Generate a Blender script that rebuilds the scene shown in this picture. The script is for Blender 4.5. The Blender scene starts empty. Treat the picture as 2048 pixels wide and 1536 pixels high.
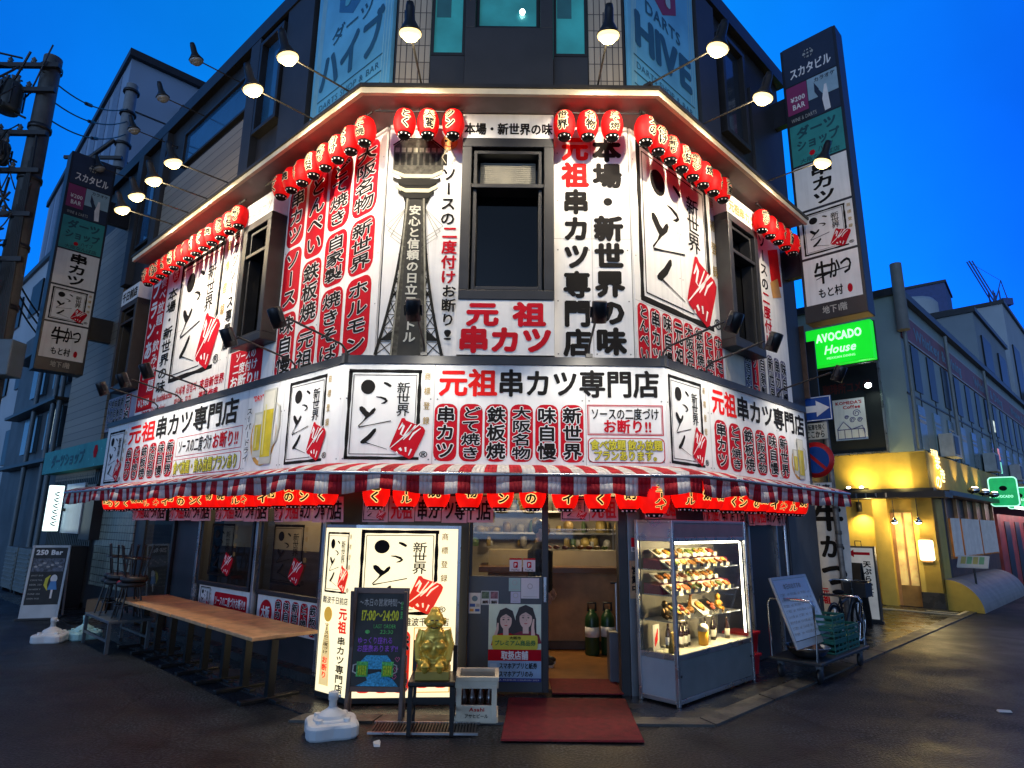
import bpy, math, random
from mathutils import Vector, Matrix
random.seed(7)
sc = bpy.context.scene
COL = sc.collection
rad, sin, cos, tan, pi = math.radians, math.sin, math.cos, math.tan, math.pi

# ------------------------------------------------------------------ camera, sky, exposure
PITCH, ROLL, EYE = rad(12.6), rad(0.62), 1.65
R0, F0, U0 = Vector((1, 0, 0)), Vector((0, cos(PITCH), sin(PITCH))), Vector((0, -sin(PITCH), cos(PITCH)))
CR, CU = cos(ROLL) * R0 + sin(ROLL) * U0, -sin(ROLL) * R0 + cos(ROLL) * U0
cam = bpy.data.cameras.new('camera')
camo = bpy.data.objects.new('camera', cam)
COL.objects.link(camo)
cam.sensor_width, cam.lens, cam.clip_end, cam.clip_start = 36, 36 * 1257 / 2048, 900, 0.05
camo.matrix_world = Matrix(((CR.x, CU.x, -F0.x, 0), (CR.y, CU.y, -F0.y, 0), (CR.z, CU.z, -F0.z, EYE), (0, 0, 0, 1)))
sc.camera = camo
sc.view_settings.view_transform = 'Standard'
sc.view_settings.look = 'None'
sc.view_settings.exposure = 0.0
sc.view_settings.gamma = 1.0
world = bpy.data.worlds.new('World')
sc.world = world
world.use_nodes = True
wn, wl = world.node_tree.nodes, world.node_tree.links
sky = wn.new('ShaderNodeTexSky')
sky.sky_type = 'NISHITA'
sky.sun_disc = False
sky.sun_elevation = rad(1.5)
sky.sun_rotation = rad(200)
# dusk: the Nishita sky is tinted deep blue ahead (palest over the corner), and shaped greyer behind, overhead and aside to cut the blue fill
wtc = wn.new('ShaderNodeTexCoord')
wsp = wn.new('ShaderNodeSeparateXYZ')
wl.new(wtc.outputs['Generated'], wsp.inputs[0])
wmr = wn.new('ShaderNodeMapRange')
wmr.inputs[1].default_value, wmr.inputs[2].default_value = -1, 1
wl.new(wsp.outputs[0], wmr.inputs[0])
ramp = wn.new('ShaderNodeValToRGB')
wl.new(wmr.outputs[0], ramp.inputs[0])
el = ramp.color_ramp.elements
el[0].position, el[0].color = .06, (.05, .16, .36, 1)
el[1].position, el[1].color = .94, (.06, .13, .28, 1)
for ps, c in ((.20, (.002, .19, .93, 1)), (.44, (.002, .31, 1, 1)), (.59, (.002, .28, 1, 1)), (.82, (.002, .11, .86, 1))):
    e_ = el.new(ps)
    e_.color = c
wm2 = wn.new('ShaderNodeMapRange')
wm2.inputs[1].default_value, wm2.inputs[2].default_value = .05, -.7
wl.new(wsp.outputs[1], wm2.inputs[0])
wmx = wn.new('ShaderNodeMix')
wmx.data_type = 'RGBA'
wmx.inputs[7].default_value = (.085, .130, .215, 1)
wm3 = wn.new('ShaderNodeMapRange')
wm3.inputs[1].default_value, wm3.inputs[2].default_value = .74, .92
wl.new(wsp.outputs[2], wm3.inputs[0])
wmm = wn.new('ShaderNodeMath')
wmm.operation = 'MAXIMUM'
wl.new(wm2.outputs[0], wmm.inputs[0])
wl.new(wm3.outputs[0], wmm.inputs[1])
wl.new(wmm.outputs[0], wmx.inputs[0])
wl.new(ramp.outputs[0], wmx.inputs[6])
tint = wn.new('ShaderNodeMix')
tint.data_type, tint.blend_type = 'RGBA', 'MULTIPLY'
tint.inputs[0].default_value = 1.0
gain = wn.new('ShaderNodeHueSaturation')
gain.inputs['Saturation'].default_value, gain.inputs['Value'].default_value = 0.0, 11.0
wl.new(sky.outputs[0], gain.inputs['Color'])
wnz = wn.new('ShaderNodeTexNoise')
wnz.inputs['Scale'].default_value, wnz.inputs['Detail'].default_value = 2.2, 5
wl.new(wtc.outputs['Generated'], wnz.inputs['Vector'])
wnr = wn.new('ShaderNodeMapRange')
wnr.inputs[1].default_value, wnr.inputs[2].default_value = .3, .7
wnr.inputs[3].default_value, wnr.inputs[4].default_value = 8.9, 12.6
wl.new(wnz.outputs['Fac'], wnr.inputs[0])
wl.new(wnr.outputs[0], gain.inputs['Value'])
wl.new(gain.outputs[0], tint.inputs[6])
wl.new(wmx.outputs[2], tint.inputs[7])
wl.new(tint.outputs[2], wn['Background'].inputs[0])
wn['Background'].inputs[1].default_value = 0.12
sc.cycles.use_denoising = True
sc.cycles.max_bounces = 6
sc.cycles.transparent_max_bounces = 12
sc.cycles.sample_clamp_indirect = 4.0
sc.cycles.caustics_reflective = False
sc.cycles.caustics_refractive = False

# ------------------------------------------------------------------ materials
MATS = {}


def mat(name, col, rough=.55, metal=0., var=.12, vs=5., bump=0., bs=60., emit=0., spec=.5, rv=.0, streak=0.):
    if name in MATS:
        return MATS[name]
    m = bpy.data.materials.new(name)
    m.use_nodes = True
    n, l = m.node_tree.nodes, m.node_tree.links
    b = n['Principled BSDF']
    b.inputs['Roughness'].default_value = rough
    b.inputs['Metallic'].default_value = metal
    b.inputs['Specular IOR Level'].default_value = spec
    tc = n.new('ShaderNodeTexCoord')
    nz = n.new('ShaderNodeTexNoise')
    nz.inputs['Scale'].default_value = vs
    nz.inputs['Detail'].default_value = 5
    l.new(tc.outputs['Object'], nz.inputs['Vector'])
    mr = n.new('ShaderNodeMapRange')
    mr.inputs[1].default_value, mr.inputs[2].default_value = .3, .7
    mr.inputs[3].default_value, mr.inputs[4].default_value = 1 - var, 1 + var
    l.new(nz.outputs['Fac'], mr.inputs[0])
    mx = n.new('ShaderNodeMix')
    mx.data_type, mx.blend_type = 'RGBA', 'MULTIPLY'
    mx.inputs[0].default_value = 1
    mx.inputs[6].default_value = (*col, 1)
    l.new(mr.outputs[0], mx.inputs[7])
    if streak:
        mp = n.new('ShaderNodeMapping')
        mp.inputs['Scale'].default_value = (9, 9, .5)
        l.new(tc.outputs['Object'], mp.inputs[0])
        ns = n.new('ShaderNodeTexNoise')
        ns.inputs['Scale'].default_value, ns.inputs['Detail'].default_value = 1.6, 6
        l.new(mp.outputs[0], ns.inputs['Vector'])
        ms = n.new('ShaderNodeMapRange')
        ms.inputs[1].default_value, ms.inputs[2].default_value = .48, .75
        ms.inputs[3].default_value, ms.inputs[4].default_value = 1, 1 - streak * 2
        l.new(ns.outputs['Fac'], ms.inputs[0])
        m2 = n.new('ShaderNodeMath')
        m2.operation = 'MULTIPLY'
        l.new(mr.outputs[0], m2.inputs[0])
        l.new(ms.outputs[0], m2.inputs[1])
        l.new(m2.outputs[0], mx.inputs[7])
    l.new(mx.outputs[2], b.inputs['Base Color'])
    if rv:
        r2 = n.new('ShaderNodeMapRange')
        r2.inputs[1].default_value, r2.inputs[2].default_value = .35, .65
        r2.inputs[3].default_value, r2.inputs[4].default_value = max(.03, rough - rv), min(1, rough + rv)
        l.new(nz.outputs['Fac'], r2.inputs[0])
        l.new(r2.outputs[0], b.inputs['Roughness'])
    if bump:
        n2 = n.new('ShaderNodeTexNoise')
        n2.inputs['Scale'].default_value = bs
        n2.inputs['Detail'].default_value = 4
        l.new(tc.outputs['Object'], n2.inputs['Vector'])
        bp = n.new('ShaderNodeBump')
        bp.inputs['Strength'].default_value = bump
        bp.inputs['Distance'].default_value = .02
        l.new(n2.outputs['Fac'], bp.inputs['Height'])
        l.new(bp.outputs[0], b.inputs['Normal'])
    if emit:
        l.new(mx.outputs[2], b.inputs['Emission Color'])
        b.inputs['Emission Strength'].default_value = emit
    MATS[name] = m
    return m


def glass(name, tintc=(.8, .9, .9), refl=.08, rough=.02):
    if name in MATS:
        return MATS[name]
    m = bpy.data.materials.new(name)
    m.use_nodes = True
    n, l = m.node_tree.nodes, m.node_tree.links
    n.remove(n['Principled BSDF'])
    t = n.new('ShaderNodeBsdfTransparent')
    t.inputs[0].default_value = (*tintc, 1)
    g = n.new('ShaderNodeBsdfGlossy')
    g.inputs['Roughness'].default_value = rough
    fr = n.new('ShaderNodeFresnel')
    fr.inputs[0].default_value = 1.5
    ad = n.new('ShaderNodeMath')
    ad.operation = 'ADD'
    ad.inputs[1].default_value = refl
    ad.use_clamp = True
    l.new(fr.outputs[0], ad.inputs[0])
    mx = n.new('ShaderNodeMixShader')
    l.new(ad.outputs[0], mx.inputs[0])
    l.new(t.outputs[0], mx.inputs[1])
    l.new(g.outputs[0], mx.inputs[2])
    l.new(mx.outputs[0], n['Material Output'].inputs[0])
    MATS[name] = m
    return m


def tilemat(name, col, mortar, sx, sz, rough=.4, offs=0.):
    """wall tiles laid in the object's own x/z plane"""
    if name in MATS:
        return MATS[name]
    m = mat(name, col, rough, var=.1)
    n, l = m.node_tree.nodes, m.node_tree.links
    tc = n.new('ShaderNodeTexCoord')
    sp = n.new('ShaderNodeSeparateXYZ')
    cb = n.new('ShaderNodeCombineXYZ')
    l.new(tc.outputs['Object'], sp.inputs[0])
    l.new(sp.outputs[0], cb.inputs[0])
    l.new(sp.outputs[2], cb.inputs[1])
    br = n.new('ShaderNodeTexBrick')
    br.offset = offs
    br.inputs['Scale'].default_value = 1
    br.inputs['Brick Width'].default_value = sx
    br.inputs['Row Height'].default_value = sz
    br.inputs['Mortar Size'].default_value = .006
    br.inputs['Color1'].default_value = (*col, 1)
    br.inputs['Color2'].default_value = (*[c * .8 for c in col], 1)
    br.inputs['Mortar'].default_value = (*mortar, 1)
    l.new(cb.outputs[0], br.inputs['Vector'])
    l.new(br.outputs['Color'], n['Principled BSDF'].inputs['Base Color'])
    bp = n.new('ShaderNodeBump')
    bp.inputs['Strength'].default_value = .4
    bp.inputs['Distance'].default_value = .01
    bp.invert = True
    l.new(br.outputs['Fac'], bp.inputs['Height'])
    l.new(bp.outputs[0], n['Principled BSDF'].inputs['Normal'])
    return m


BLACK = mat('ink_black', (.012, .011, .011), .75, var=.2, spec=.12)
RED = mat('ink_red', (.50, .006, .018), .75, spec=.12)
BRED = mat('ink_bright_red', (.72, .012, .012), .75, spec=.12)
WHITE = mat('vinyl_white', (.80, .79, .77), .45, var=.08, vs=2.5, bump=.35, bs=3.5, streak=.06, spec=.25)
WINK = mat('ink_white', (.82, .80, .78), .75, spec=.12)
GOLDI = mat('ink_gold', (.42, .28, .07), .5)
YEL = mat('ink_yellow', (.62, .56, .03), .5)
GREYI = mat('ink_grey', (.18, .18, .17), .5)
LGREY = mat('ink_light_grey', (.42, .42, .38), .5)
DKMET = mat('dark_metal', (.018, .018, .02), .42, var=.25)
DKWALL = mat('dark_wall', (.022, .022, .026), .5, var=.25, vs=3, bump=.1)
CHAR = mat('charcoal_panel', (.030, .032, .038), .5, var=.18, vs=2)
ALU = mat('aluminium', (.45, .46, .48), .32, .85, var=.12, rv=.1)
CREAM = mat('cream_paint', (.62, .56, .44), .5, var=.12)
WOOD = mat('wood_counter', (.38, .20, .08), .45, var=.3, vs=4)
WARMLIT = mat('backlit_panel', (1, .86, .52), .5, emit=1.15, var=.05, vs=1.5)
BULB = mat('lamp_glow', (1, .80, .42), .5, emit=7., var=0)
BULBW = mat('lamp_glow_white', (1, .9, .7), .5, emit=20., var=0)
TEAL = mat('teal_panel', (.03, .26, .25), .5, var=.12)
TEALINK = mat('teal_ink', (.01, .07, .09), .5)
CLEAR = glass('clear_glass', (.92, .95, .95), .03)
DARKGL = glass('dark_glass', (.10, .11, .13), .03, .04)
WOODT = mat('table_top_wood', (.58, .32, .15), .42, var=.28, vs=9, bump=.05, bs=90)
PLASTW = mat('white_plastic', (.62, .66, .68), .45, var=.1)

# ------------------------------------------------------------------ frames: front wall, left wall, right wall
AL, AR = rad(-48.3), rad(45.4)


class Fr:
    def __init__(s, x, y, ang):
        s.x, s.y, s.a = x, y, ang

    def w(s, x, y, z=0.):
        return Vector((s.x + x * cos(s.a) - y * sin(s.a), s.y + x * sin(s.a) + y * cos(s.a), z))


def wallpt(side, s, off=0.):
    if side == 'L':
        return (-1.5 + sin(AL) * s - cos(AL) * off, 6.75 + cos(AL) * s + sin(AL) * off)
    return (1.36 + sin(AR) * s + cos(AR) * off, 6.75 + cos(AR) * s - sin(AR) * off)


W0 = Fr(0, 0, 0)
FF = Fr(0, 6.75, 0)                        # front wall: x = world x, -y = towards the street
FL = Fr(-1.5, 6.75, -(pi / 2 + AL))        # left wall: x = minus distance from the corner
FRT = Fr(1.36, 6.75, pi / 2 - AR)          # right wall: x = distance from the corner
GF, GL, GR = Fr(0, 6.35, 0), Fr(-1.74, 6.35, FL.a), Fr(1.58, 6.35, FRT.a)   # fascia planes


def perpL(s):
    return Fr(*wallpt('L', s), -AL)        # local x = minus offset from the wall


def perpR(s):
    return Fr(*wallpt('R', s), -AR)        # local x = offset from the wall


# ------------------------------------------------------------------ mesh builder
class MB:
    def __init__(s):
        s.v, s.f, s.mi, s.sm, s.mats = [], [], [], [], []

    def slot(s, m):
        if m not in s.mats:
            s.mats.append(m)
        return s.mats.index(m)

    def add(s, vs, fs, m, smooth=False):
        o = len(s.v)
        s.v.extend(vs)
        k = s.slot(m)
        for f in fs:
            s.f.append([i + o for i in f])
            s.mi.append(k)
            s.sm.append(smooth)
        return s

    def box(s, x0, x1, y0, y1, z0, z1, m):
        vs = [(x, y, z) for z in (z0, z1) for y in (y0, y1) for x in (x0, x1)]
        return s.add(vs, [(0, 2, 3, 1), (4, 5, 7, 6), (0, 1, 5, 4), (2, 6, 7, 3), (0, 4, 6, 2), (1, 3, 7, 5)], m)

    def hexa(s, b, t, m):
        """prism between two loops of equal length"""
        n = len(b)
        fs = [tuple(range(n - 1, -1, -1)), tuple(range(n, 2 * n))]
        fs += [(i, (i + 1) % n, n + (i + 1) % n, n + i) for i in range(n)]
        return s.add(list(b) + list(t), fs, m)

    def prism(s, pts, z0, z1, m):
        return s.hexa([(x, y, z0) for x, y in pts], [(x, y, z1) for x, y in pts], m)

    def tube(s, pts, r, m, n=8, r1=None, cap=True):
        P = [Vector(p) for p in pts]
        vs, fs = [], []
        N = len(P)
        for i, p in enumerate(P):
            d = (P[min(i + 1, N - 1)] - P[max(i - 1, 0)]).normalized()
            a = d.cross(Vector((0, 0, 1)))
            if a.length < 1e-3:
                a = d.cross(Vector((0, 1, 0)))
            a.normalize()
            b = d.cross(a)
            rr = r if r1 is None else r + (r1 - r) * i / (N - 1)
            for k in range(n):
                t = 2 * pi * k / n
                vs.append(tuple(p + a * (rr * cos(t)) + b * (rr * sin(t))))
        for i in range(N - 1):
            for k in range(n):
                fs.append((i * n + k, i * n + (k + 1) % n, (i + 1) * n + (k + 1) % n, (i + 1) * n + k))
        s.add(vs, fs, m, n > 5)
        if cap:
            s.add(vs[:n], [tuple(range(n - 1, -1, -1))], m)
            s.add(vs[-n:], [tuple(range(n))], m)
        return s

    def lathe(s, prof, m, n=20, c=(0, 0, 0), sx=1., sy=1.):
        vs, fs = [], []
        for r, z in prof:
            for k in range(n):
                t = 2 * pi * k / n
                vs.append((c[0] + r * cos(t) * sx, c[1] + r * sin(t) * sy, c[2] + z))
        for i in range(len(prof) - 1):
            for k in range(n):
                fs.append((i * n + k, i * n + (k + 1) % n, (i + 1) * n + (k + 1) % n, (i + 1) * n + k))
        return s.add(vs, fs, m, True)

    def ell(s, c, rx, ry, rz, m, nu=16, nv=9):
        prof = [(max(.001, sin(pi * i / (nv - 1))), -cos(pi * i / (nv - 1))) for i in range(nv)]
        vs, fs = [], []
        for r, z in prof:
            for k in range(nu):
                t = 2 * pi * k / nu
                vs.append((c[0] + rx * r * cos(t), c[1] + ry * r * sin(t), c[2] + rz * z))
        for i in range(nv - 1):
            for k in range(nu):
                fs.append((i * nu + k, i * nu + (k + 1) % nu, (i + 1) * nu + (k + 1) % nu, (i + 1) * nu + k))
        return s.add(vs, fs, m, True)

    def poly(s, pts, m):
        return s.add(list(pts), [tuple(range(len(pts)))], m)

    def xf(s, M, start=0):
        s.v[start:] = [tuple(M @ Vector(p)) for p in s.v[start:]]
        return s

    def build(s, name, parent=None, bevel=0., loc=None):
        me = bpy.data.meshes.new(name)
        me.from_pydata(s.v, [], s.f)
        for m in s.mats:
            me.materials.append(m)
        me.polygons.foreach_set('material_index', s.mi)
        me.polygons.foreach_set('use_smooth', s.sm)
        me.update()
        o = bpy.data.objects.new(name, me)
        COL.objects.link(o)
        if parent:
            o.parent = parent
        if loc:
            o.location = loc
        if bevel:
            b = o.modifiers.new('bevel', 'BEVEL')
            b.width, b.segments, b.limit_method = bevel, 2, 'ANGLE'
        return o


def tag(o, label, cat, group=None):
    o['label'], o['category'] = label, cat
    if group:
        o['group'] = group
    return o


def thing(name, label, cat, fr=W0, x=0, y=0, z=0, group=None, rz=0.):
    o = bpy.data.objects.new(name, None)
    COL.objects.link(o)
    o.empty_display_size = .1
    o.location = fr.w(x, y, z)
    o.rotation_euler = (0, 0, fr.a + rz)
    return tag(o, label, cat, group)


def struct(name, mb, **k):
    o = mb.build(name, **k)
    o['kind'] = 'structure'
    return o


def kids(o):
    return [c for c in ALLK if c.parent == o]


def dup(root, loc, rz, label, scale=None):
    r = root.copy()
    COL.objects.link(r)
    r.location = loc
    r.rotation_euler = (0, 0, rz)
    if scale:
        r.scale = (scale,) * 3
    r['label'] = label
    for ch in root.children:
        c = ch.copy()
        COL.objects.link(c)
        c.parent = r
        for g in ch.children:
            d = g.copy()
            COL.objects.link(d)
            d.parent = c
    return r


ORD = ['first', 'second', 'third', 'fourth', 'fifth', 'sixth', 'seventh', 'eighth', 'ninth', 'tenth', 'eleventh', 'twelfth',
       'thirteenth', 'fourteenth', 'fifteenth', 'sixteenth', 'seventeenth', 'eighteenth', 'nineteenth', 'twentieth',
       'twenty-first', 'twenty-second', 'twenty-third', 'twenty-fourth']

# ------------------------------------------------------------------ lettering
GC = {}


def glyph(ch):
    """outline of one character of Blender's own font: points in em units, faces, border edges"""
    if ch in GC:
        return GC[ch]
    cu = bpy.data.curves.new('g', 'FONT')
    cu.body, cu.size, cu.resolution_u = ch, 1, 2
    o = bpy.data.objects.new('g', cu)
    COL.objects.link(o)
    me = bpy.data.meshes.new_from_object(o.evaluated_get(bpy.context.evaluated_depsgraph_get()))
    vs = [(v.co.x, v.co.y) for v in me.vertices]
    fs = []
    cnt = {}
    for p in me.polygons:
        f = list(p.vertices)
        if p.normal.z < 0:
            f.reverse()
        fs.append(f)
        for i in range(len(f)):
            e = tuple(sorted((f[i], f[i - 1])))
            cnt[e] = cnt.get(e, 0) + 1
    bd = [e for e, c in cnt.items() if c == 1]
    bpy.data.objects.remove(o)
    bpy.data.meshes.remove(me)
    bpy.data.curves.remove(cu)
    xs = [v[0] for v in vs] or [0]
    wide = ord(ch) > 0x2e00
    adv = 1.0 if wide else (max(xs) + .07 if vs else .3)
    GC[ch] = (vs, fs, bd, adv)
    return GC[ch]


LAY = .0025


class Print:
    """flat printing on a sign: coordinates in the wall's own x/z, drawn round an origin; -y is the side one reads"""

    def __init__(s, ox=0., oz=0., y0=0., mp=None):
        s.mb, s.ox, s.oz, s.y0, s.mp = MB(), ox, oz, y0, mp

    def pts(s, ps, l, e=0.):
        out = []
        for x, z in ps:
            if s.mp:
                x, z = s.mp(x, z)
            out.append((x - s.ox, s.y0 - l * LAY - e, z - s.oz))
        return out

    def poly(s, ps, m, l=1, e=0.):
        s.mb.add(s.pts(ps, l, e), [tuple(range(len(ps)))], m)

    def rect(s, x0, x1, z0, z1, m, l=1, e=0.):
        s.poly([(x0, z0), (x1, z0), (x1, z1), (x0, z1)], m, l, e)

    def frame(s, x0, x1, z0, z1, t, m, l=1):
        s.rect(x0, x1, z0, z0 + t, m, l)
        s.rect(x0, x1, z1 - t, z1, m, l)
        s.rect(x0, x0 + t, z0 + t, z1 - t, m, l)
        s.rect(x1 - t, x1, z0 + t, z1 - t, m, l)

    def rr(s, x0, x1, z0, z1, r, m, l=1):
        ps = []
        r = min(r, (x1 - x0) / 2, (z1 - z0) / 2)
        for cx, cz, a in ((x1 - r, z0 + r, -90), (x1 - r, z1 - r, 0), (x0 + r, z1 - r, 90), (x0 + r, z0 + r, 180)):
            for k in range(5):
                t = rad(a + k * 22.5)
                ps.append((cx + r * cos(t), cz + r * sin(t)))
        s.poly(ps, m, l)

    def ell(s, cx, cz, rx, rz, m, l=1, n=20, a0=0):
        s.poly([(cx + rx * cos(2 * pi * k / n + a0), cz + rz * sin(2 * pi * k / n + a0)) for k in range(n)], m, l)

    def stroke(s, ps, m, l=1, mul=1.):
        """brush stroke through (x, z, width) points"""
        L, Rr = [], []
        n = len(ps)
        for i, (x, z, w) in enumerate(ps):
            x0, z0, _ = ps[max(i - 1, 0)]
            x1, z1, _ = ps[min(i + 1, n - 1)]
            dx, dz = x1 - x0, z1 - z0
            q = math.hypot(dx, dz) or 1
            w = w * mul / 2
            L.append((x - dz / q * w, z + dx / q * w))
            Rr.append((x + dz / q * w, z - dx / q * w))
        P = s.pts(Rr + L, l)
        fs = [(i, i + 1, n + i + 1, n + i) for i in range(n - 1)]
        s.mb.add(P, fs, m)

    def glyph(s, ch, x0, x1, z0, z1, m, l=2, bold=.02, out=None, rot=False):
        if ch in ' 　':
            return
        vs, fs, bd, adv = glyph(ch)
        if not vs:
            return
        wide = adv == 1.0
        W, H = (x1 - x0), (z1 - z0)
        q = []
        for u, v in vs:
            u = u if wide else u / adv
            v = v + .12
            if rot:
                u, v = v, 1 - u
            q.append((x0 + u * W, z0 + v * H))
        s.mb.add(s.pts(q, l, .0), fs, m)
        em = min(W, H) if wide else H
        for wd, mm, ll in ((bold, m, l), (out[1] if out else 0, out[0] if out else None, l - 1)):
            if not wd:
                continue
            w = wd * em
            A, Fc = [], []
            for i, (a, b) in enumerate(bd):
                (ax, az), (bx, bz) = q[a], q[b]
                dx, dz = bx - ax, bz - az
                d = math.hypot(dx, dz)
                if d < 1e-6:
                    continue
                dx, dz = dx / d * w, dz / d * w
                o = len(A)
                A += s.pts([(ax - dx, az - dz), (ax + dz, az - dx), (bx + dz, bz - dx), (bx + dx, bz + dz), (bx - dz, bz + dx),
                            (ax - dz, az + dx)], ll, .0002 + i * 1.4e-5)
                Fc.append(tuple(range(o, o + 6)))
            s.mb.add(A, Fc, mm)
        if out:
            s.mb.add(s.pts(q, l - 1), fs, out[0])

    def ht(s, t, x0, x1, z0, z1, m, l=2, bold=.02, out=None):
        """one row of text filling the box"""
        adv = [glyph(c)[3] if c != ' ' else .35 for c in t]
        k = (x1 - x0) / sum(adv)
        x = x0
        for c, a in zip(t, adv):
            s.glyph(c, x, x + a * k, z0, z1, m, l, bold, out)
            x += a * k

    def vt(s, t, x0, x1, z0, z1, m, l=2, bold=.02, out=None):
        """one column of text filling the box, top down"""
        h = (z1 - z0) / len(t)
        for i, c in enumerate(t):
            b = z1 - (i + 1) * h
            g = h * .03
            s.glyph(c, x0, x1, b + g, b + h - g, m, l, bold, out, rot=c in 'ー～~-')

    def pill(s, t, x0, x1, z0, z1, m=None, l=1, bold=.03, r=.35, ow=.085):
        """black characters with a white rim on a red capsule"""
        m = m or RED
        s.rr(x0, x1, z0, z1, (x1 - x0) * r, m, l)
        p = (x1 - x0) * .08
        s.vt(t, x0 + p, x1 - p, z0 + p * 1.1, z1 - p * 1.1, BLACK, l + 2, bold, (WINK, ow))

    def build(s, name, parent):
        return s.mb.build(name, parent)


def logo(p, x0, x1, z0, z1, l=1, blk=None, red=None, wht=None, tm=True, frame=True, fine=True):
    """brush written shop mark: frame, black strokes, small column of characters and a tilted red seal"""
    blk, red, wht = blk or BLACK, red or RED, wht or WINK
    W, H = x1 - x0, z1 - z0
    rnd = random.Random(3)

    def T(u, v):
        return (x0 + u * W, z0 + v * H)

    def st(ps, m, ll, mul=1.):
        p.stroke([(*T(u, v), w * (W + H) / 2) for u, v, w in ps], m, ll, mul)
    if frame:
        t = .038
        for a, b in (((0.0, .02), (.89, .02)), ((.0, .98), (.89, .98)), ((.02, .02), (.02, .98)), ((.865, .36), (.865, .98))):
            n = 9
            st([(a[0] + (b[0] - a[0]) * i / n, a[1] + (b[1] - a[1]) * i / n, t * rnd.uniform(.75, 1.25)) for i in range(n + 1)], blk, l)
        if fine:
            for a, b in (((.06, .062), (.62, .062)), ((.06, .935), (.83, .935)), ((.06, .062), (.06, .935)), ((.828, .4), (.828, .935))):
                st([(*a, .008), (*b, .008)], blk, l + 1)
    # i
    p.ell(*T(.24, .80), .087 * W, .082 * H, blk, l + 1, 18)
    st([(.43, .85, .02), (.47, .835, .034), (.515, .81, .03), (.52, .805, .01)], blk, l + 1)
    # small tsu
    st([(.345, .69, .008), (.40, .685, .02), (.455, .665, .03), (.475, .645, .032), (.45, .625, .022), (.41, .615, .006)], blk, l + 1)
    # to
    p.poly([T(*q) for q in ((.245, .45), (.19, .50), (.155, .54), (.15, .575), (.18, .585), (.215, .565), (.245, .53), (.275, .515), (.305, .55),
                            (.335, .57), (.35, .55), (.33, .51), (.285, .475))], blk, l + 1)
    st([(.25, .47, .03), (.21, .42, .012), (.155, .365, .014), (.16, .352, .016), (.28, .375, .008), (.54, .425, .012)], blk, l + 2)
    # ku
    st([(.36, .34, .012), (.35, .32, .04), (.29, .25, .05), (.22, .195, .05), (.19, .185, .02)], blk, l + 1)
    st([(.215, .195, .016), (.33, .165, .007), (.51, .115, .006)], blk, l + 2)
    # column of three characters
    for i, c in enumerate('新世界'):
        a, b = T(.59, .725 - i * .125), T(.76, .86 - i * .125)
        p.glyph(c, a[0], b[0], a[1], b[1], blk, l + 1, .012 if fine else 0)
    if tm:
        for i, c in enumerate('商標登録'):
            a, b = T(.92, .88 - i * .165), T(1.0, .97 - i * .165)
            p.glyph(c, a[0], b[0], a[1], b[1], GOLDI, l + 1, .01 if fine else 0)
        a, b = T(.895, .02), T(1.0, .115)
        p.glyph('®', a[0], b[0], a[1] - .0 * H, b[1], blk, l + 1, .012 if fine else 0)
    # red seal
    seal = [(.665, .455), (.70, .46), (.725, .43), (.93, .36), (.955, .32), (.94, .27), (.82, .03), (.78, .015), (.56, .105), (.535, .14), (.55, .18)]
    p.poly([T(u + rnd.uniform(-.004, .004), v + rnd.uniform(-.004, .004)) for u, v in seal], red, l + 3)
    for ps in ([(.55, .13, .008), (.70, .25, .016), (.90, .40, .012)], [(.64, .33, .01), (.69, .40, .03), (.70, .37, .024), (.665, .28, .02), (.70, .26, .016), (.79, .39, .012)],
               [(.70, .22, .01), (.76, .28, .022), (.84, .38, .014)], [(.77, .22, .012), (.82, .29, .022), (.90, .345, .01)],
               [(.66, .13, .03), (.685, .10, .02)], [(.62, .09, .02), (.64, .07, .014)], [(.73, .14, .022), (.735, .09, .016)], [(.80, .12, .02), (.77, .05, .012)]):
        st(ps, wht, l + 4)


def beer(p, x0, x1, z0, z1, l=1):
    """printed glass of beer"""
    W, H = x1 - x0, z1 - z0
    amber, foam, glassc = mat('ink_amber', (.60, .46, .01), .5, var=.25), mat('ink_foam', (.72, .68, .55), .5), mat('ink_glass', (.55, .53, .44), .5)
    T = lambda u, v: (x0 + u * W, z0 + v * H)
    p.ell(*T(.45, .38), .46 * W, .38 * H, mat('ink_orange', (.60, .30, .04), .5), l)
    p.ell(*T(.47, .42), .42 * W, .36 * H, WINK, l + 1)
    for u0, u1, v0, v1, k in ((.08, .42, .12, .72, 0), (.38, .84, .02, 1.0, 1)):
        p.poly([T(*q) for q in ((u0 + .03, v0), (u1 - .03, v0), (u1, v1), (u0, v1))], glassc, l + 2 + 3 * k)
        p.poly([T(*q) for q in ((u0 + .06, v0 + .09), (u1 - .06, v0 + .09), (u1 - .05, v0 + (v1 - v0) * .72), (u0 + .05, v0 + (v1 - v0) * .72))], amber, l + 3 + 3 * k)
        p.rect(*[T(u0 + .05, 0)[0], T(u1 - .05, 0)[0], T(0, v0 + (v1 - v0) * .72)[1], T(0, v1 - .03)[1]], foam, l + 3 + 3 * k)
        p.rect(T(u0 + .12, 0)[0], T(u0 + .16, 0)[0], T(0, v0 + .12)[1], T(0, v1 - .2)[1], mat('ink_highlight', (.72, .66, .25), .4), l + 4 + 3 * k)
    p.stroke([(*T(.84, .80), .03 * W), (*T(.97, .74), .06 * W), (*T(1.0, .5), .07 * W), (*T(.93, .3), .06 * W), (*T(.82, .24), .03 * W)], glassc, l + 5)


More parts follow.
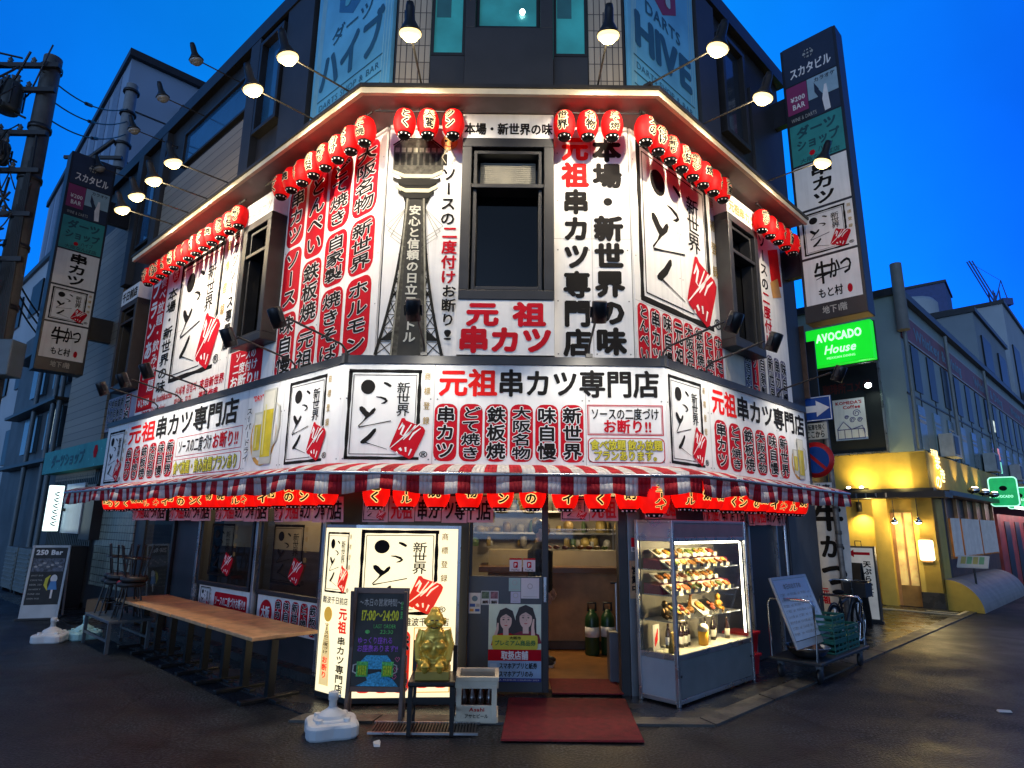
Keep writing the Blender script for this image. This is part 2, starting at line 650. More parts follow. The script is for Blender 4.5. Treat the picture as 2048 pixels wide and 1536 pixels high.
def spot(parent, loc, target, power, col=(1, .78, .45), size=120, blend=.7, r=.05, name='lamp_light'):
    d = bpy.data.lights.new(name, 'SPOT')
    d.energy, d.color, d.spot_size, d.spot_blend, d.shadow_soft_size = power, col, rad(size), blend, r
    o = bpy.data.objects.new(name, d)
    COL.objects.link(o)
    o.parent = parent
    o.location = loc
    o.rotation_euler = (Vector(target) - Vector(loc)).to_track_quat('-Z', 'Y').to_euler()
    return o


def point(parent, loc, power, col=(1, .8, .5), r=.05, name='lamp_light'):
    d = bpy.data.lights.new(name, 'POINT')
    d.energy, d.color, d.shadow_soft_size = power, col, r
    o = bpy.data.objects.new(name, d)
    COL.objects.link(o)
    o.parent = parent
    o.location = loc
    return o

# ------------------------------------------------------------------ ground
def wet_asphalt():
    m = bpy.data.materials.new('wet_asphalt')
    m.use_nodes = True
    n, l = m.node_tree.nodes, m.node_tree.links
    b = n['Principled BSDF']
    tc = n.new('ShaderNodeTexCoord')

    def noise(s, d=5):
        q = n.new('ShaderNodeTexNoise')
        q.inputs['Scale'].default_value, q.inputs['Detail'].default_value = s, d
        l.new(tc.outputs['Object'], q.inputs['Vector'])
        return q.outputs['Fac']

    def ramp(src, a, bb, c, d):
        q = n.new('ShaderNodeMapRange')
        for i, v in enumerate((a, bb, c, d)):
            q.inputs[i + 1].default_value = v
        l.new(src, q.inputs[0])
        return q.outputs[0]
    big, mid, grain = noise(.35, 6), noise(2.2, 6), noise(48, 5)
    mx = n.new('ShaderNodeMix')
    mx.data_type = 'RGBA'
    mx.inputs[6].default_value, mx.inputs[7].default_value = (.004, .0055, .008, 1), (.070, .085, .108, 1)
    ad = n.new('ShaderNodeMath')
    ad.operation = 'MULTIPLY'
    l.new(ramp(mid, .35, .7, .2, 1), ad.inputs[0])
    l.new(ramp(grain, .46, .70, .0, 1.3), ad.inputs[1])
    l.new(ad.outputs[0], mx.inputs[0])
    vo = n.new('ShaderNodeTexVoronoi')
    vo.feature = 'DISTANCE_TO_EDGE'
    vo.inputs['Scale'].default_value = .55
    wv = n.new('ShaderNodeMix')
    wv.data_type = 'VECTOR'
    wv.inputs[0].default_value = .12
    nz2 = n.new('ShaderNodeTexNoise')
    nz2.inputs['Scale'].default_value, nz2.inputs['Detail'].default_value = 1.7, 6
    l.new(tc.outputs['Object'], nz2.inputs['Vector'])
    l.new(tc.outputs['Object'], wv.inputs[4])
    l.new(nz2.outputs['Color'], wv.inputs[5])
    l.new(wv.outputs[1], vo.inputs['Vector'])
    ck = n.new('ShaderNodeMix')
    ck.data_type, ck.blend_type = 'RGBA', 'MULTIPLY'
    ck.inputs[0].default_value = 1
    l.new(mx.outputs[2], ck.inputs[6])
    l.new(ramp(vo.outputs['Distance'], .0, .010, .35, 1), ck.inputs[7])
    l.new(ck.outputs[2], b.inputs['Base Color'])
    b.inputs['Specular IOR Level'].default_value = .26
    ro = n.new('ShaderNodeMath')
    ro.operation = 'ADD'
    l.new(ramp(big, .40, .62, .36, .66), ro.inputs[0])
    l.new(ramp(mid, .3, .7, -.08, .12), ro.inputs[1])
    l.new(ro.outputs[0], b.inputs['Roughness'])
    bp = n.new('ShaderNodeBump')
    bp.inputs['Strength'].default_value, bp.inputs['Distance'].default_value = .8, .015
    l.new(grain, bp.inputs['Height'])
    b2 = n.new('ShaderNodeBump')
    b2.inputs['Strength'].default_value, b2.inputs['Distance'].default_value = .25, .05
    l.new(mid, b2.inputs['Height'])
    l.new(bp.outputs[0], b2.inputs['Normal'])
    l.new(b2.outputs[0], b.inputs['Normal'])
    return m


ASPH = wet_asphalt()
g = MB()
g.add([(-300, -60, 0), (300, -60, 0), (300, 400, 0), (-300, 400, 0)], [(0, 1, 2, 3)], ASPH)
struct('road', g)
CONC = mat('wet_concrete', (.030, .031, .032), .26, var=.35, vs=3, bump=.3, bs=40, rv=.15)


def ring(off, sL, sR):
    """line of the three walls, moved out by off, from far left to far right"""
    kl, kr = tan((pi / 2 + AL) / 2), tan((pi / 2 - AR) / 2)
    return [wallpt('L', sL, off), (-1.5 - off * kl, 6.75 - off), (1.36 + off * kr, 6.75 - off), wallpt('R', sR, off)]


def ring_prisms(mb, o0, o1, z0, z1, sL, sR, m, z0b=None, z1b=None):
    """three mitred lengths between offsets o0 (inner) and o1 (outer)"""
    a, b = ring(o0, sL, sR), ring(o1, sL, sR)
    for i in range(3):
        lo = [(*a[i], z0), (*b[i], z0 if z0b is None else z0b), (*b[i + 1], z0 if z0b is None else z0b), (*a[i + 1], z0)]
        hi = [(*a[i], z1), (*b[i], z1 if z1b is None else z1b), (*b[i + 1], z1 if z1b is None else z1b), (*a[i + 1], z1)]
        mb.hexa(lo, hi, m)


g = MB()
ring_prisms(g, -.3, .75, -.2, .012, 13, 9.6, CONC)
struct('pavement', g)
g = MB()
KERB = mat('kerb_concrete', (.07, .07, .066), .5, var=.35, vs=4, bump=.4, bs=30, rv=.15)
a, b = ring(.752, 13, 30), ring(.95, 13, 30)
for i, (p0, p1, q0, q1) in enumerate(((a[1], a[2], b[1], b[2]), (a[2], a[3], b[2], b[3]))):
    n = 5 if i == 0 else 26
    for k in range(n):
        L = lambda u, v, t: (u[0] + (v[0] - u[0]) * t, u[1] + (v[1] - u[1]) * t)
        t0, t1 = (k + .012) / n, (k + .988) / n
        g.prism([L(q0, q1, t0), L(q0, q1, t1), L(p0, p1, t1), L(p0, p1, t0)], -.1, .020, KERB)
struct('gutter', g)
# drain grate set in the pavement in front of the lit sign box
t = thing('drain_grate', 'slotted steel drain grate in the pavement under the chair', 'drain grate', W0, -.68, 5.62, .014)
g = MB()
for k in range(34):
    g.box(-.42 + k * .025, -.408 + k * .025, -.13, .13, 0, .014, DKMET)
g.box(-.44, .44, -.15, -.132, 0, .016, ALU).box(-.44, .44, .132, .15, 0, .016, ALU)
g.build('grate_bars', t)

# ------------------------------------------------------------------ the corner building
ZF, ZT = 2.45, 9.62
B = thing('restaurant_building', 'dark chamfered corner building hung with white red and black menu signs', 'building', FF, 0, 0, 0)
B.location = (0, 0, 0)
bl = ring(0, 12.2, 4.9)
back = [wallpt('R', 4.9, -9), wallpt('L', 12.2, -9)]
g = MB()
g.prism([bl[1], bl[2], bl[3], back[0], back[1], bl[0]], ZF, ZT, DKWALL)
g.build('upper_wall', B)
g = MB()
ring_prisms(g, -.25, .12, ZT, ZT + .28, 12.3, 5.0, DKMET)
g.build('parapet', B)
# tall plant room set back on the roof, with a railing
g = MB()
u = ring(-1.0, 7.5, 0)
pr = [wallpt('L', 3.7, -.45), wallpt('L', -.3, -.8), wallpt('L', -.3, -6), wallpt('L', 3.7, -6)]
g.prism([pr[1], pr[2], pr[3], pr[0]], ZT, ZT + 4.2, mat('plant_room', (.03, .04, .06), .5))
g.build('plant_room', B)
g = MB()
for o in (-.3, -1.2):
    for z in (.55, 1.1):
        g.tube([(*wallpt('L', 3.75, o), ZT + z), (*wallpt('L', 5.1, o), ZT + z)], .022, DKMET, 6)
for q in (3.75, 4.4, 5.1):
    g.tube([(*wallpt('L', q, -.3), ZT), (*wallpt('L', q, -.3), ZT + 1.1)], .022, DKMET, 6)
g.tube([(*wallpt('L', 5.1, -.3), ZT + 1.1), (*wallpt('L', 5.1, -1.2), ZT + 1.1)], .022, DKMET, 6)
g.tube([(*wallpt('L', 3.75, -.3), ZT + .05), (*wallpt('L', 4.4, -.3), ZT + 1.1), (*wallpt('L', 5.1, -.3), ZT + .1)], .018, DKMET, 6)
g.build('roof_railing', B)
g = MB()
q = wallpt('R', 3.4, -.3)
g.box(q[0] - .03, q[0] + .03, q[1] - .03, q[1] + .03, ZT + .2, ZT + 1.15, DKMET)
g.build('vent_pipe', B)


def sub(fr, name, parent=B):
    """an empty frame lying in one wall of the building is not a part: meshes are moved into place instead"""
    return None


def inwall(fr, mb, name, parent=B, bevel=0.):
    """build a part whose coordinates are in a wall frame, as a child of the building (whose own frame is the world)"""
    o = mb.build(name, parent, bevel)
    o.location = (fr.x, fr.y, 0)
    o.rotation_euler = (0, 0, fr.a)
    return o


SIDING = tilemat('stone_siding', (.30, .25, .19), (.05, .04, .035), 9.0, .17, .5)
TILE = tilemat('wall_tile', (.50, .43, .33), (.07, .06, .055), .075, .24, .3)
# left wall cladding
g = MB()
g.box(-7.55, -3.95, -.05, 0, 6.55, 8.32, SIDING)
inwall(FL, g, 'upper_cladding')
g = MB()
g.box(-12.15, -9.25, -.05, 0, 2.5, 8.4, SIDING)
inwall(FL, g, 'lower_cladding')
for x0, x1, dpt in ((-3.95, -3.62, .12), (-2.75, -1.95, .10), (-9.2, -8.9, .14), (-7.9, -7.6, .12)):
    g = MB()
    g.box(x0, x1, -dpt, 0, 6.55, 9.6, CHAR)
    inwall(FL, g, 'pilaster')
SKYGL = mat('window_reflective', (.02, .10, .22), .06, .0, var=.3, vs=1.2, spec=1.0)


def window(fr, x0, x1, z0, z1, dep=.1, fw=.09, pane=None, mull=(), fm=None, name='window', parent=B):
    fm = fm or DKMET
    g = MB()
    g.box(x0, x1, -dep, 0, z0, z0 + fw, fm).box(x0, x1, -dep, 0, z1 - fw, z1, fm)
    g.box(x0, x0 + fw, -dep, 0, z0 + fw, z1 - fw, fm).box(x1 - fw, x1, -dep, 0, z0 + fw, z1 - fw, fm)
    for z in mull:
        g.box(x0 + fw, x1 - fw, -dep + .01, 0, z - .025, z + .025, fm)
    f = inwall(fr, g, name, parent, .006)
    g = MB()
    g.add([(x0 + fw * .9, -.03, z0 + fw * .9), (x1 - fw * .9, -.03, z0 + fw * .9), (x1 - fw * .9, -.03, z1 - fw * .9), (x0 + fw * .9, -.03, z1 - fw * .9)],
          [(0, 1, 2, 3)], pane or SKYGL)
    g.build('pane', f)
    return f


window(FL, -3.56, -2.80, 7.72, 9.45, .14, .07)
window(FL, -6.75, -4.0, 8.45, 9.2, .08, .05)
window(FL, -8.8, -8.0, 7.3, 8.9, .1, .06)
window(FRT, 2.5, 3.3, 7.5, 9.3, .12, .08, mat('window_dark', (.02, .03, .045), .1, spec=.8))
g = MB()
g.box(3.6, 4.85, -.05, 0, 6.55, 8.9, CHAR)
g.box(1.75, 2.3, -.1, 0, 6.55, 9.55, CHAR)
inwall(FRT, g, 'pilaster')
# front of the third floor: tile columns, dark centre panel with teal lit windows
g = MB()
g.box(-1.47, -1.06, -.05, 0, 6.56, 9.6, TILE)
inwall(FF, g, 'tile_column')
g = MB()
g.box(.90, 1.32, -.05, 0, 6.56, 9.6, TILE)
inwall(FF, g, 'tile_column')
g = MB()
g.box(-.62, .46, -.16, 0, 6.5, 7.62, CHAR)
g.box(-.62, -.50, -.16, 0, 7.62, 9.6, CHAR).box(.30, .46, -.16, 0, 7.62, 9.6, CHAR)
inwall(FF, g, 'centre_panel', bevel=.008)
g = MB()
g.box(-1.05, -.63, -.07, 0, 6.5, 7.28, CHAR)
inwall(FF, g, 'spandrel_panel')
g = MB()
g.box(.47, .89, -.07, 0, 6.5, 7.28, CHAR)
inwall(FF, g, 'spandrel_panel')


def lit_recess(x0, x1, z0, z1, em, nm):
    """a glowing panel behind a pane in place of a lit room, for the windows where the dart bar's teal light shows"""
    tl = mat('teal_room_glow', (.03, .30, .33), .6, var=.35, vs=1.6, emit=.42)  # room light put into the panel as an even teal glow
    g = MB()
    g.box(x0, x1, -.012, -.004, z0, z1, tl)
    g.box(x0 + .05, x0 + (x1 - x0) * .55, -.02, -.013, z0 + (z1 - z0) * .35, z1, mat('teal_room_dim_glow', (.02, .13, .16), .6, emit=.25))  # dimmer copy of the glow painted over part of the panel
    f = inwall(FF, g, 'lit_window')
    h = MB()
    h.add([(x0, -.05, z0), (x1, -.05, z0), (x1, -.05, z1), (x0, -.05, z1)], [(0, 1, 2, 3)], CLEAR)
    h.build('pane', f)
    k = MB()
    for a, b_, c, d in ((x0, x0 + .035, z0, z1), (x1 - .035, x1, z0, z1), (x0 + .035, x1 - .035, z0, z0 + .04)):
        k.box(a, b_, -.068, -.04, c, d, DKMET)
    k.build('frame', f)
    return f


lit_recess(-1.05, -.63, 7.29, 9.0, 1, '')
lit_recess(.47, .89, 7.29, 9.0, 1, '')
f = lit_recess(-.49, .29, 7.68, 9.2, 1, '')
g = MB()
g.ell((.08, -.08, 7.92), .035, .02, .045, mat('window_lamp', (.8, 1, .95), .5, emit=7, var=0))
g.build('lamp', f)

# eave that carries the lamps, over the second floor
SOFF = mat('soffit_paint', (.22, .19, .195), .55, var=.12)
g = MB()
ring_prisms(g, 0, .55, 6.345, 6.40, 6.9, 4.0, SOFF)
e = g.build('eave', B)
g = MB()
ring_prisms(g, .551, .60, 6.345, 6.415, 6.95, 4.05, mat('eave_cream', (.75, .68, .52), .5))
g.build('eave_edge', e)
g = MB()
ring_prisms(g, 0.002, .62, 6.418, 6.46, 6.96, 4.06, DKMET)
g.build('eave_capping', e)
# second floor windows: near left, far left, centre, right
BLIND = mat('window_blind', (.22, .21, .17), .5)


def bay(fr, x0, x1, z0, z1, dep, mull, blind=False):
    f = window(fr, x0, x1, z0, z1, dep, .11, DARKGL, mull)
    g = MB()
    g.box(x0 + .1, x1 - .1, -.028, -.006, z0 + .1, z1 - .1, mat('room_dark', (.012, .014, .02), .6))
    g.build('back_panel', f)
    g = MB()
    for (a, b_, c, d) in ((x0 + .13, x0 + .17, z0 + .13, z1 - .13), (x1 - .17, x1 - .13, z0 + .13, z1 - .13)):
        g.box(a, b_, -dep * .8, -.035, c, d, DKMET)
    g.box(x0 + .171, x1 - .171, -dep * .8, -.035, z0 + .13, z0 + .17, DKMET).box(x0 + .171, x1 - .171, -dep * .8, -.035, z1 - .17, z1 - .13, DKMET)
    g.build('sash', f, .004)
    if blind:
        g = MB()
        for k in range(12):
            z = z1 - .22 - k * .026
            g.box(x0 + .2, x1 - .2, -.06, -.045, z, z + .020, BLIND)
        g.build('blind', f)


bay(FL, -3.12, -2.30, 4.05, 5.92, .26, (5.4,))
bay(FL, -8.5, -7.55, 4.1, 5.90, .25, (5.5,))
bay(FF, -.60, .45, 4.045, 6.02, .26, (5.42,), True)
bay(FRT, 2.02, 2.95, 4.0, 5.94, .24, (5.4,))

# ------------------------------------------------------------------ ground floor shell
g = MB()
a = ring(-.12, 12.2, 4.9)
g.prism([a[1], a[2], a[3], back[0], back[1], a[0]], -.02, .03, mat('floor_boards', (.22, .10, .03), .4, var=.3, vs=6, bump=.05))
g.build('floor', B)
GW = mat('ground_wall', (.03, .031, .036), .45, var=.25, vs=3, bump=.08)
# front: wall behind the lit sign, pillar, header, door posts
g = MB()
g.box(-1.495, -.63, 0, .12, .03, ZF, GW)
g.box(-.63, -.43, -.05, .12, .0, ZF, CHAR)
g.box(-.43, 1.12, .0, .12, 2.02, ZF, GW)
g.box(1.12, 1.21, -.03, .12, .0, ZF, DKMET)
inwall(FF, g, 'front_wall')
g = MB()
g.box(1.215, 1.355, -.04, .12, 0, ZF, mat('grey_steel', (.16, .17, .18), .35, .6, var=.15))
inwall(FF, g, 'door_post', bevel=.008)
# right wall
g = MB()
g.box(0.01, 4.9, 0, .12, 0, ZF, mat('grey_wall', (.10, .105, .115), .5, var=.2, vs=2, bump=.1))
w = inwall(FRT, g, 'right_wall')
g = MB()
g.box(2.35, 3.15, -.05, -.002, 0.02, 2.0, CHAR)
g.box(2.30, 2.345, -.09, -.002, 0.02, 2.1, ALU).box(3.16, 3.2, -.09, -.002, .02, 2.1, ALU)
g.box(2.345, 3.155, -.09, -.052, 2.01, 2.1, ALU)
inwall(FRT, g, 'side_door')
g = MB()
g.tube([(3.45, -.08, .05), (3.45, -.08, 2.3)], .03, ALU, 8).tube([(3.6, -.07, .05), (3.6, -.07, 2.3)], .022, CHAR, 8)
inwall(FRT, g, 'downpipe')
# left wall: base, pillars, header
g = MB()
for x0, x1, z0, z1 in ((-4.0, -.02, .0, .78), (-.72, -.02, .78, 2.1), (-2.32, -2.14, .78, 2.1), (-4.9, -3.9, .0, 2.1), (-6.7, -6.2, 0, 2.1),
                       (-8.9, -8.75, 0, 2.1), (-8.75, -6.7, 0, .45), (-12.2, -8.9, 0, 2.6), (-8.9, -.02, 2.1, ZF), (-6.2, -4.9, 1.9, 2.1)):
    g.box(x0, x1, 0, .12, z0 + (.0 if z0 else .0), z1, GW)
inwall(FL, g, 'left_wall')
g = MB()
g.box(-4.9, -.1, -.16, -.001, 0, .10, CONC)
inwall(FL, g, 'kerb_step')
g = MB()
g.box(-8.74, -6.72, -.02, .0, .46, 2.09, tilemat('green_tile', (.34, .37, .30), (.03, .035, .03), .13, .13, .25))
inwall(FL, g, 'tile_panel')
for x0, x1 in ((-2.13, -.73), (-3.88, -2.33)):
    f = window(FL, x0, x1, .79, 2.09, .06, .05, CLEAR, name='shop_window')
    g = MB()
    g.box((x0 + x1) / 2 - .02, (x0 + x1) / 2 + .02, -.05, -.031, .84, 2.04, DKMET)
    p = Print(0, 0, -.034)
    logo(p, x0 + .28, x0 + 1.06, .93, 1.62, 1, frame=True)
    p.build('window_lettering', f)
f = window(FL, -6.19, -4.91, .05, 1.89, .05, .07, CLEAR, name='side_window')
for x in (-3.95, -2.23, -.70):
    g = MB()
    g.box(x - .03, x + .03, -.07, -.002 if x != -.7 else .0, .1, 2.1, ALU)
    inwall(FL, g, 'mullion', bevel=.005)

# interior
IW = mat('inner_wall_cream', (.42, .33, .20), .6, var=.15, vs=2)
ID = mat('inner_wall_dark', (.05, .03, .02), .5, var=.3)
g = MB()
g.box(-6.2, -.6, 1.30, 1.4, 1.22, ZF, IW).box(-6.2, -.6, 1.28, 1.42, .04, 1.22, ID)
inwall(FL, g, 'inner_partition')
g = MB()
g.box(-1.6, 3.2, 4.2, 4.35, .04, ZF, mat('kitchen_wall', (.30, .27, .22), .5, var=.3, vs=3))
inwall(FF, g, 'back_wall')
g = MB()
g.box(-.3, 1.6, 2.2, 2.9, .04, 1.02, WOOD)
g.box(-.42, 1.75, 2.05, 3.0, 1.02, 1.09, mat('counter_top', (.10, .045, .02), .3, var=.3))
g.box(.38, .40, 2.19, 2.2, .06, 1.0, ID).box(-.3, 1.6, 2.17, 2.2, .04, .14, ID)
g.box(-.3, 1.6, 2.4, 2.9, 1.09, 1.3, mat('counter_back', (.25, .21, .14), .45))
inwall(FF, g, 'counter')
g = MB()
for z in (1.5, 1.85):
    g.box(-1.2, 2.6, 3.8, 4.18, z, z + .03, ALU)
rn = random.Random(5)
for k in range(90):
    x, z = -1.1 + rn.random() * 3.6, rn.choice((1.53, 1.88, 1.3))
    h, w_ = rn.uniform(.08, .24), rn.uniform(.03, .09)
    c = rn.choice([(.5, .5, .48), (.25, .18, .08), (.12, .2, .1), (.4, .3, .1), (.1, .1, .1), (.35, .33, .3)])
    m_ = mat('goods_%s' % 'abcdef'[int(c[0] * 100) % 6], c, .35)
    g.lathe([(.001, 0), (w_, 0), (w_, h * .7), (w_ * .5, h), (.001, h)], m_, 10, (x, 4.0 + rn.uniform(-.1, .1), z))
inwall(FF, g, 'kitchen_shelf')
for (x, y, z, p) in ((.6, 8.8, 2.38, 80), (-.3, 8.3, 2.38, 22), (1.4, 10.3, 2.38, 45), (-2.2, 8.0, 2.38, 22), (-3.4, 9.2, 2.38, 22)):
    g = MB()
    g.lathe([(.001, .04), (.12, .04), (.14, 0), (.11, -.02), (.001, -.03)], BULB, 16)
    l = g.build('ceiling_lamp', B, loc=(x, y, z + .02))
    point(l, (0, 0, -.12), p, (1, .74, .40), .12)

# ------------------------------------------------------------------ fascia signs over the awning
def board(fr, x0, x1, z0, z1, y, th, name, label, cat='sign', m=None, edge=None, group=None, part='panel'):
    """a flat sign: an Empty at its lower left corner, a panel, and a Print to draw on (in wall coordinates)"""
    t = thing(name, label, cat, fr, x0, y, z0, group)
    g = MB()
    g.box(0, x1 - x0, 0, th, 0, z1 - z0, m or WHITE)
    g.build(part, t)
    if edge:
        g = MB()
        e = edge
        g.box(-e, 0, -.012, th, -e, z1 - z0 + e, DKMET).box(x1 - x0, x1 - x0 + e, -.012, th, -e, z1 - z0 + e, DKMET)
        g.box(0, x1 - x0, -.012, th, -e, 0, DKMET).box(0, x1 - x0, -.012, th, z1 - z0, z1 - z0 + e, DKMET)
        g.build('frame', t)
    return t, Print(x0, z0)


MENU6 = ['串カツ', 'どて焼き', '鉄板焼', '大阪名物', '味自慢', '新世界']


def seams(p, xs, zs, x0, x1, z0, z1, l=0):
    for x in xs:
        p.rect(x - .004, x + .004, z0, z1, mat('seam_grey', (.45, .44, .42), .5), l, .0008)
    for z in zs:
        p.rect(x0, x1, z - .003, z + .003, mat('seam_grey', (.45, .44, .42), .5), l, .0012)
    for x in [x0 + .04, x1 - .04] + [q + d_ for q in xs for d_ in (-.035, .035)]:
        k = z0 + .06
        while k < z1:
            p.ell(x, k, .009, .009, mat('screw_grey', (.22, .21, .2), .4, .5), l + 1, 8)
            k += .62


def cap(t, x0, x1, z, dl=0., dr=0.):
    g = MB()
    g.prism([(x0 - .03 * dl, -.03), (x1 + .03 * dr, -.03), (x1 + .20 * dr, .28), (x0 - .2 * dl, .28)][::1], z, z + .085, DKMET)
    g.build('top_ledge', t)


# centre
t, p = board(GF, -1.74, 1.58, 2.22, 3.27, 0, .05, 'fascia_sign', 'white fascia sign above the entrance, square brush logo at its left end')
cap(t, 0, 3.32, 1.05, 1, 1)
seams(p, [-.80, .76], [], -1.74, 1.58, 2.22, 3.27)
logo(p, -1.69, -.84, 2.27, 3.21)
p.ht('元祖', -.76, -.15, 2.93, 3.23, BRED, 2, .032)
p.ht('串カツ専門店', -.15, 1.53, 2.93, 3.23, BLACK, 2, .03)
for i, c in enumerate(MENU6):
    x = -.79 + i * .258
    p.pill(c, x, x + .235, 2.265, 2.855)
p.frame(.775, 1.55, 2.545, 2.86, .009, RED, 1)
p.frame(.79, 1.535, 2.56, 2.845, .004, RED, 1)
p.ht('ソースの二度づけ', .81, 1.51, 2.70, 2.83, BLACK, 2, .022)
p.ht('お断り!!', .93, 1.43, 2.565, 2.71, RED, 2, .03)
p.rr(.775, 1.555, 2.265, 2.52, .05, RED, 1)
p.rr(.785, 1.545, 2.275, 2.51, .045, WHITE, 2)
p.ht('食べ放題', .80, 1.16, 2.39, 2.50, YEL, 5, .03, (BLACK, .075))
p.ht('飲み放題', 1.18, 1.53, 2.39, 2.50, YEL, 5, .03, (BLACK, .075))
p.ht('プランあります。', .83, 1.52, 2.285, 2.39, YEL, 5, .03, (BLACK, .075))
p.build('lettering', t)

# right: x = distance from the fascia corner
t, p = board(GR, 0, 3.72, 2.22, 3.27, 0, .05, 'fascia_sign', 'white fascia sign on the right street face, beer glass at its far end')
cap(t, 0, 3.72, 1.05, 1, 0)
seams(p, [.92, 2.75], [], 0, 3.72, 2.22, 3.27)
logo(p, .07, .84, 2.27, 3.21)
p.ht('元祖', .98, 1.58, 2.91, 3.22, BRED, 2, .032)
p.ht('串カツ専門店', 1.58, 3.68, 2.91, 3.22, BLACK, 2, .03)
for i, c in enumerate(MENU6):
    x = 1.01 + i * .345
    p.pill(c, x, x + .30, 2.28, 2.85)
beer(p, 3.13, 3.62, 2.29, 2.86)
p.build('lettering', t)

# left: x = minus the distance from the corner
t, p = board(GL, -7.42, 0, 2.22, 3.27, 0, .05, 'fascia_sign', 'long white fascia sign on the left street face, beer glass beside the near logo', )
cap(t, 0, 7.42, 1.05, 0, 1)
seams(p, [-1.2, -2.08, -4.3, -6.38], [], -7.42, 0, 2.22, 3.27)
logo(p, -1.08, -.22, 2.27, 3.21)
logo(p, -7.28, -6.42, 2.27, 3.17)
p.ht('元祖', -6.3, -5.1, 2.87, 3.21, BRED, 2, .032)
p.ht('串カツ専門店', -5.1, -2.32, 2.87, 3.23, BLACK, 2, .03)
for i, c in enumerate(MENU6):
    x = -6.3 + i * .345
    p.pill(c, x, x + .30, 2.28, 2.83)
p.frame(-4.2, -2.16, 2.55, 2.83, .008, RED, 1)
p.ht('ソースの二度づけ', -4.12, -3.02, 2.58, 2.80, BLACK, 2, .022)
p.ht('お断り!!', -3.0, -2.25, 2.58, 2.80, RED, 2, .03)
p.rr(-4.25, -2.13, 2.27, 2.51, .05, RED, 1)
p.rr(-4.24, -2.14, 2.28, 2.50, .045, WHITE, 2)
p.ht('食べ放題・飲み放題プランあり', -4.2, -2.2, 2.29, 2.49, YEL, 5, .03, (BLACK, .07))
beer(p, -1.92, -1.25, 2.29, 3.2)
p.ht('"DRY"', -1.92, -1.66, 3.08, 3.17, BRED, 7, .03)
p.vt('スーパードライ', -2.02, -1.88, 2.35, 3.02, BLACK, 14, .02)
p.build('lettering', t)

# ------------------------------------------------------------------ second floor signs
# left wall, near corner: four columns of menu capsules
t, p = board(FL, -2.29, -.02, 3.40, 6.33, -.03, .028, 'menu_banner', 'tall white banner of four columns of red menu capsules beside the tower picture')
seams(p, [-1.24], [4.86], -2.29, -.02, 3.40, 6.33)
cols = [(['大阪名物', '新世界', 'ホルモン'], -.66, -.15), (['どて焼き', '自家製', '焼きそば'], -1.21, -.72),
        (['とんぺい', '鉄板焼', '元祖'], -1.74, -1.27), (['串カツ', 'ソース', '味自慢'], -2.25, -1.80)]
for words, x0, x1 in cols:
    n = sum(len(w) for w in words)
    z = 6.28
    for w in words:
        h = 2.80 * len(w) / n
        p.pill(w, x0, x1, z - h + .03, z - .01, ow=.075, r=.28)
        z -= h
p.build('lettering', t)
# left wall: header over the near window, red notice below it
t, p = board(FL, -3.12, -2.30, 5.925, 6.25, -.25, .245, 'window_header', 'narrow white strip lettered above the near left upper window')
p.ht('元祖串カツ', -3.05, -2.35, 5.95, 6.14, LGREY, 2, .03)
p.build('lettering', t)
t, p = board(FL, -3.72, -2.31, 3.40, 4.12, -.03, .028, 'notice_banner', 'white wall sheet with a dark red square notice below the near left upper window')
p.rect(-3.62, -2.62, 3.52, 4.11, RED)
p.ht('ソースの', -3.45, -2.82, 3.93, 4.09, WINK, 2, .02)
p.ht('二度付け', -3.5, -2.75, 3.75, 3.92, WINK, 2, .02)
p.ht('お断り!!', -3.56, -2.68, 3.53, 3.74, WINK, 2, .03)
p.build('lettering', t)
# left wall: logo sheet with columns at both sides
t, p = board(FL, -7.50, -3.74, 3.40, 6.33, -.03, .028, 'logo_banner', 'broad white banner with a big brush logo between the two left upper windows')
seams(p, [-6.1, -4.02], [4.9], -7.5, -3.74, 3.4, 6.33)
logo(p, -6.02, -4.05, 3.98, 6.18)
p.vt('串カツソース専門店', -3.98, -3.76, 4.2, 6.25, BLACK, 2, .025)
p.vt('本場・新世界の味', -6.56, -6.12, 3.85, 5.85, BLACK, 2, .03)
p.ell(-6.3, 6.1, .16, .16, RED, 1)
p.glyph('店', -6.41, -6.19, 5.98, 6.2, WINK, 2, .03)
p.rect(-7.47, -6.66, 3.62, 6.30, RED, 1)
p.vt('食べ放題・飲み放題', -7.02, -6.70, 3.95, 6.22, WINK, 2, .02)
p.vt('プランあり', -7.42, -7.04, 4.2, 6.22, WINK, 2, .04)
p.rr(-7.40, -6.75, 3.66, 3.90, .06, BRED, 2)
p.ht('¥1,980', -7.36, -6.8, 3.69, 3.87, WINK, 3, .03)
for i, (a, b) in enumerate((('Delicious kushikatsu', 'from Shinsekai'), ('신세계 감성의', '맛있는 꼬치'), ('來自新世界', '美味炸串'))):
    x0, x1 = ((-7.1, -5.75), (-5.62, -4.75), (-4.65, -3.78))[i]
    p.ht(a, x0, x1, 3.69, 3.86, RED, 2, .025)
    p.ht(b, x0, x0 + (x1 - x0) * .82, 3.50, 3.67, RED, 2, .025)
p.build('lettering', t)
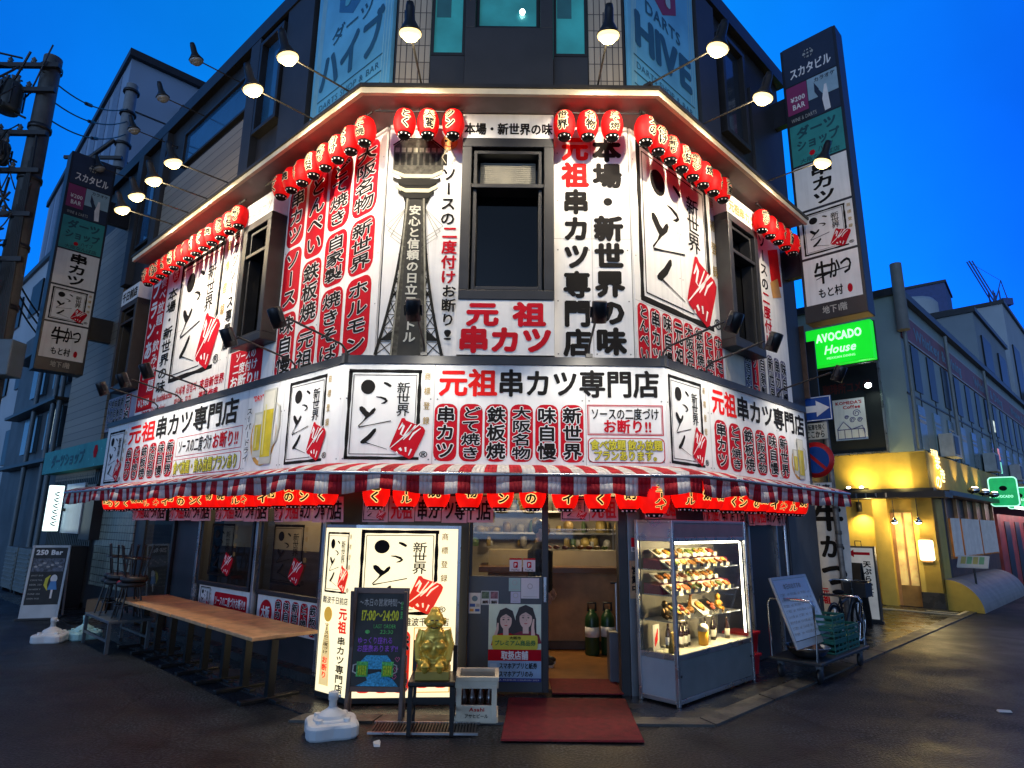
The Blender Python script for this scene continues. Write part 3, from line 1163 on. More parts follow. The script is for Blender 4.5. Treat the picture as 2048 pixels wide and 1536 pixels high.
# left wall: far end
t, p = board(FL, -8.5, -7.55, 5.905, 6.22, -.25, .245, 'window_header', 'white strip reading the branch name above the far left upper window')
p.ht('千日前店', -8.45, -7.6, 5.95, 6.16, BLACK, 2, .03)
p.build('lettering', t)
t, p = board(FL, -9.15, -7.53, 3.40, 4.08, -.03, .028, 'menu_banner', 'small grey purple sheet of menu columns at the far left end of the upper wall', m=mat('vinyl_purple', (.30, .28, .36), .5))
PUR = mat('ink_purple', (.10, .09, .16), .5)
for i, c in enumerate(('とんぺい', '串カツ', '味自慢', '鉄板焼', '新世界')):
    p.pill(c, -9.1 + i * .19, -8.94 + i * .19, 3.44, 4.05, PUR)
p.rect(-8.1, -7.8, 3.44, 4.05, RED, 1)
p.vt('元祖', -8.08, -7.82, 3.46, 4.03, BLACK, 4, .03, (WINK, .09))
p.build('lettering', t)

# front: tower picture sheet
t, p = board(FF, -1.495, -.62, 3.44, 6.34, -.03, .028, 'tower_banner', 'white banner with a grey lattice tower picture, left of the centre window')
DKG, MDG, LTG, CRM = mat('print_dark', (.022, .022, .020), .75, spec=.12), mat('print_mid', (.075, .072, .06), .75, var=.5, vs=16, spec=.12), mat('print_light', (.27, .26, .21), .75, var=.3, vs=20, spec=.12), mat('print_cream', (.50, .46, .30), .5)
cx = -1.15
# observation deck
p.poly([(-1.44, 6.05), (-1.33, 6.14), (-1.0, 6.14), (-.84, 6.0), (-.84, 5.72), (-1.0, 5.62), (-1.33, 5.62), (-1.44, 5.74)], MDG, 1)
for k in range(9):
    x = -1.42 + k * .072
    p.rect(x, x + .045, 5.80, 5.95, DKG, 2)
    p.rect(x, x + .05, 5.97, 6.03, LTG, 2)
p.stroke([(-1.45, 6.06, .02), (-1.33, 6.15, .02), (-1.0, 6.15, .02), (-.83, 6.01, .02)], DKG, 3)
for k, (z, w) in enumerate(((5.74, .30), (5.64, .28), (5.55, .25), (5.47, .21))):
    p.poly([(cx - w, z), (cx - w * .5, z - .06), (cx + w * .6, z - .06), (cx + w, z), (cx + w, z - .05), (cx + w * .6, z - .11), (cx - w * .5, z - .11), (cx - w, z - .05)][::-1], (CRM, DKG)[k % 2], 4 + k)
p.poly([(cx - .24, 5.62), (cx + .26, 5.62), (cx + .14, 5.30), (cx - .12, 5.30)][::-1], DKG, 3)
# shaft
for z0, z1, w0, w1 in ((3.46, 5.35, .20, .105),):
    p.poly([(cx - w0, z0), (cx + w0, z0), (cx + w1, z1), (cx - w1, z1)], MDG, 4)
    p.poly([(cx - w0 * .62, z0), (cx + w0 * .62, z0), (cx + w1 * .66, z1), (cx - w1 * .66, z1)], mat('print_board', (.05, .05, .046), .75, spec=.12), 5)
for s_ in (-1, 1):
    leg = [(cx + s_ * (.11 + .26 * (1 - k / 12) ** 1.9), 3.46 + 1.9 * k / 12, .035 - .012 * k / 12) for k in range(13)]
    p.stroke(leg, DKG, 6)
    inn = [(cx + s_ * (.095 + .10 * (1 - k / 12)), 3.46 + 1.9 * k / 12, .02) for k in range(13)]
    p.stroke(inn, LTG, 7)
    for k in range(12):
        a, b = leg[k], inn[min(12, k + 1)]
        p.stroke([(a[0], a[1], .012), (b[0], b[1], .010)], MDG, 2)
        a, b = leg[k + 1], inn[k]
        p.stroke([(a[0], a[1], .010), (b[0], b[1], .012)], DKG, 3)
        p.stroke([(leg[k][0], leg[k][1], .008), (inn[k][0], inn[k][1], .010)], MDG, 2)
    for k in range(3):
        z = 5.2 - k * .05
        p.stroke([(cx + s_ * .1, 5.25, .006), (cx + s_ * (.33 - .03 * k), 5.02 - k * .07, .008), (cx + s_ * .1, 4.85 - .05 * k, .006)], LTG, 2 + k)
for z, w in ((4.75, .17), (4.25, .22), (3.72, .34)):
    p.poly([(cx - w, z - .09), (cx + w, z - .09), (cx + w * .55, z + .03), (cx - w * .55, z + .03)], DKG, 3 if z > 4 else 2)
p.vt('安心と信頼の日立モートル', cx - .072, cx + .072, 3.60, 5.28, mat('print_letters', (.55, .54, .46), .5), 8, .03)
# mask ornament and column of writing
p.ell(-.78, 6.10, .10, .10, mat('print_orange', (.62, .30, .06), .5), 5)
for s_ in (-1, 1):
    p.stroke([(-.78 + s_ * .02, 6.02, .012), (-.78 + s_ * .08, 5.9, .012), (-.78 + s_ * .03, 5.82, .008)], CRM, 6)
    p.ell(-.78 + s_ * .04, 6.12, .02, .014, DKG, 6)
p.stroke([(-.83, 6.06, .008), (-.78, 6.04, .012), (-.73, 6.06, .008)], RED, 6)
p.vt('ソースの', -.86, -.68, 5.02, 5.78, BLACK, 3, .025)
p.vt('二度付け', -.83, -.65, 4.30, 5.03, RED, 3, .03)
p.vt('お断り!', -.81, -.64, 3.62, 4.30, BLACK, 9, .025)
p.build('picture', t)
# front: centre header, notice under the window, right columns
t, p = board(FF, -.605, .452, 6.025, 6.335, -.255, .25, 'window_header', 'white strip with one row of black writing over the centre upper window')
p.ht('本場・新世界の味', -.585, .44, 6.06, 6.22, BLACK, 2, .035)
p.build('lettering', t)
t, p = board(FF, -.605, .452, 3.42, 4.04, -.25, .245, 'name_board', 'white board with big red characters under the centre upper window')
p.ht('元', -.51, -.15, 3.74, 4.02, RED, 2, .055)
p.ht('祖', .0, .36, 3.74, 4.02, RED, 2, .055)
p.ht('串カツ', -.59, .435, 3.44, 3.74, RED, 2, .055)
p.build('lettering', t)
t, p = board(FF, .47, 1.352, 3.44, 6.34, -.03, .028, 'column_banner', 'white banner with two tall columns of brush characters, right of the centre window')
seams(p, [.905], [4.88], .47, 1.352, 3.44, 6.34)
p.vt('元祖', .56, .88, 5.52, 6.22, BRED, 2, .05)
p.vt('串カツ専門店', .57, .88, 3.46, 5.52, BLACK, 2, .05)
p.vt('本場・新世界の味', .93, 1.27, 3.48, 6.20, BLACK, 2, .055)
p.build('lettering', t)
# right wall
t, p = board(FRT, .005, 2.10, 3.40, 6.34, -.03, .028, 'logo_banner', 'white banner with tall brush logo over small capsules, right upper wall')
seams(p, [1.05], [4.155], .005, 2.1, 3.4, 6.34)
logo(p, .12, 2.05, 4.17, 6.27)
for i, c in enumerate(('とんぺい', '串カツ', '味自慢', '元祖', '大阪名物', '鉄板焼き', 'どて焼き', 'ホルモン')):
    p.pill(c, .04 + i * .252, .265 + i * .252, 3.44, 4.14)
p.build('lettering', t)
t, p = board(FRT, 2.02, 2.95, 5.945, 6.25, -.235, .23, 'window_header', 'narrow white strip lettered above the right upper window')
p.ht('元祖串カツ', 2.08, 2.9, 5.98, 6.16, GOLDI, 2, .03)
p.build('lettering', t)
t, p = board(FRT, 2.11, 3.38, 3.40, 4.14, -.03, .028, 'menu_banner', 'plain cream sheet with purple menu columns below the right upper window', m=CREAM)
for i, c in enumerate(('焼きそば', 'ソース', '自家製')):
    p.pill(c, 2.66 + i * .24, 2.87 + i * .24, 3.44, 4.12, PUR if i != 1 else RED)
p.build('lettering', t)
t, p = board(FRT, 3.40, 4.30, 3.40, 6.30, -.03, .028, 'column_banner', 'narrow white banner with one black and red column, far right upper wall')
p.vt('ソースの', 3.46, 3.72, 5.25, 6.2, BLACK, 2, .03)
p.vt('二度付け', 3.46, 3.72, 4.3, 5.25, RED, 2, .03)
for i, c in enumerate(('新世界', '串カツ', '味自慢')):
    p.pill(c, 3.44 + i * .24, 3.65 + i * .24, 3.44, 4.2, PUR)
p.poly([(3.8, 6.0), (4.2, 6.15), (4.25, 5.5), (3.85, 5.4)], BRED, 1)
p.poly([(3.8, 5.45), (4.1, 5.6), (4.2, 5.3), (3.85, 5.2)], mat('print_orange', (.62, .30, .06), .5), 2)
p.build('lettering', t)

# third floor dart bar banners
DARTB = mat('dart_banner_blue', (.13, .46, .70), .35, var=.2, vs=1.5, spec=.6)
DARTI = mat('dart_ink', (.02, .10, .18), .5)
DARTH = mat('dart_emblem', (.03, .16, .34), .5)


def dart(fr, x0, x1, z0, z1, label, right):
    t, p = board(fr, x0, x1, z0, z1, -.06, .05, 'dart_banner', label, m=DARTB)
    cx, W = (x0 + x1) / 2, x1 - x0
    if right:
        em, ei = mat('dart_emblem_red', (.22, .03, .08), .5), mat('dart_emblem_white', (.35, .55, .62), .5)
    else:
        em, ei = DARTH, mat('dart_emblem_teal', (.10, .42, .55), .5)
    ez = 8.95
    p.poly([(cx + .42 * cos(k * pi / 3 + pi / 6), ez + .46 * sin(k * pi / 3 + pi / 6)) for k in range(6)], em, 1)
    p.glyph('H', cx - .22, cx + .22, ez - .28, ez + .30, ei, 3, .06)
    if right:
        p.ht('DARTS', cx - .45, cx + .45, 8.22, 8.5, DARTI, 2, .02)
        p.ht('HIVE', cx - .72, cx + .72, 7.55, 8.25, DARTI, 2, .05)
    else:
        p.ht('ダーツ', cx - .5, cx + .5, 8.2, 8.48, DARTI, 2, .02)
        p.ht('ハイブ', cx - .75, cx + .75, 7.5, 8.2, DARTI, 2, .05)
    for z in (7.42, 7.17):
        p.rect(cx - .75, cx + .75, z, z + .02, DARTI, 2)
    p.ht('DARTS SHOP & BAR', cx - .7, cx + .7, 7.24, 7.38, DARTI, 2, .0)
    p.rect(cx - .75, cx + .75, 7.0, 7.02, DARTI, 2)
    for k in range(7):
        a = x0 + .04 + k * .03 if k < 4 else x1 - .2 + (k - 4) * .06
        p.stroke([(a, z0 + .1, .012), (a + .08, z1 - .1, .02)], mat('dart_streak', (.3, .6, .7), .4), 1)
    p.build('lettering', t)


dart(FL, -1.86, -.01, 6.56, 9.5, 'blue dart bar banner with katakana writing, left of the top floor windows', 0)
dart(FRT, .01, 1.70, 6.56, 9.5, 'blue green dart bar banner with latin letters, right of the top floor windows', 1)

# ------------------------------------------------------------------ awning
AWN = thing('awning', 'red and white striped fabric awning round the corner over the shop front', 'awning', W0, 0, 6.3, 2.2)
AWN.location = (0, 0, 0)
FABR = mat('awning_red', (.55, .012, .024), .75, var=.3, vs=5, bump=.1, bs=200)
FABW = mat('awning_white', (.74, .73, .70), .75, var=.2, vs=5, bump=.1, bs=200)
for m_, c_ in ((FABR, (.5, .01, .02)), (FABW, (.75, .70, .62))):
    n_, l_ = m_.node_tree.nodes, m_.node_tree.links
    tr = n_.new('ShaderNodeBsdfTranslucent')
    tr.inputs[0].default_value = (*c_, 1)
    ms = n_.new('ShaderNodeMixShader')
    ms.inputs[0].default_value = .35
    l_.new(n_['Principled BSDF'].outputs[0], ms.inputs[1])
    l_.new(tr.outputs[0], ms.inputs[2])
    l_.new(ms.outputs[0], n_['Material Output'].inputs[0])
ai, ao = ring(.40, 7.62, 3.95), ring(.86, 7.75, 4.02)
ai[1], ai[2] = (-1.74, 6.335), (1.58, 6.335)
ai[0], ai[3] = tuple(GL.w(-7.5, -.01))[:2], tuple(GR.w(3.78, -.01))[:2]
ao[1], ao[2] = (-1.93, 5.89), (1.78, 5.89)
ao[0], ao[3] = tuple(GL.w(-7.62, -.47))[:2], tuple(GR.w(3.82, -.47))[:2]
for i, n in enumerate((56, 31, 29)):
    g = MB()
    h = MB()
    for k in range(n):
        m_ = FABR if (k % 2 == 0) else FABW
        SUB = 3
        for j in range(SUB):
            t0, t1 = (k + j / SUB) / n, (k + (j + 1) / SUB) / n
            L = lambda u, v, t_: (u[0] + (v[0] - u[0]) * t_, u[1] + (v[1] - u[1]) * t_)
            sag = lambda t_: -.018 * abs(sin(t_ * n * pi / 6)) - .012 * sin(t_ * 17 + i)
            wv = lambda t_: .012 * sin(t_ * n * 1.1 + i) + .008 * sin(t_ * 41)
            rows = []
            for v, z in ((0, 2.235), (.35, 2.215), (.7, 2.185), (1, 2.135)):
                rows.append([(*L(L(ai[i], ai[i + 1], tt), L(ao[i], ao[i + 1], tt), v), z + (sag(tt) * v)) for tt in (t0, t1)])
            for r_, q in zip(rows, rows[1:]):
                g.add([q[0], q[1], r_[1], r_[0]], [(0, 1, 2, 3)], m_, True)
            c = (.1, 5.0) if i == 1 else None
            top = rows[-1]
            for (za, zb, e0, e1) in ((0, -.09, 0, 1), (-.09, -.19, 1, 2)):
                dirn = (0, -1) if i == 1 else ((sin(FL.a), -cos(FL.a)) if i == 0 else (sin(FRT.a), -cos(FRT.a)))
                pt = lambda P, tt, zz, e_: (P[0] + dirn[0] * wv(tt) * e_, P[1] + dirn[1] * wv(tt) * e_, P[2] + zz - (.007 * abs(sin(tt * n * pi / 2)) + .01 * sin(tt * 23) if zz < -.1 else 0))
                h.add([pt(top[0], t0, zb, e1), pt(top[1], t1, zb, e1), pt(top[1], t1, za, e0), pt(top[0], t0, za, e0)], [(0, 1, 2, 3)], m_, True)
    c = g.build('canopy_panel', AWN)
    md = c.modifiers.new('thick', 'SOLIDIFY')
    md.thickness = .006
    v = h.build('valance', AWN)
    md = v.modifiers.new('thick', 'SOLIDIFY')
    md.thickness = .005
for i, (e0, e1) in enumerate(((ai[0], ao[0]), (ai[3], ao[3]))):
    g = MB()
    g.hexa([(*e0, 2.0), (*e1, 1.93), (e1[0] + .006, e1[1] + .006, 1.93), (e0[0] + .006, e0[1] + .006, 2.0)],
           [(*e0, 2.225), (*e1, 2.125), (e1[0] + .006, e1[1] + .006, 2.125), (e0[0] + .006, e0[1] + .006, 2.225)], FABR)
    g.build('end_flap', AWN)
g = MB()
g.tube([(*q, 2.105) for q in ao], .018, ALU, 8)
g.build('front_rail', AWN)

# ------------------------------------------------------------------ paper lanterns
LRED = mat('lantern_paper', (.66, .004, .005), .6, var=.25, vs=9, emit=.5, spec=.2)
LGLOW = mat('lantern_paper_lit', (1., .006, .003), .55, var=.22, vs=9, emit=.72, spec=.2)
LCREAM = mat('lantern_cream', (.75, .60, .36), .5, emit=.18)
LYEL = mat('lantern_yellow_lit', (1, .72, .22), .5, emit=.9)


def make_lantern(words, paper, rim, label, r=.125, h=.29):
    t = thing('paper_lantern', label, 'lantern')
    g = MB()
    prof = []
    N = 26
    for k in range(N + 1):
        v = k / N
        q = r * (.52 + .48 * sin(pi * (.08 + .84 * v)) ** .75) + (.003 if k % 2 else -.002)
        prof.append((q, h * (v - .5)))
    g.lathe(prof, paper, 24)
    g.build('paper_body', t)
    g = MB()
    g.lathe([(.001, h / 2 + .022), (.06, h / 2 + .022), (.075, h / 2), (.076, h / 2 - .012), (.001, h / 2 - .014)], BLACK, 18)
    g.tube([(0, 0, h / 2 + .02), (0, 0, h / 2 + .075)], .008, BLACK, 6)
    g.build('top_cap', t)
    g = MB()
    g.lathe([(.001, -h / 2 + .014), (.076, -h / 2 + .012), (.078, -h / 2 - .012), (.06, -h / 2 - .035), (.001, -h / 2 - .038)], BLACK, 18)
    for k in range(9):
        a = k * 2 * pi / 9
        g.ell((.069 * cos(a), .069 * sin(a), -h / 2 - .022), .010, .010, .010, WINK, 6, 5)
    g.build('bottom_cap', t)

    def mp(u, v):
        return u, v
    p = Print(0, 0)
    n = len(words)
    hh = h * .8
    ch = min(hh / n, .115)
    z = ch * n / 2
    for c in words:
        p.glyph(c, -.062, .062, z - ch, z, BLACK, 3, .04, (rim, .12), rot=c == 'ー')
        z -= ch
    out = []
    for x, y, zz in p.mb.v:
        v = min(1, max(0, zz / h + .5))
        rr = r * (.52 + .48 * sin(pi * (.08 + .84 * v)) ** .75) + .004 - y * .45
        a = x / r
        out.append((rr * sin(a), -rr * cos(a), zz))
    p.mb.v = out
    p.build('lettering', t)
    return t


WORDS = ['とく', '天閣', 'クン', '世界', '名物', 'どて焼', 'スの', '付け', 'お断り', '自慢', '串カツ', '焼']
UP = [make_lantern(w, LRED, LCREAM, 'x') for w in WORDS]
used = set()


def hang(protos, idx, loc, rz, label, group, scale=1.):
    P = protos[idx % len(protos)]
    if id(P) not in used:
        used.add(id(P))
        P.location, P.rotation_euler = loc, (0, 0, rz)
        P.scale = (scale,) * 3
        P['label'], P['group'] = label, group
        return P
    o = dup(P, loc, rz, label, scale)
    o['group'] = group
    return o


ZL = 6.105
rl = random.Random(2)
GU = 'red paper lanterns under the eave'
for i, x in enumerate((-1.27, -1.0, -.71, .57, .84, 1.12)):
    lab = '%s red lantern from the left over the %s' % (ORD[i % 3], 'tower picture' if i < 3 else 'two tall character columns')
    hang(UP, i, FF.w(x, -.33, 6.15), rl.uniform(-.3, .3), lab, GU)
for i in range(8):
    hang(UP, i + 5, FL.w(-(.02 + i * .272), -.34, ZL), FL.a + rl.uniform(-.5, .8), '%s red lantern from the corner in the row above the near left menu columns' % ORD[i], GU)
for i in range(13):
    hang(UP, i + 8, FL.w(-(3.15 + i * .3), -.34, ZL - .03), FL.a + rl.uniform(-.3, .9), '%s red lantern from the near end of the row over the left logo banner' % ORD[i], GU)
for i in range(8):
    hang(UP, i + 6, FRT.w(-.14 + i * .262, -.34, ZL - .02), FRT.a + rl.uniform(-.7, .3), '%s red lantern from the corner in the row over the right logo banner' % ORD[i], GU)
for i in range(5):
    hang(UP, i + 10, FRT.w(2.9 + i * .28, -.34, ZL - .03), FRT.a + rl.uniform(-.7, .3), '%s red lantern from the window in the short far right eave row' % ORD[i], GU)
for fr, x0, x1, lab in ((FF, -1.62, -.6, 'tower picture'), (FF, .46, 1.5, 'tall character columns'), (FL, -2.4, .1, 'near left menu columns'),
                        (FL, -7.0, -3.0, 'left logo banner'), (FRT, -.2, 1.95, 'right logo banner'), (FRT, 2.75, 4.0, 'far right banner')):
    t = thing('lantern_rail', 'dark rod under the eave carrying the lanterns over the ' + lab, 'rail', fr, (x0 + x1) / 2, -.34, 6.30)
    g = MB()
    hw = (x1 - x0) / 2
    g.tube([(-hw, 0, 0), (hw, 0, 0)], .012, DKMET, 6)
    for x in (-hw * .9, 0, hw * .9):
        g.tube([(x, 0, 0), (x, 0, .05)], .008, DKMET, 6)
    g.build('rod', t)
LOWW = ['ビール', '焼', '物', 'とく', 'クン', 'スの', '酎', 'ハイ', 'チューハイ']
LOWP = [make_lantern(w, LGLOW, LYEL, 'x', .14, .30) for w in LOWW]
GLW = 'glowing red lanterns under the awning'
order = [0, 1, 2, 3, 5, 4, 7, 6]
for i, (x, k) in enumerate(((-1.29, 3), (-1.0, 0), (-.71, 1), (-.40, 2), (-.10, 4), (.21, 5), (.52, 7), (.83, 3), (1.13, 6))):
    hang(LOWP, k, FF.w(x, -.64, 1.945), rl.uniform(-.25, .25), '%s glowing red lantern from the left under the front awning edge' % ORD[i], GLW, .92)
hang(LOWP, 8, FRT.w(-.50, -.50, 1.93), .25, 'biggest glowing red lantern, hanging at the right corner above the display case', GLW, 1.08)
for i in range(11):
    hang(LOWP, i, FRT.w(-.22 + i * .272, -.66, 1.955), FRT.a + rl.uniform(-.9, -.2), '%s glowing red lantern behind the corner one, in the row over the display case' % ORD[i], GLW, rl.uniform(.84, .92))
for i in range(22):
    hang(LOWP, i + 3, FL.w(.16 - i * .297, -.62, 1.95), FL.a + rl.uniform(.2, .9), '%s glowing red lantern from the corner in the row under the left awning' % ORD[i], GLW, rl.uniform(.84, .92))

# ------------------------------------------------------------------ hanging cloth banners
CLOTH = mat('banner_cloth_lantern_tint', (.55, .42, .42), .8, var=.15, vs=8)  # white cloth; the lanterns' red light is put into its colour
CLOTHR = mat('banner_ink_red', (.48, .01, .02), .7)


def noren(fr, x0, x1, z0, z1, y, text, label, lg=True):
    t = thing('cloth_banner', label, 'banner', fr, x0, y, z0, 'cloth banners behind the lanterns')
    W, H = x1 - x0, z1 - z0
    g = MB()
    parts = len(text) + (1 if lg else 0)
    w = W / parts
    wav = lambda x, z: -.02 * sin(x * 13 + fr.x) * (1 - z / H) - .008 * sin(x * 31)
    for k in range(parts):
        n = 5
        for j in range(n):
            a, b = k * w + .004 + j * (w - .008) / n, k * w + .004 + (j + 1) * (w - .008) / n
            d = .006 * ((k * 7) % 3)
            g.add([(a, wav(a, 0), d), (b, wav(b, 0), d), (b, wav(b, H), H), (a, wav(a, H), H)], [(0, 1, 2, 3)], CLOTH, True)
    g.tube([(-.02, 0, H), (W + .02, 0, H)], .008, DKMET, 6)
    c = g.build('cloth', t)
    p = Print(0, 0, -.004)
    for k in range(parts):
        a, b = k * w + .012, (k + 1) * w - .012
        if lg and k == 0:
            logo(p, a, b, .015, H * .9, 1, red=CLOTHR, fine=False, tm=False)
        else:
            s_ = text[k - (1 if lg else 0)]
            m_ = CLOTHR if s_ == '元祖' else BLACK
            p.ht(s_, a + .01, b - .01, .025, H * .85, m_, 2, .035)
    p.mb.v = [(x, y_ + wav(x, z), z) for x, y_, z in p.mb.v]
    p.build('lettering', t)
    return t


TXT = ['元祖', '串カ', 'ツ専', '門店']
noren(FF, -1.49, -.17, 1.66, 1.93, -.30, TXT, 'wide pale cloth banner with black and red writing over the lit sign box')
noren(FF, .50, 1.08, 1.69, 1.93, -.32, ['元祖'], 'short white cloth banner, tinted pink as in lantern light, hanging in the open doorway')
for i in range(4):
    noren(FL, -1.42 - i * 1.55, -.02 - i * 1.55, 1.65, 1.92, -.30, TXT, '%s cloth banner from the corner, under the left awning' % ORD[i])
noren(FRT, -.42, .18, 1.72, 1.95, -.32, ['元祖'], 'short white cloth banner, tinted as in lantern light, beside the big corner lantern')
noren(FRT, .75, 1.75, 1.68, 1.95, -.30, TXT, 'cloth banner hanging directly above the display case')
noren(FRT, 1.85, 3.05, 1.67, 1.95, -.30, TXT, 'cloth banner at the far right end, beyond the display case')

# ------------------------------------------------------------------ lamps on arms
SHADE = mat('shade_black', (.02, .02, .022), .35, .3, var=.2)


def make_eave_lamp(on, label):
    """arm from the eave outwards along -y; origin at the foot of the arm"""
    t = thing('arm_lamp', label, 'lamp')
    g = MB()
    g.tube([(0, .05, .03), (0, -.70, .02), (0, -.86, .24)], .011, DKMET, 8)
    g.box(-.03, .03, .0, .09, 0, .04, DKMET)
    g.build('arm', t)
    g = MB()
    c = (0, 0, 0)
    g.lathe([(.001, .27), (.035, .27), (.045, .22), (.05, .10), (.09, .03), (.118, -.012), (.112, -.012), (.085, .03), (.042, .09), (.001, .10)], SHADE, 20)
    g.tube([(-.055, .02, .05), (-.055, .02, .2)], .006, SHADE, 6)
    M = Matrix.Translation((0, -.80, .02)) @ Matrix.Rotation(rad(20), 4, 'X')
    g.xf(M)
    g.build('lamp_shade', t)
    g = MB()
    g.ell((0, 0, -.03), .112, .112, .052, mat('lamp_halo_dish', (1, .74, .32), .5, emit=2.0, var=0) if on else mat('bulb_off', (.3, .3, .3), .2), 18, 9)  # warm glow round the core paints in the lamp's halo
    g.ell((0, 0, -.06), .078, .078, .045, BULB if on else mat('bulb_off', (.3, .3, .3), .2), 18, 9)
    g.xf(M)
    g.build('bulb', t)
    if on:
        spot(t, (0, -.775, -.07), (0, .80, -1.42), 395, (1, .86, .66), 94, .55, .07)
        point(t, (0, -.74, -.16), 20, (1, .76, .40), .06)
    return t


GE = 'arm lamps on the eave'
E0 = make_eave_lamp(True, 'x')
first = [True]


def place(proto, loc, rz, label, group, scale=None):
    if id(proto) not in used:
        used.add(id(proto))
        proto.location, proto.rotation_euler = loc, (0, 0, rz)
        proto['label'], proto['group'] = label, group
        return proto
    o = dup(proto, loc, rz, label, scale)
    o['group'] = group
    return o


for x, lab in ((-1.06, 'lit arm lamp in front of the left tile column'), (.93, 'lit arm lamp in front of the right tile column')):
    place(E0, FF.w(x, -.56, 6.46), FF.a, lab, GE)
for i, s in enumerate((.02, .79, 3.07, 3.78, 4.47, 5.1)):
    lab = ('lit arm lamp beside the blue katakana banner, nearest the corner', 'lit arm lamp left of the blue katakana banner, low against the window',
           'uppermost lamp of the far group of four on the left eave', 'second lamp from the top in the far group of four on the left eave',
           'third lamp from the top in the far group of four on the left eave', 'lowest and farthest lamp of the four on the left eave')[i]
    place(E0, FL.w(-s, -.56, 6.46), FL.a, lab, GE)
for i, s in enumerate((-.32, .75, 2.59)):
    lab = ('lit arm lamp beside the banner with latin letters', 'lit arm lamp before the dark right wall, near the tall sign', 'lit arm lamp shining on the white panel of the tall right sign')[i]
    place(E0, FRT.w(s, -.56, 6.46), FRT.a, lab, GE)
D0 = make_eave_lamp(False, 'x')
for i, s in enumerate((4.4, 5.84, 7.31, 9.4)):
    place(D0, FL.w(-s, -.02, 9.15), FL.a, '%s unlit lamp from the right along the left roof edge' % ORD[i], 'unlit lamps along the roof edge')


def make_spot(label):
    t = thing('arm_spotlight', label, 'spotlight')
    g = MB()
    g.tube([(0, 0, 0), (0, 0, .07), (0, -.06, .12), (0, -.70, .25)], .012, DKMET, 8)
    g.box(-.035, .035, -.03, .03, -.005, .03, DKMET)
    g.build('arm', t)
    g = MB()
    g.lathe([(.001, .20), (.066, .20), (.070, .19), (.070, 0), (.062, 0), (.060, .03), (.001, .04)], SHADE, 20)
    g.box(-.085, -.072, -.02, .02, .05, .15, SHADE).box(.072, .085, -.02, .02, .05, .15, SHADE)
    M = Matrix.Translation((0, -.75, .13)) @ Matrix.Rotation(rad(26), 4, 'X')
    g.xf(M)
    g.build('lamp_shade', t)
    g = MB()
    g.lathe([(.001, .012), (.05, .015), (.058, .02)], BULBW, 16)
    g.xf(M)
    g.build('lens', t)
    spot(t, (0, -.73, .115), (0, 0.1, -1.0), 38, (1, .93, .80), 118, .7, .04)
    return t


S0 = make_spot('x')
GS = 'black spotlights on the fascia ledge'
for x, lab in ((-.92, 'black spotlight on the ledge in front of the tower picture'), (.80, 'black spotlight on the ledge in front of the tall character columns')):
    place(S0, GF.w(x, -.02, 3.36), 0, lab, GS)
for i, s in enumerate((-.04, .99, 3.37, 4.25, 5.16)):
    place(S0, FL.w(-s, -.43, 3.36), FL.a, '%s black spotlight from the corner on the ledge of the left fascia' % ORD[i], GS)
for i, s in enumerate((-.11, .80, 2.76)):
    place(S0, FRT.w(s, -.43, 3.36), FRT.a, '%s black spotlight from the corner on the ledge of the right fascia' % ORD[i], GS)

# ------------------------------------------------------------------ tall projecting signs
SIGNDK = mat('sign_casing', (.02, .022, .03), .4, .2)
NAVY = mat('sign_navy', (.02, .03, .06), .4)
PLUM = mat('sign_plum', (.26, .03, .12), .45)
PALEB = mat('sign_pale_blue', (.30, .45, .52), .45)


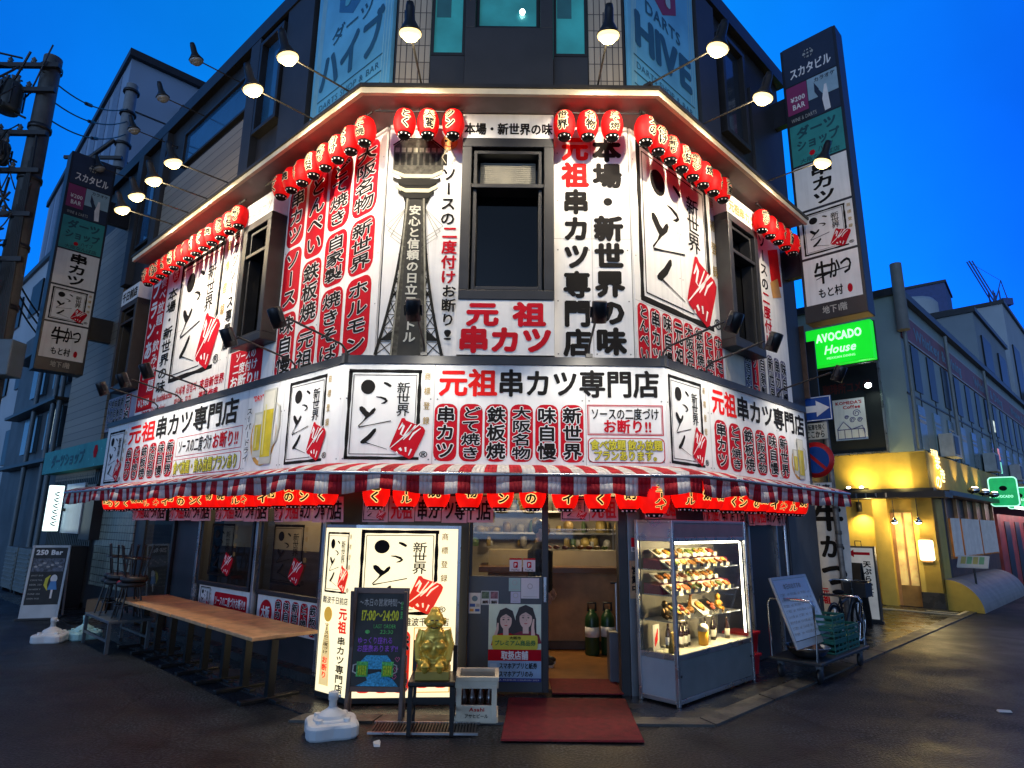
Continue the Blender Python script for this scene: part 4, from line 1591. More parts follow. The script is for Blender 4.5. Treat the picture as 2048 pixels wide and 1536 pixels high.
def tower_sign(fr, x0, x1, z0, z1, label, side):
    t = thing('projecting_sign', label, 'sign', fr, x0, 0, z0)
    W, H = x1 - x0, z1 - z0
    g = MB()
    g.box(0, W, 0, .34, 0, H, SIGNDK)
    g.build('casing', t, .01)
    for zz in (.22, .78):
        g = MB()
        if side == 'L':
            g.box(W, W + abs(x1) , .10, .24, H * zz - .25, H * zz + .25, SIGNDK)
        else:
            g.box(-abs(x0), 0, .10, .24, H * zz - .25, H * zz + .25, SIGNDK)
        g.build('bracket', t)
    p = Print(0, 0, -.002)
    m = .05 * W
    e = lambda a, b: (z0 * 0 + H * (1 - b), H * (1 - a))
    # name of the building
    p.rect(m, W - m, *e(.0, .15), NAVY)
    p.ell(W * .5, H * .945, W * .10, W * .10, LGREY, 2, 6)
    p.ht('井', W * .42, W * .58, H * .92, H * .965, NAVY, 4, .04)
    p.ht('スカタビル', W * .14, W * .88, *e(.088, .132), WINK, 2, .03)
    # bar panel
    p.rect(m, W * .42, *e(.155, .262), PLUM)
    p.rect(W * .43, W - m, *e(.155, .235), PALEB)
    p.ht('¥200', W * .12, W * .38, *e(.195, .22), WINK, 3, .02)
    p.ht('BAR', W * .14, W * .37, *e(.222, .25), WINK, 3, .02)
    p.rect(W * .43, W - m, *e(.237, .300), NAVY)
    p.stroke([(W * .70, H * .735, .02 * W), (W * .66, H * .76, .09 * W), (W * .58, H * .79, .07 * W), (W * .55, H * .82, .03 * W), (W * .62, H * .79, .02 * W)], NAVY, 4)
    p.stroke([(W * .74, H * .705, .1 * W), (W * .72, H * .75, .11 * W), (W * .74, H * .80, .04 * W)], WINK, 5)
    p.ht('カラオケ', W * .55, W * .92, *e(.16, .178), NAVY, 3, .02)
    p.ht('WINE & DARTS', m * 2, W * .55, *e(.275, .295), LGREY, 3, .0)
    # dart shop
    p.rect(m, W - m, *e(.305, .455), TEAL)
    p.ht('ダーツ', W * .16, W * .86, *e(.318, .36), TEALINK, 2, .045)
    p.ht('ショップ', W * .14, W * .88, *e(.365, .405), TEALINK, 2, .045)
    p.ell(W * .4, H * .575, W * .055, W * .055, RED, 3, 6)
    p.ht('ハイブ', W * .50, W * .76, *e(.41, .43), TEALINK, 2, .03)
    p.ht('大阪なんば店', W * .18, W * .86, *e(.434, .452), TEALINK, 2, .02)
    # three white panels
    p.rect(m, W - m, *e(.462, .620), WHITE)
    p.vt('串カツ', W * .32, W * .72, *e(.466, .616), BLACK, 2, .045)
    p.rect(m, W - m, *e(.628, .785), WHITE)
    a, b = e(.636, .778)
    logo(p, m + W * .05, W - m * 1.6, a, b, 2)
    p.rect(m, W - m, *e(.793, .945), WHITE)
    p.ht('牛', W * .22, W * .50, *e(.805, .885), BLACK, 3, .03)
    p.ht('かつ', W * .46, W * .84, *e(.80, .875), BLACK, 3, .035)
    p.stroke([(W * .25, H * .135, .01), (W * .5, H * .15, .03), (W * .82, H * .155, .012)], BLACK, 3)
    p.ht('もと村', W * .26, W * .66, *e(.895, .93), BLACK, 3, .03)
    p.ell(W * .77, H * .085, W * .04, H * .014, RED, 3)
    p.ht('地下1階', W * .3, W * .7, *e(.955, .982), LGREY, 3, .02)
    p.build('panel_lettering', t)
    return t


tower_sign(perpL(9.5), -1.325, -.475, 4.57, 9.38, 'tall dark projecting sign on the left street face, beside the wires', 'L')
tower_sign(perpR(4.4), .30, 1.22, 4.84, 9.90, 'tall dark projecting sign on the right street face, against the sky', 'R')

# ------------------------------------------------------------------ entrance: sliding door, stickers, poster, plate
t = thing('sliding_door', 'grey sliding door with stickers and a poster, left of the open doorway', 'door', FF, .0, -.015, .03)
g = MB()
g.box(-.425, .37, 0, .035, 0, 1.10, mat('door_panel_grey', (.055, .062, .070), .4, var=.1))
g.box(-.425, -.39, 0, .035, 1.10, 1.99, DKMET).box(.33, .37, -.004, .038, 1.10, 1.99, DKMET).box(-.39, .33, 0, .035, 1.94, 1.99, DKMET)
g.box(.331, .395, -.012, -.001, .0, 1.99, DKMET)
g.build('door_leaf', t, .004)
g = MB()
g.add([(-.39, .017, 1.1), (.33, .017, 1.1), (.33, .017, 1.94), (-.39, .017, 1.94)], [(0, 1, 2, 3)], CLEAR)
g.build('pane', t)
g = MB()
g.box(.345, .375, -.03, -.0125, .85, 1.1, ALU)
g.build('handle', t, .004)


def flat(name, label, cat, fr, x0, x1, z0, z1, y, m, th=.003):
    t = thing(name, label, cat, fr, x0, y, z0)
    g = MB()
    g.box(0, x1 - x0, 0, th, 0, z1 - z0, m)
    g.build('sheet', t)
    return t, Print(x0, z0)


PAPER = mat('paper', (.66, .66, .64), .6, var=.06)
for i, (x, lab) in enumerate(((-.005, 'left of the two white payment stickers with a red mark on the sliding door'), (.135, 'right of the two white payment stickers with a red mark on the sliding door'))):
    t, p = flat('sticker', lab, 'sticker', FF, x, x + .125, 1.18, 1.31, -.02, PAPER)
    p.rect(x, x + .125, 1.295, 1.31, RED)
    p.rr(x + .04, x + .085, 1.215, 1.275, .01, RED, 1)
    p.ht('P', x + .05, x + .076, 1.222, 1.27, WINK, 3, .04)
    p.ht('PayPay', x + .02, x + .105, 1.185, 1.21, BLACK, 2, 0)
    p.build('lettering', t)
for x0, x1, z0, z1, m_, lab in ((-.01, .11, .985, 1.115, mat('sticker_green', (.35, .52, .45), .5), 'pale green square sticker under the payment stickers'),
                                (.115, .30, .915, 1.115, PAPER, 'larger blank white sheet on the sliding door'),
                                (.01, .11, .87, .98, mat('sticker_lilac', (.52, .52, .60), .5), 'small lilac sticker below the pale green one')):
    t, p = flat('sticker', lab, 'sticker', FF, x0, x1, z0, z1, -.02, m_)
    p.ell((x0 + x1) / 2, (z0 + z1) / 2 + .02, .028, .028, LGREY, 1, 14)
    p.ell((x0 + x1) / 2, (z0 + z1) / 2 + .02, .02, .02, m_, 2, 14)
    p.rect(x0 + .02, x1 - .02, z0 + .015, z0 + .02, LGREY)
    p.build('print', t)
t, p = flat('sticker', 'tall white card sticker with small picture at the left edge of the sliding door', 'sticker', FF, -.415, -.295, .765, .965, -.02, PAPER)
p.ell(-.355, .91, .03, .028, mat('print_slate', (.12, .2, .25), .5), 1, 12)
p.rect(-.405, -.35, .83, .86, mat('print_blue', (.04, .10, .35), .5))
p.rect(-.34, -.305, .83, .86, LGREY)
p.rect(-.405, -.365, .785, .81, mat('print_orange', (.62, .30, .06), .5))
p.rect(-.35, -.305, .785, .81, mat('print_blue', (.04, .10, .35), .5))
p.build('print', t)
for i, (x, c, lab) in enumerate(((-.29, (.10, .15, .08), 'left of two small photo cards with food pictures on the sliding door'), (-.20, (.25, .10, .12), 'right of two small photo cards with food pictures on the sliding door'))):
    t, p = flat('sticker', lab, 'sticker', FF, x, x + .085, .85, .985, -.02, PAPER)
    p.rect(x + .005, x + .08, .91, .98, mat('photo_%s' % 'ab'[i], c, .5, var=.6, vs=60))
    p.ht('無料', x + .012, x + .072, .86, .895, BLACK, 2, .03)
    p.build('print', t)
# poster of two women
t, p = flat('poster', 'poster of two dark haired women over a crimson and blue notice, on the sliding door', 'poster', FF, -.21, .32, .13, .86, -.021, mat('poster_green', (.70, .80, .60), .5, var=.12), .003)
SKIN = mat('print_skin', (.72, .50, .40), .5)
HAIR = mat('print_hair', (.03, .022, .02), .5)
for cx, cz, s_ in ((-.035, .70, 1), (.165, .72, 1.08)):
    w = .078 * s_
    p.poly([(cx - w * 1.25, cz - .19), (cx - w * 1.22, cz + .02), (cx - w * .8, cz + .10 * s_), (cx, cz + .125 * s_), (cx + w * .85, cz + .095 * s_), (cx + w * 1.25, cz + .0), (cx + w * 1.3, cz - .19)][::-1], HAIR, 1)
    p.poly([(cx - w * 1.9, cz - .235), (cx - w * 1.6, cz - .15), (cx - w * .6, cz - .12), (cx + w * .6, cz - .12), (cx + w * 1.6, cz - .15), (cx + w * 1.9, cz - .235)][::-1], RED if cx < 0 else mat('print_maroon', (.22, .01, .03), .5), 2)
    p.rect(cx - w * .35, cx + w * .35, cz - .14, cz - .06, SKIN, 3)
    p.ell(cx, cz, w * .76, .085 * s_, SKIN, 4)
    p.poly([(cx - w * .8, cz + .02), (cx - w * .5, cz + .045), (cx, cz + .065), (cx + w * .5, cz + .04), (cx + w * .8, cz + .02), (cx + w * .6, cz + .10), (cx - w * .6, cz + .10)], HAIR, 5)
    for k in (-1, 1):
        p.ell(cx + k * w * .32, cz + .012, .011, .006, HAIR, 6, 10)
        p.stroke([(cx + k * w * .15, cz + .03, .003), (cx + k * w * .5, cz + .03, .003)], HAIR, 6)
    p.stroke([(cx - .016, cz - .042, .004), (cx, cz - .046, .008), (cx + .016, cz - .042, .004)], RED, 6)
    p.stroke([(cx + .004, cz, .003), (cx + .008, cz - .02, .004)], mat('print_skin_shade', (.40, .24, .18), .5), 6)
p.stroke([(-.14, .56, .03), (-.12, .62, .025), (-.115, .68, .014)], SKIN, 7)
p.stroke([(.24, .56, .04), (.235, .64, .03), (.245, .72, .014)], SKIN, 7)
p.rr(-.17, .285, .43, .565, .02, YEL, 8)
p.ht('プレミアム商品券', -.15, .265, .465, .52, mat('print_green_dark', (.03, .16, .03), .5), 10, .03)
p.ht('大阪市', .0, .12, .525, .555, BLACK, 10, .03)
p.rect(-.21, .32, .325, .43, RED, 8)
p.ht('取扱店舗', -.08, .19, .335, .42, WINK, 10, .04)
p.rect(-.21, .32, .165, .325, mat('print_sky', (.30, .48, .66), .5), 8)
p.ht('スマホアプリと紙券', -.10, .28, .25, .31, BLACK, 10, .03)
p.ht('スマホアプリのみ', -.10, .24, .175, .235, BLACK, 10, .03)
p.rr(-.19, -.12, .19, .30, .01, mat('print_sky_pale', (.45, .6, .72), .5), 9)
p.rect(-.21, .32, .13, .165, mat('print_navy', (.015, .03, .22), .5), 8)
p.ht('OSAKA PREMIUM COUPON 2023', -.18, .30, .14, .157, WINK, 9, 0)
p.build('print', t)
# wooden plate and red sticker on the grey post
t, p = flat('wooden_plate', 'narrow wooden plate with a column of black brush characters on the grey door post', 'plate', FF, 1.225, 1.345, .93, 1.30, -.056, mat('plate_wood', (.42, .27, .13), .5, var=.25, vs=20), .012)
p.vt('営業中', 1.24, 1.33, .98, 1.25, BLACK, 1, .04)
p.build('lettering', t)
t, p = flat('sticker', 'red and white square sticker high on the grey door post', 'sticker', FF, 1.25, 1.35, 1.39, 1.53, -.045, PAPER)
p.rect(1.25, 1.35, 1.435, 1.53, RED)
p.ht('防犯', 1.26, 1.34, 1.395, 1.432, BLACK, 1, .02)
p.build('print', t)

# red entrance mats
MATR = mat('mat_red', (.14, .003, .010), .85, var=.3, vs=14, bump=.5, bs=260)
t = thing('entrance_mat', 'dark red mat lying on the pavement in front of the doorway', 'mat', W0, .5, 5.95, .014)
g = MB()
g.hexa([(-.56, -.60, 0), (.56, -.60, 0), (.63, .62, 0), (-.50, .62, 0)], [(-.55, -.59, .012), (.55, -.59, .012), (.62, .61, .012), (-.49, .61, .012)], MATR)
g.build('mat_pile', t)
t = thing('entrance_mat', 'smaller dark red mat inside the doorway on the wooden floor', 'mat', W0, .77, 7.05, .032)
g = MB()
g.box(-.34, .36, -.38, .22, 0, .012, MATR)
g.build('mat_pile', t)

# ------------------------------------------------------------------ lit sign box at the left corner of the entrance
LS = Fr(-1.5, 6.26, rad(4.5))
t = thing('lit_sign_box', 'glowing cream corner sign box with the brush logo, behind the chalkboard', 'sign box', LS, 0, 0, .0)
g = MB()
g.prism([(0, 0), (.99, 0), (.99, .22), (-.05, .40), (-.345, .31)], .03, .075, DKMET)
g.prism([(0.004, 0.004), (.99, 0.004), (.99, .22), (-.05, .40), (-.335, .31)], 1.60, 1.63, ALU)
g.box(.992, 1.02, -.005, .22, .03, 1.63, ALU)
g.build('casing', t)
g = MB()
g.prism([(0, 0), (.99, 0), (.99, .2), (-.05, .38), (-.34, .31)], .078, 1.598, WARMLIT)
lp = g.build('lit_panel', t)
LR = mat('backlit_red', (1, .03, .01), .5, emit=.55, var=.1)
LW = mat('backlit_white', (1, .86, .55), .5, emit=.9)
LG = mat('backlit_gold', (.9, .5, .06), .5, emit=.5)
p = Print(0, 0)
logo(p, .06, .90, .80, 1.585, red=LR, wht=LW)
p.ht('難波千日前店', .50, .93, .70, .78, GREYI, 2, .02)
p.frame(.60, .95, .12, .69, .008, LG, 1)
for i, c in enumerate(('鉄板焼', '味自慢')):
    p.pill(c, .62 + i * .17, .77 + i * .17, .16, .66, LR, 2)
for i, c in enumerate(('大阪名物', '串カツ', '味自慢')):
    p.pill(c, .08 + i * .17, .23 + i * .17, .12, .66, LR, 2)
p.build('front_lettering', t)
q = Print(0, 0)
logo(q, .04, .40, .98, 1.56, red=LR, wht=LW)
q.ht('難波千日前店', .03, .40, .88, .95, GREYI, 2, .02)
q.ell(.12, .78, .06, .07, LG, 1)
q.stroke([(.12, .14, .14), (.12, .5, .11), (.12, .70, .03)], mat('backlit_pale_gold', (1, .72, .30), .5, emit=.7), 1)
q.vt('ソースの二度づけ', .08, .16, .42, .70, BLACK, 3, .02)
q.vt('お断り', .08, .16, .20, .40, LR, 3, .03)
q.vt('元祖', .28, .40, .62, .86, LR, 2, .04)
q.vt('串カツ専門店', .28, .40, .10, .60, BLACK, 2, .03)
ang = math.atan2(-.31, .34)
L_ = math.hypot(.34, .31)
M = Matrix.Translation((-.34, .31, 0)) @ Matrix.Rotation(ang, 4, 'Z')
q.mb.v = [(x / .44 * L_, y, z) for x, y, z in q.mb.v]
q.mb.xf(M)
q.build('side_lettering', t)
point(t, (.45, -.35, .9), 2.2, (1, .85, .5), .4, 'sign_light')

# ------------------------------------------------------------------ chalkboard
t = thing('chalkboard', 'black A-frame chalkboard with coloured chalk writing and two green beer mugs', 'chalkboard', Fr(-1.40, 5.80, rad(-1)), 0, 0, 0)
CHALK = mat('chalk_black', (.016, .017, .018), .6, var=.4, vs=8)
FRW = mat('board_frame', (.10, .06, .05), .5, var=.3)


def chalk(n, c):
    return mat('chalk_' + n, c, .9, var=.5, vs=70)


tilt = Matrix.Rotation(rad(-6), 4, 'X')
g = MB()
W, H = .50, 1.09
g.box(0, .035, 0, .025, 0, H, FRW).box(W - .035, W, 0, .025, 0, H, FRW).box(.035, W - .035, 0, .025, H - .05, H, FRW).box(.035, W - .035, 0, .025, .24, .28, FRW)
g.xf(tilt)
g.build('frame', t, .004)
g = MB()
g.box(.035, W - .035, .008, .018, .28, H - .05, CHALK)
g.xf(tilt)
g.build('board', t)
g = MB()
g.box(0, .03, .24, .262, 0, H - .03, FRW).box(W - .03, W, .24, .262, 0, H - .03, FRW).box(.03, W - .03, .24, .26, .25, .28, FRW)
g.xf(Matrix.Translation((0, 0, H)) @ Matrix.Rotation(rad(7), 4, 'X') @ Matrix.Translation((0, -.24, -H)))
g.build('rear_leg_frame', t)
p = Print(0, 0, .006)
cy, cg, cp, cb, cw, ck = chalk('yellow', (.55, .55, .04)), chalk('green', (.10, .45, .12)), chalk('purple', (.30, .10, .55)), chalk('blue', (.05, .32, .55)), chalk('white', (.35, .35, .35)), chalk('pink', (.6, .12, .25))
p.ht('～本日の営業時間～', .06, .44, .93, 1.00, cw, 1, .01)
p.ht('17:00～24:00', .08, .42, .80, .92, cy, 1, .02)
p.ht('LAST ORDER', .20, .40, .745, .79, cg, 1, .0)
p.ht('23:30', .26, .38, .70, .745, cg, 1, .01)
p.ht('ゆっくり座れる', .07, .38, .62, .68, cp, 1, .015)
p.ht('お座敷あります!!', .07, .43, .555, .615, cp, 1, .015)
p.ell(.15, .72, .02, .016, cg, 1, 12)
p.poly([(.10, .47), (.16, .53), (.34, .53), (.40, .46), (.37, .42), (.13, .42)][::-1], cb, 1)
p.poly([(.08, .285), (.18, .33), (.16, .37), (.28, .40), (.40, .34), (.45, .285)][::-1], cb, 1)
for x, s_ in ((.08, -1), (.30, 1)):
    p.rect(x, x + .10, .36, .48, cg, 3)
    p.rect(x + .012, x + .088, .37, .45, chalk('lime', (.20, .42, .02)), 4)
    for k in range(4):
        p.rect(x + .018 + k * .02, x + .024 + k * .02, .375, .445, cy, 5)
    hx = x - .0 if s_ < 0 else x + .10
    p.stroke([(hx, .46, .01), (hx + s_ * .028, .45, .012), (hx + s_ * .03, .40, .012), (hx, .385, .01)], cw, 3)
for x, z in ((.43, .50), (.42, .42), (.41, .36)):
    p.stroke([(x, z - .02, .004), (x - .02, z + .005, .006), (x - .008, z + .018, .006), (x, z + .006, .005), (x + .01, z + .018, .006), (x + .02, z + .005, .006), (x, z - .02, .004)], ck, 1)
p.vt('営業', .43, .455, .82, .98, cg, 1, 0)
p.mb.xf(tilt)
p.build('chalk_drawing', t)

# ------------------------------------------------------------------ black chair with a golden seated figure on it
CF = Fr(-.63, 5.64, rad(3))
t = thing('chair', 'black wooden chair used as a stand for the golden figure', 'chair', CF, 0, 0, 0)
CB = mat('chair_black', (.012, .010, .010), .35, var=.3)
g = MB()
g.box(-.19, .19, -.20, .20, .37, .41, CB)
g.build('seat', t, .012)
for x in (-1, 1):
    for y in (-1, 1):
        g = MB()
        g.hexa([(x * .17 - .016, y * .18 - .016, 0.014), (x * .17 + .016, y * .18 - .016, 0.014), (x * .17 + .016, y * .18 + .016, 0.014), (x * .17 - .016, y * .18 + .016, 0.014)],
               [(x * .165 - .02, y * .175 - .02, .37), (x * .165 + .02, y * .175 - .02, .37), (x * .165 + .02, y * .175 + .02, .37), (x * .165 - .02, y * .175 + .02, .37)], CB)
        g.build('leg', t)
g = MB()
g.box(-.155, .155, .165, .185, .15, .18, CB).box(-.155, .155, -.185, -.165, .26, .29, CB)
g.box(-.180, -.16, -.16, .16, .12, .15, CB).box(.16, .18, -.16, .16, .12, .15, CB)
g.build('stretcher', t)
g = MB()
g.box(-.19, -.155, .18, .205, .41, .66, CB)
g.build('back_post', t)
g = MB()
g.box(.155, .19, .18, .205, .41, .62, CB)
g.build('back_post', t)
GOLD = mat('gold_paint', (.78, .50, .07), .30, .45, var=.2, rv=.08)


def remesh(o, vox, it=6):
    m = o.modifiers.new('remesh', 'REMESH')
    m.mode, m.voxel_size, m.use_smooth_shade = 'VOXEL', vox, True
    s_ = o.modifiers.new('smooth', 'SMOOTH')
    s_.iterations, s_.factor = it, .5


t = thing('statue', 'golden statue of a plump seated figure on a small plinth, on the black chair', 'statue', CF, 0, -.01, .411)
g = MB()
E_ = lambda c, a, b, d: g.ell(c, a, b, d, GOLD, 16, 10)
E_((0, .02, .20), .115, .10, .13)          # belly
E_((0, .02, .30), .105, .085, .10)         # chest
E_((-.05, -.05, .24), .055, .04, .05)
E_((.05, -.05, .24), .055, .04, .05)
E_((0, .01, .44), .075, .075, .085)        # head
E_((0, .02, .51), .045, .05, .04)          # topknot
E_((-.045, -.045, .415), .03, .03, .028)
E_((.045, -.045, .415), .03, .03, .028)
E_((0, -.062, .43), .014, .018, .018)
E_((-.08, .02, .43), .018, .02, .03)
E_((.08, .02, .43), .018, .02, .03)
for s_ in (-1, 1):
    g.tube([(s_ * .10, .03, .36), (s_ * .135, .01, .25), (s_ * .12, -.06, .13)], .042, GOLD, 10, .03)
    g.tube([(s_ * .06, 0, .12), (s_ * .075, -.12, .11)], .05, GOLD, 10, .042)
    E_((s_ * .06, -.15, .10), .034, .035, .05)
g.box(-.13, .13, -.08, .11, .05, .13, GOLD)
for k in range(5):
    for s_ in (-1, 1):
        g.tube([(s_ * (.028 + k * .015), -.16, .125), (s_ * (.028 + k * .015), -.19, .105)], .008, GOLD, 6)
o = g.build('figure', t)
remesh(o, .007, 4)
g = MB()
g.tube([(-.03, -.067, .448), (-.018, -.071, .452), (-.008, -.069, .447)], .005, HAIR, 6).tube([(.03, -.067, .448), (.018, -.071, .452), (.008, -.069, .447)], .005, HAIR, 6)
g.tube([(-.03, -.072, .395), (0, -.078, .388), (.03, -.072, .395)], .004, HAIR, 6)
g.build('face_lines', t)
g = MB()
g.box(-.14, .14, -.15, .12, 0, .07, mat('plinth_gold', (.42, .28, .05), .4, .3))
g.build('plinth', t, .006)

# ------------------------------------------------------------------ bottle crate
CRW = mat('crate_plastic', (.70, .62, .46), .5, var=.15)
t = thing('bottle_crate', 'cream plastic bottle crate standing by the red mat', 'crate', Fr(-.275, 5.96, rad(1)), 0, 0, .014)
g = MB()
w, d, h = .17, .17, .36
for x in (-1, 1):
    g.box(x * w - .014, x * w + .014, -d, d, .0, .05, CRW).box(x * w - .014, x * w + .014, -d, d, .27, h, CRW)
    for y in (-1, 1):
        g.box(x * (w - .02) - .022, x * (w - .02) + .022, y * (d - .002) - .018, y * (d - .002) + .018, .03, .3, CRW)
for y in (-1, 1):
    g.box(-w, w, y * d - .012, y * d + .012, 0, .14 if y < 0 else .05, CRW).box(-w, w, y * d - .012, y * d + .012, .27, h, CRW)
    g.box(-w - .016, w + .016, y * d - .018, y * d + .018, h - .03, h + .004, CRW)
for x in (-1, 1):
    g.box(x * w - .018, x * w + .018, -d - .01, d + .01, h - .031, h + .003, CRW)
g.box(-w, w, -d, d, .0, .012, CRW)
g.build('crate_body', t, .004)
p = Print(0, 0, -.183)
p.ht('Asahi', -.06, .07, .09, .13, RED, 1, .03)
p.ht('アサヒビール', -.10, .10, .04, .075, BLACK, 1, .02)
p.build('lettering', t)
BOT = mat('bottle_brown', (.02, .008, .004), .12, spec=.8)
BP = [(.001, 0), (.034, 0), (.036, .01), (.036, .17), (.030, .20), (.014, .245), (.013, .285), (.015, .29), (.001, .292)]
nb = 0
for iy in range(4):
    for ix in range(4):
        t = thing('beer_bottle', 'brown beer bottle in the cream crate, %s from left, %s row back' % (ORD[ix], ORD[iy]), 'bottle', Fr(-.275, 5.96, 0),
                  -.11 + ix * .073, -.11 + iy * .073, .027, 'bottles in the crate')
        g = MB()
        g.lathe(BP, BOT, 12)
        g.build('glass_body', t)

# ------------------------------------------------------------------ tables in a row under the left awning
TF = Fr(-5.37, 9.0, rad(-44.3))
for i in range(4):
    x0 = .02 + i * 1.05
    t = thing('table', ('wooden topped table at the near end of the row, beside the lit sign box', 'second table from the near end of the row', 'third table from the near end of the row',
                        'table at the far end of the row, beside the stacked stools')[3 - i], 'table', TF, x0, .01 * i, 0, 'tables in a row along the left wall')
    g = MB()
    g.box(0, 1.035, 0, .66, .585, .62, WOODT)
    g.build('table_top', t, .006)
    for lx in (.24, .80):
        g = MB()
        g.box(lx - .035, lx + .035, .295, .365, .03, .584, SHADE)
        g.box(lx - .16, lx + .16, .29, .37, .56, .584, SHADE)
        g.build('pedestal', t)
        g = MB()
        g.box(lx - .04, lx + .04, .04, .62, .0, .035, SHADE)
        g.box(lx - .2, lx - .041, .30, .36, .0, .03, SHADE).box(lx + .041, lx + .2, .30, .36, .0, .03, SHADE)
        g.build('foot', t, .006)

# printed sheets under the shop windows
t, p = board(FL, -2.15, -.74, .40, .775, -.012, .010, 'window_sheet', 'white printed sheet with menu capsules under the near shop window')
p.ell(-1.93, .58, .15, .15, RED, 1, 24)
p.ht('大阪', -2.03, -1.83, .52, .66, WINK, 3, .05)
for i, c in enumerate(('串カツ', '味自慢', '新世界', 'どて焼き', '鉄板焼')):
    p.pill(c, -1.72 + i * .19, -1.56 + i * .19, .42, .755)
p.build('lettering', t)
t, p = board(FL, -3.85, -2.36, .40, .775, -.012, .010, 'window_sheet', 'white printed sheet with a small logo and a red strip under the far shop window')
logo(p, -3.80, -3.45, .43, .76)
p.rr(-3.35, -2.42, .5, .72, .04, RED, 1)
p.ht('ソースの二度づけお断り!!', -3.32, -2.45, .55, .68, WINK, 3, .03)
p.build('lettering', t)

# ------------------------------------------------------------------ bench with stacked stools
BF = Fr(-5.50, 9.02, rad(-44))
STL = mat('steel_grey', (.14, .16, .18), .4, .5)
t = thing('bench', 'low grey steel bench carrying the stacked black stools', 'bench', BF, 0, 0, 0)
g = MB()
g.box(-.46, .72, -.12, .40, .36, .395, STL)
g.build('bench_top', t, .005)
for x in (-.42, .68):
    for y in (-.1, .36):
        g = MB()
        g.box(x - .02, x + .02, y - .02, y + .02, 0, .36, STL)
        g.build('leg', t)
g = MB()
g.box(-.40, .66, -.115, -.085, .14, .17, STL).box(-.40, .66, .345, .375, .14, .17, STL)
g.build('rail', t)


def make_stool(seatm):
    t = thing('stool', 'x', 'stool')
    g = MB()
    g.lathe([(.001, .0), (.15, .0), (.165, .015), (.165, .045), (.15, .06), (.001, .062)], seatm, 20, (0, 0, .40))
    g.build('seat', t)
    for k in range(4):
        a = pi / 4 + k * pi / 2
        g = MB()
        g.tube([(.11 * cos(a), .11 * sin(a), .40), (.19 * cos(a), .19 * sin(a), 0)], .011, CB, 8)
        g.build('leg', t)
    g = MB()
    g.tube([(.155 * cos(k * pi / 8), .155 * sin(k * pi / 8), .17) for k in range(17)], .008, CB, 6)
    g.build('foot_ring', t)
    return t


ST = make_stool(mat('stool_black', (.012, .012, .013), .5))
STR = make_stool(mat('stool_red', (.25, .008, .02), .5))
GST = 'black stools stacked on the bench'
ns = 0
for i, (x, y) in enumerate(((-.28, .14), (.04, .10), (.32, .18), (.56, .12))):
    nm = ('leftmost', 'second', 'third', 'rightmost')[i]
    place(ST if i != 2 else STR, BF.w(x, y, .396), .3 * i, ('black stool standing upright on the bench, %s of its row' % nm) if i != 2 else 'stool with a dark red seat standing on the bench', GST)
    o = place(ST, BF.w(x + .03, y + .02, .396 + .464 + .462), .5 + .4 * i, 'upturned black stool with its legs in the air, %s on the bench' % nm, GST)
    o.rotation_euler = (pi, 0, .5 + .4 * i)

# ------------------------------------------------------------------ parasol bases
BT = mat('base_teal_plastic', (.34, .60, .62), .45, var=.12)


def parasol_base(m, label, x, y, rz):
    t = thing('parasol_base', label, 'parasol base', W0, x, y, 0, rz=rz)
    g = MB()
    lv = [(0.0, .195), (.015, .205), (.085, .205), (.105, .19), (.11, .165)]
    vs, fs = [], []
    n = 32
    for z, r in lv:
        for k in range(n):
            a = 2 * pi * k / n
            c, s_ = cos(a), sin(a)
            q = r * (abs(c) ** 5 + abs(s_) ** 5) ** (-.2)
            q *= 1 - .06 * (abs(cos(2 * a)) ** 8) * (1 if z < .1 else 0)
            vs.append((q * c, q * s_, z))
    for i in range(len(lv) - 1):
        for k in range(n):
            fs.append((i * n + k, i * n + (k + 1) % n, (i + 1) * n + (k + 1) % n, (i + 1) * n + k))
    fs.append(tuple(range((len(lv) - 1) * n, len(lv) * n)))
    g.add(vs, fs, m, False)
    g.lathe([(.15, .108), (.145, .122), (.12, .125), (.11, .15), (.06, .178), (.04, .19), (.036, .20)], m, 24)
    for k in range(4):
        a = pi / 4 + k * pi / 2
        g.lathe([(.03, .1), (.028, .135), (.001, .137)], m, 10, (.15 * cos(a), .15 * sin(a), 0))
    g.build('water_tank', t, .004)
    g = MB()
    g.lathe([(.034, .17), (.030, .25), (.038, .252), (.040, .31), (.024, .315), (.022, .28)], m, 16)
    g.tube([(.03, 0, .275), (.06, 0, .275)], .012, m, 8)
    g.build('pole_socket', t)
    return t


parasol_base(PLASTW, 'white plastic parasol base alone in front of the chalkboard', -1.42, 5.53, .35)
parasol_base(PLASTW, 'white plastic parasol base, left of the two by the bench', -6.36, 9.30, .2)
parasol_base(BT, 'pale teal plastic parasol base, right of the two by the bench', -6.08, 9.56, .9)

# ------------------------------------------------------------------ display case with food samples
CX0, CX1, CY0, CY1 = -.16, 1.42, -.475, -.03
CASE = Fr(*FRT.w(CX0, CY0)[:2], FRT.a)      # local x along the street, y into the wall
CW, CD, CH = CX1 - CX0, CY1 - CY0, 1.70
t = thing('display_case', 'lit aluminium and glass display case of food samples, right of the doorway', 'display case', CASE, 0, 0, .012)
g = MB()
pf = .035
for x in (0, CW - pf):
    for y in (0, CD - pf):
        g.box(x, x + pf, y, y + pf, 0, CH, ALU)
for z0, z1 in ((.02, .06), (.40, .45), (1.49, 1.53), (1.67, CH)):
    g.box(pf, CW - pf, 0.002, .032, z0, z1, ALU).box(pf, CW - pf, CD - .032, CD - .002, z0, z1, ALU)
    g.box(.002, .032, pf, CD - pf, z0, z1, ALU).box(CW - .032, CW - .002, pf, CD - pf, z0, z1, ALU)
g.build('frame', t, .004)
PAN = mat('case_panel', (.30, .34, .37), .45, var=.08)
g = MB()
g.box(.012, .02, pf, CD - pf, .06, .40, PAN)
g.build('side_panel', t)
g = MB()
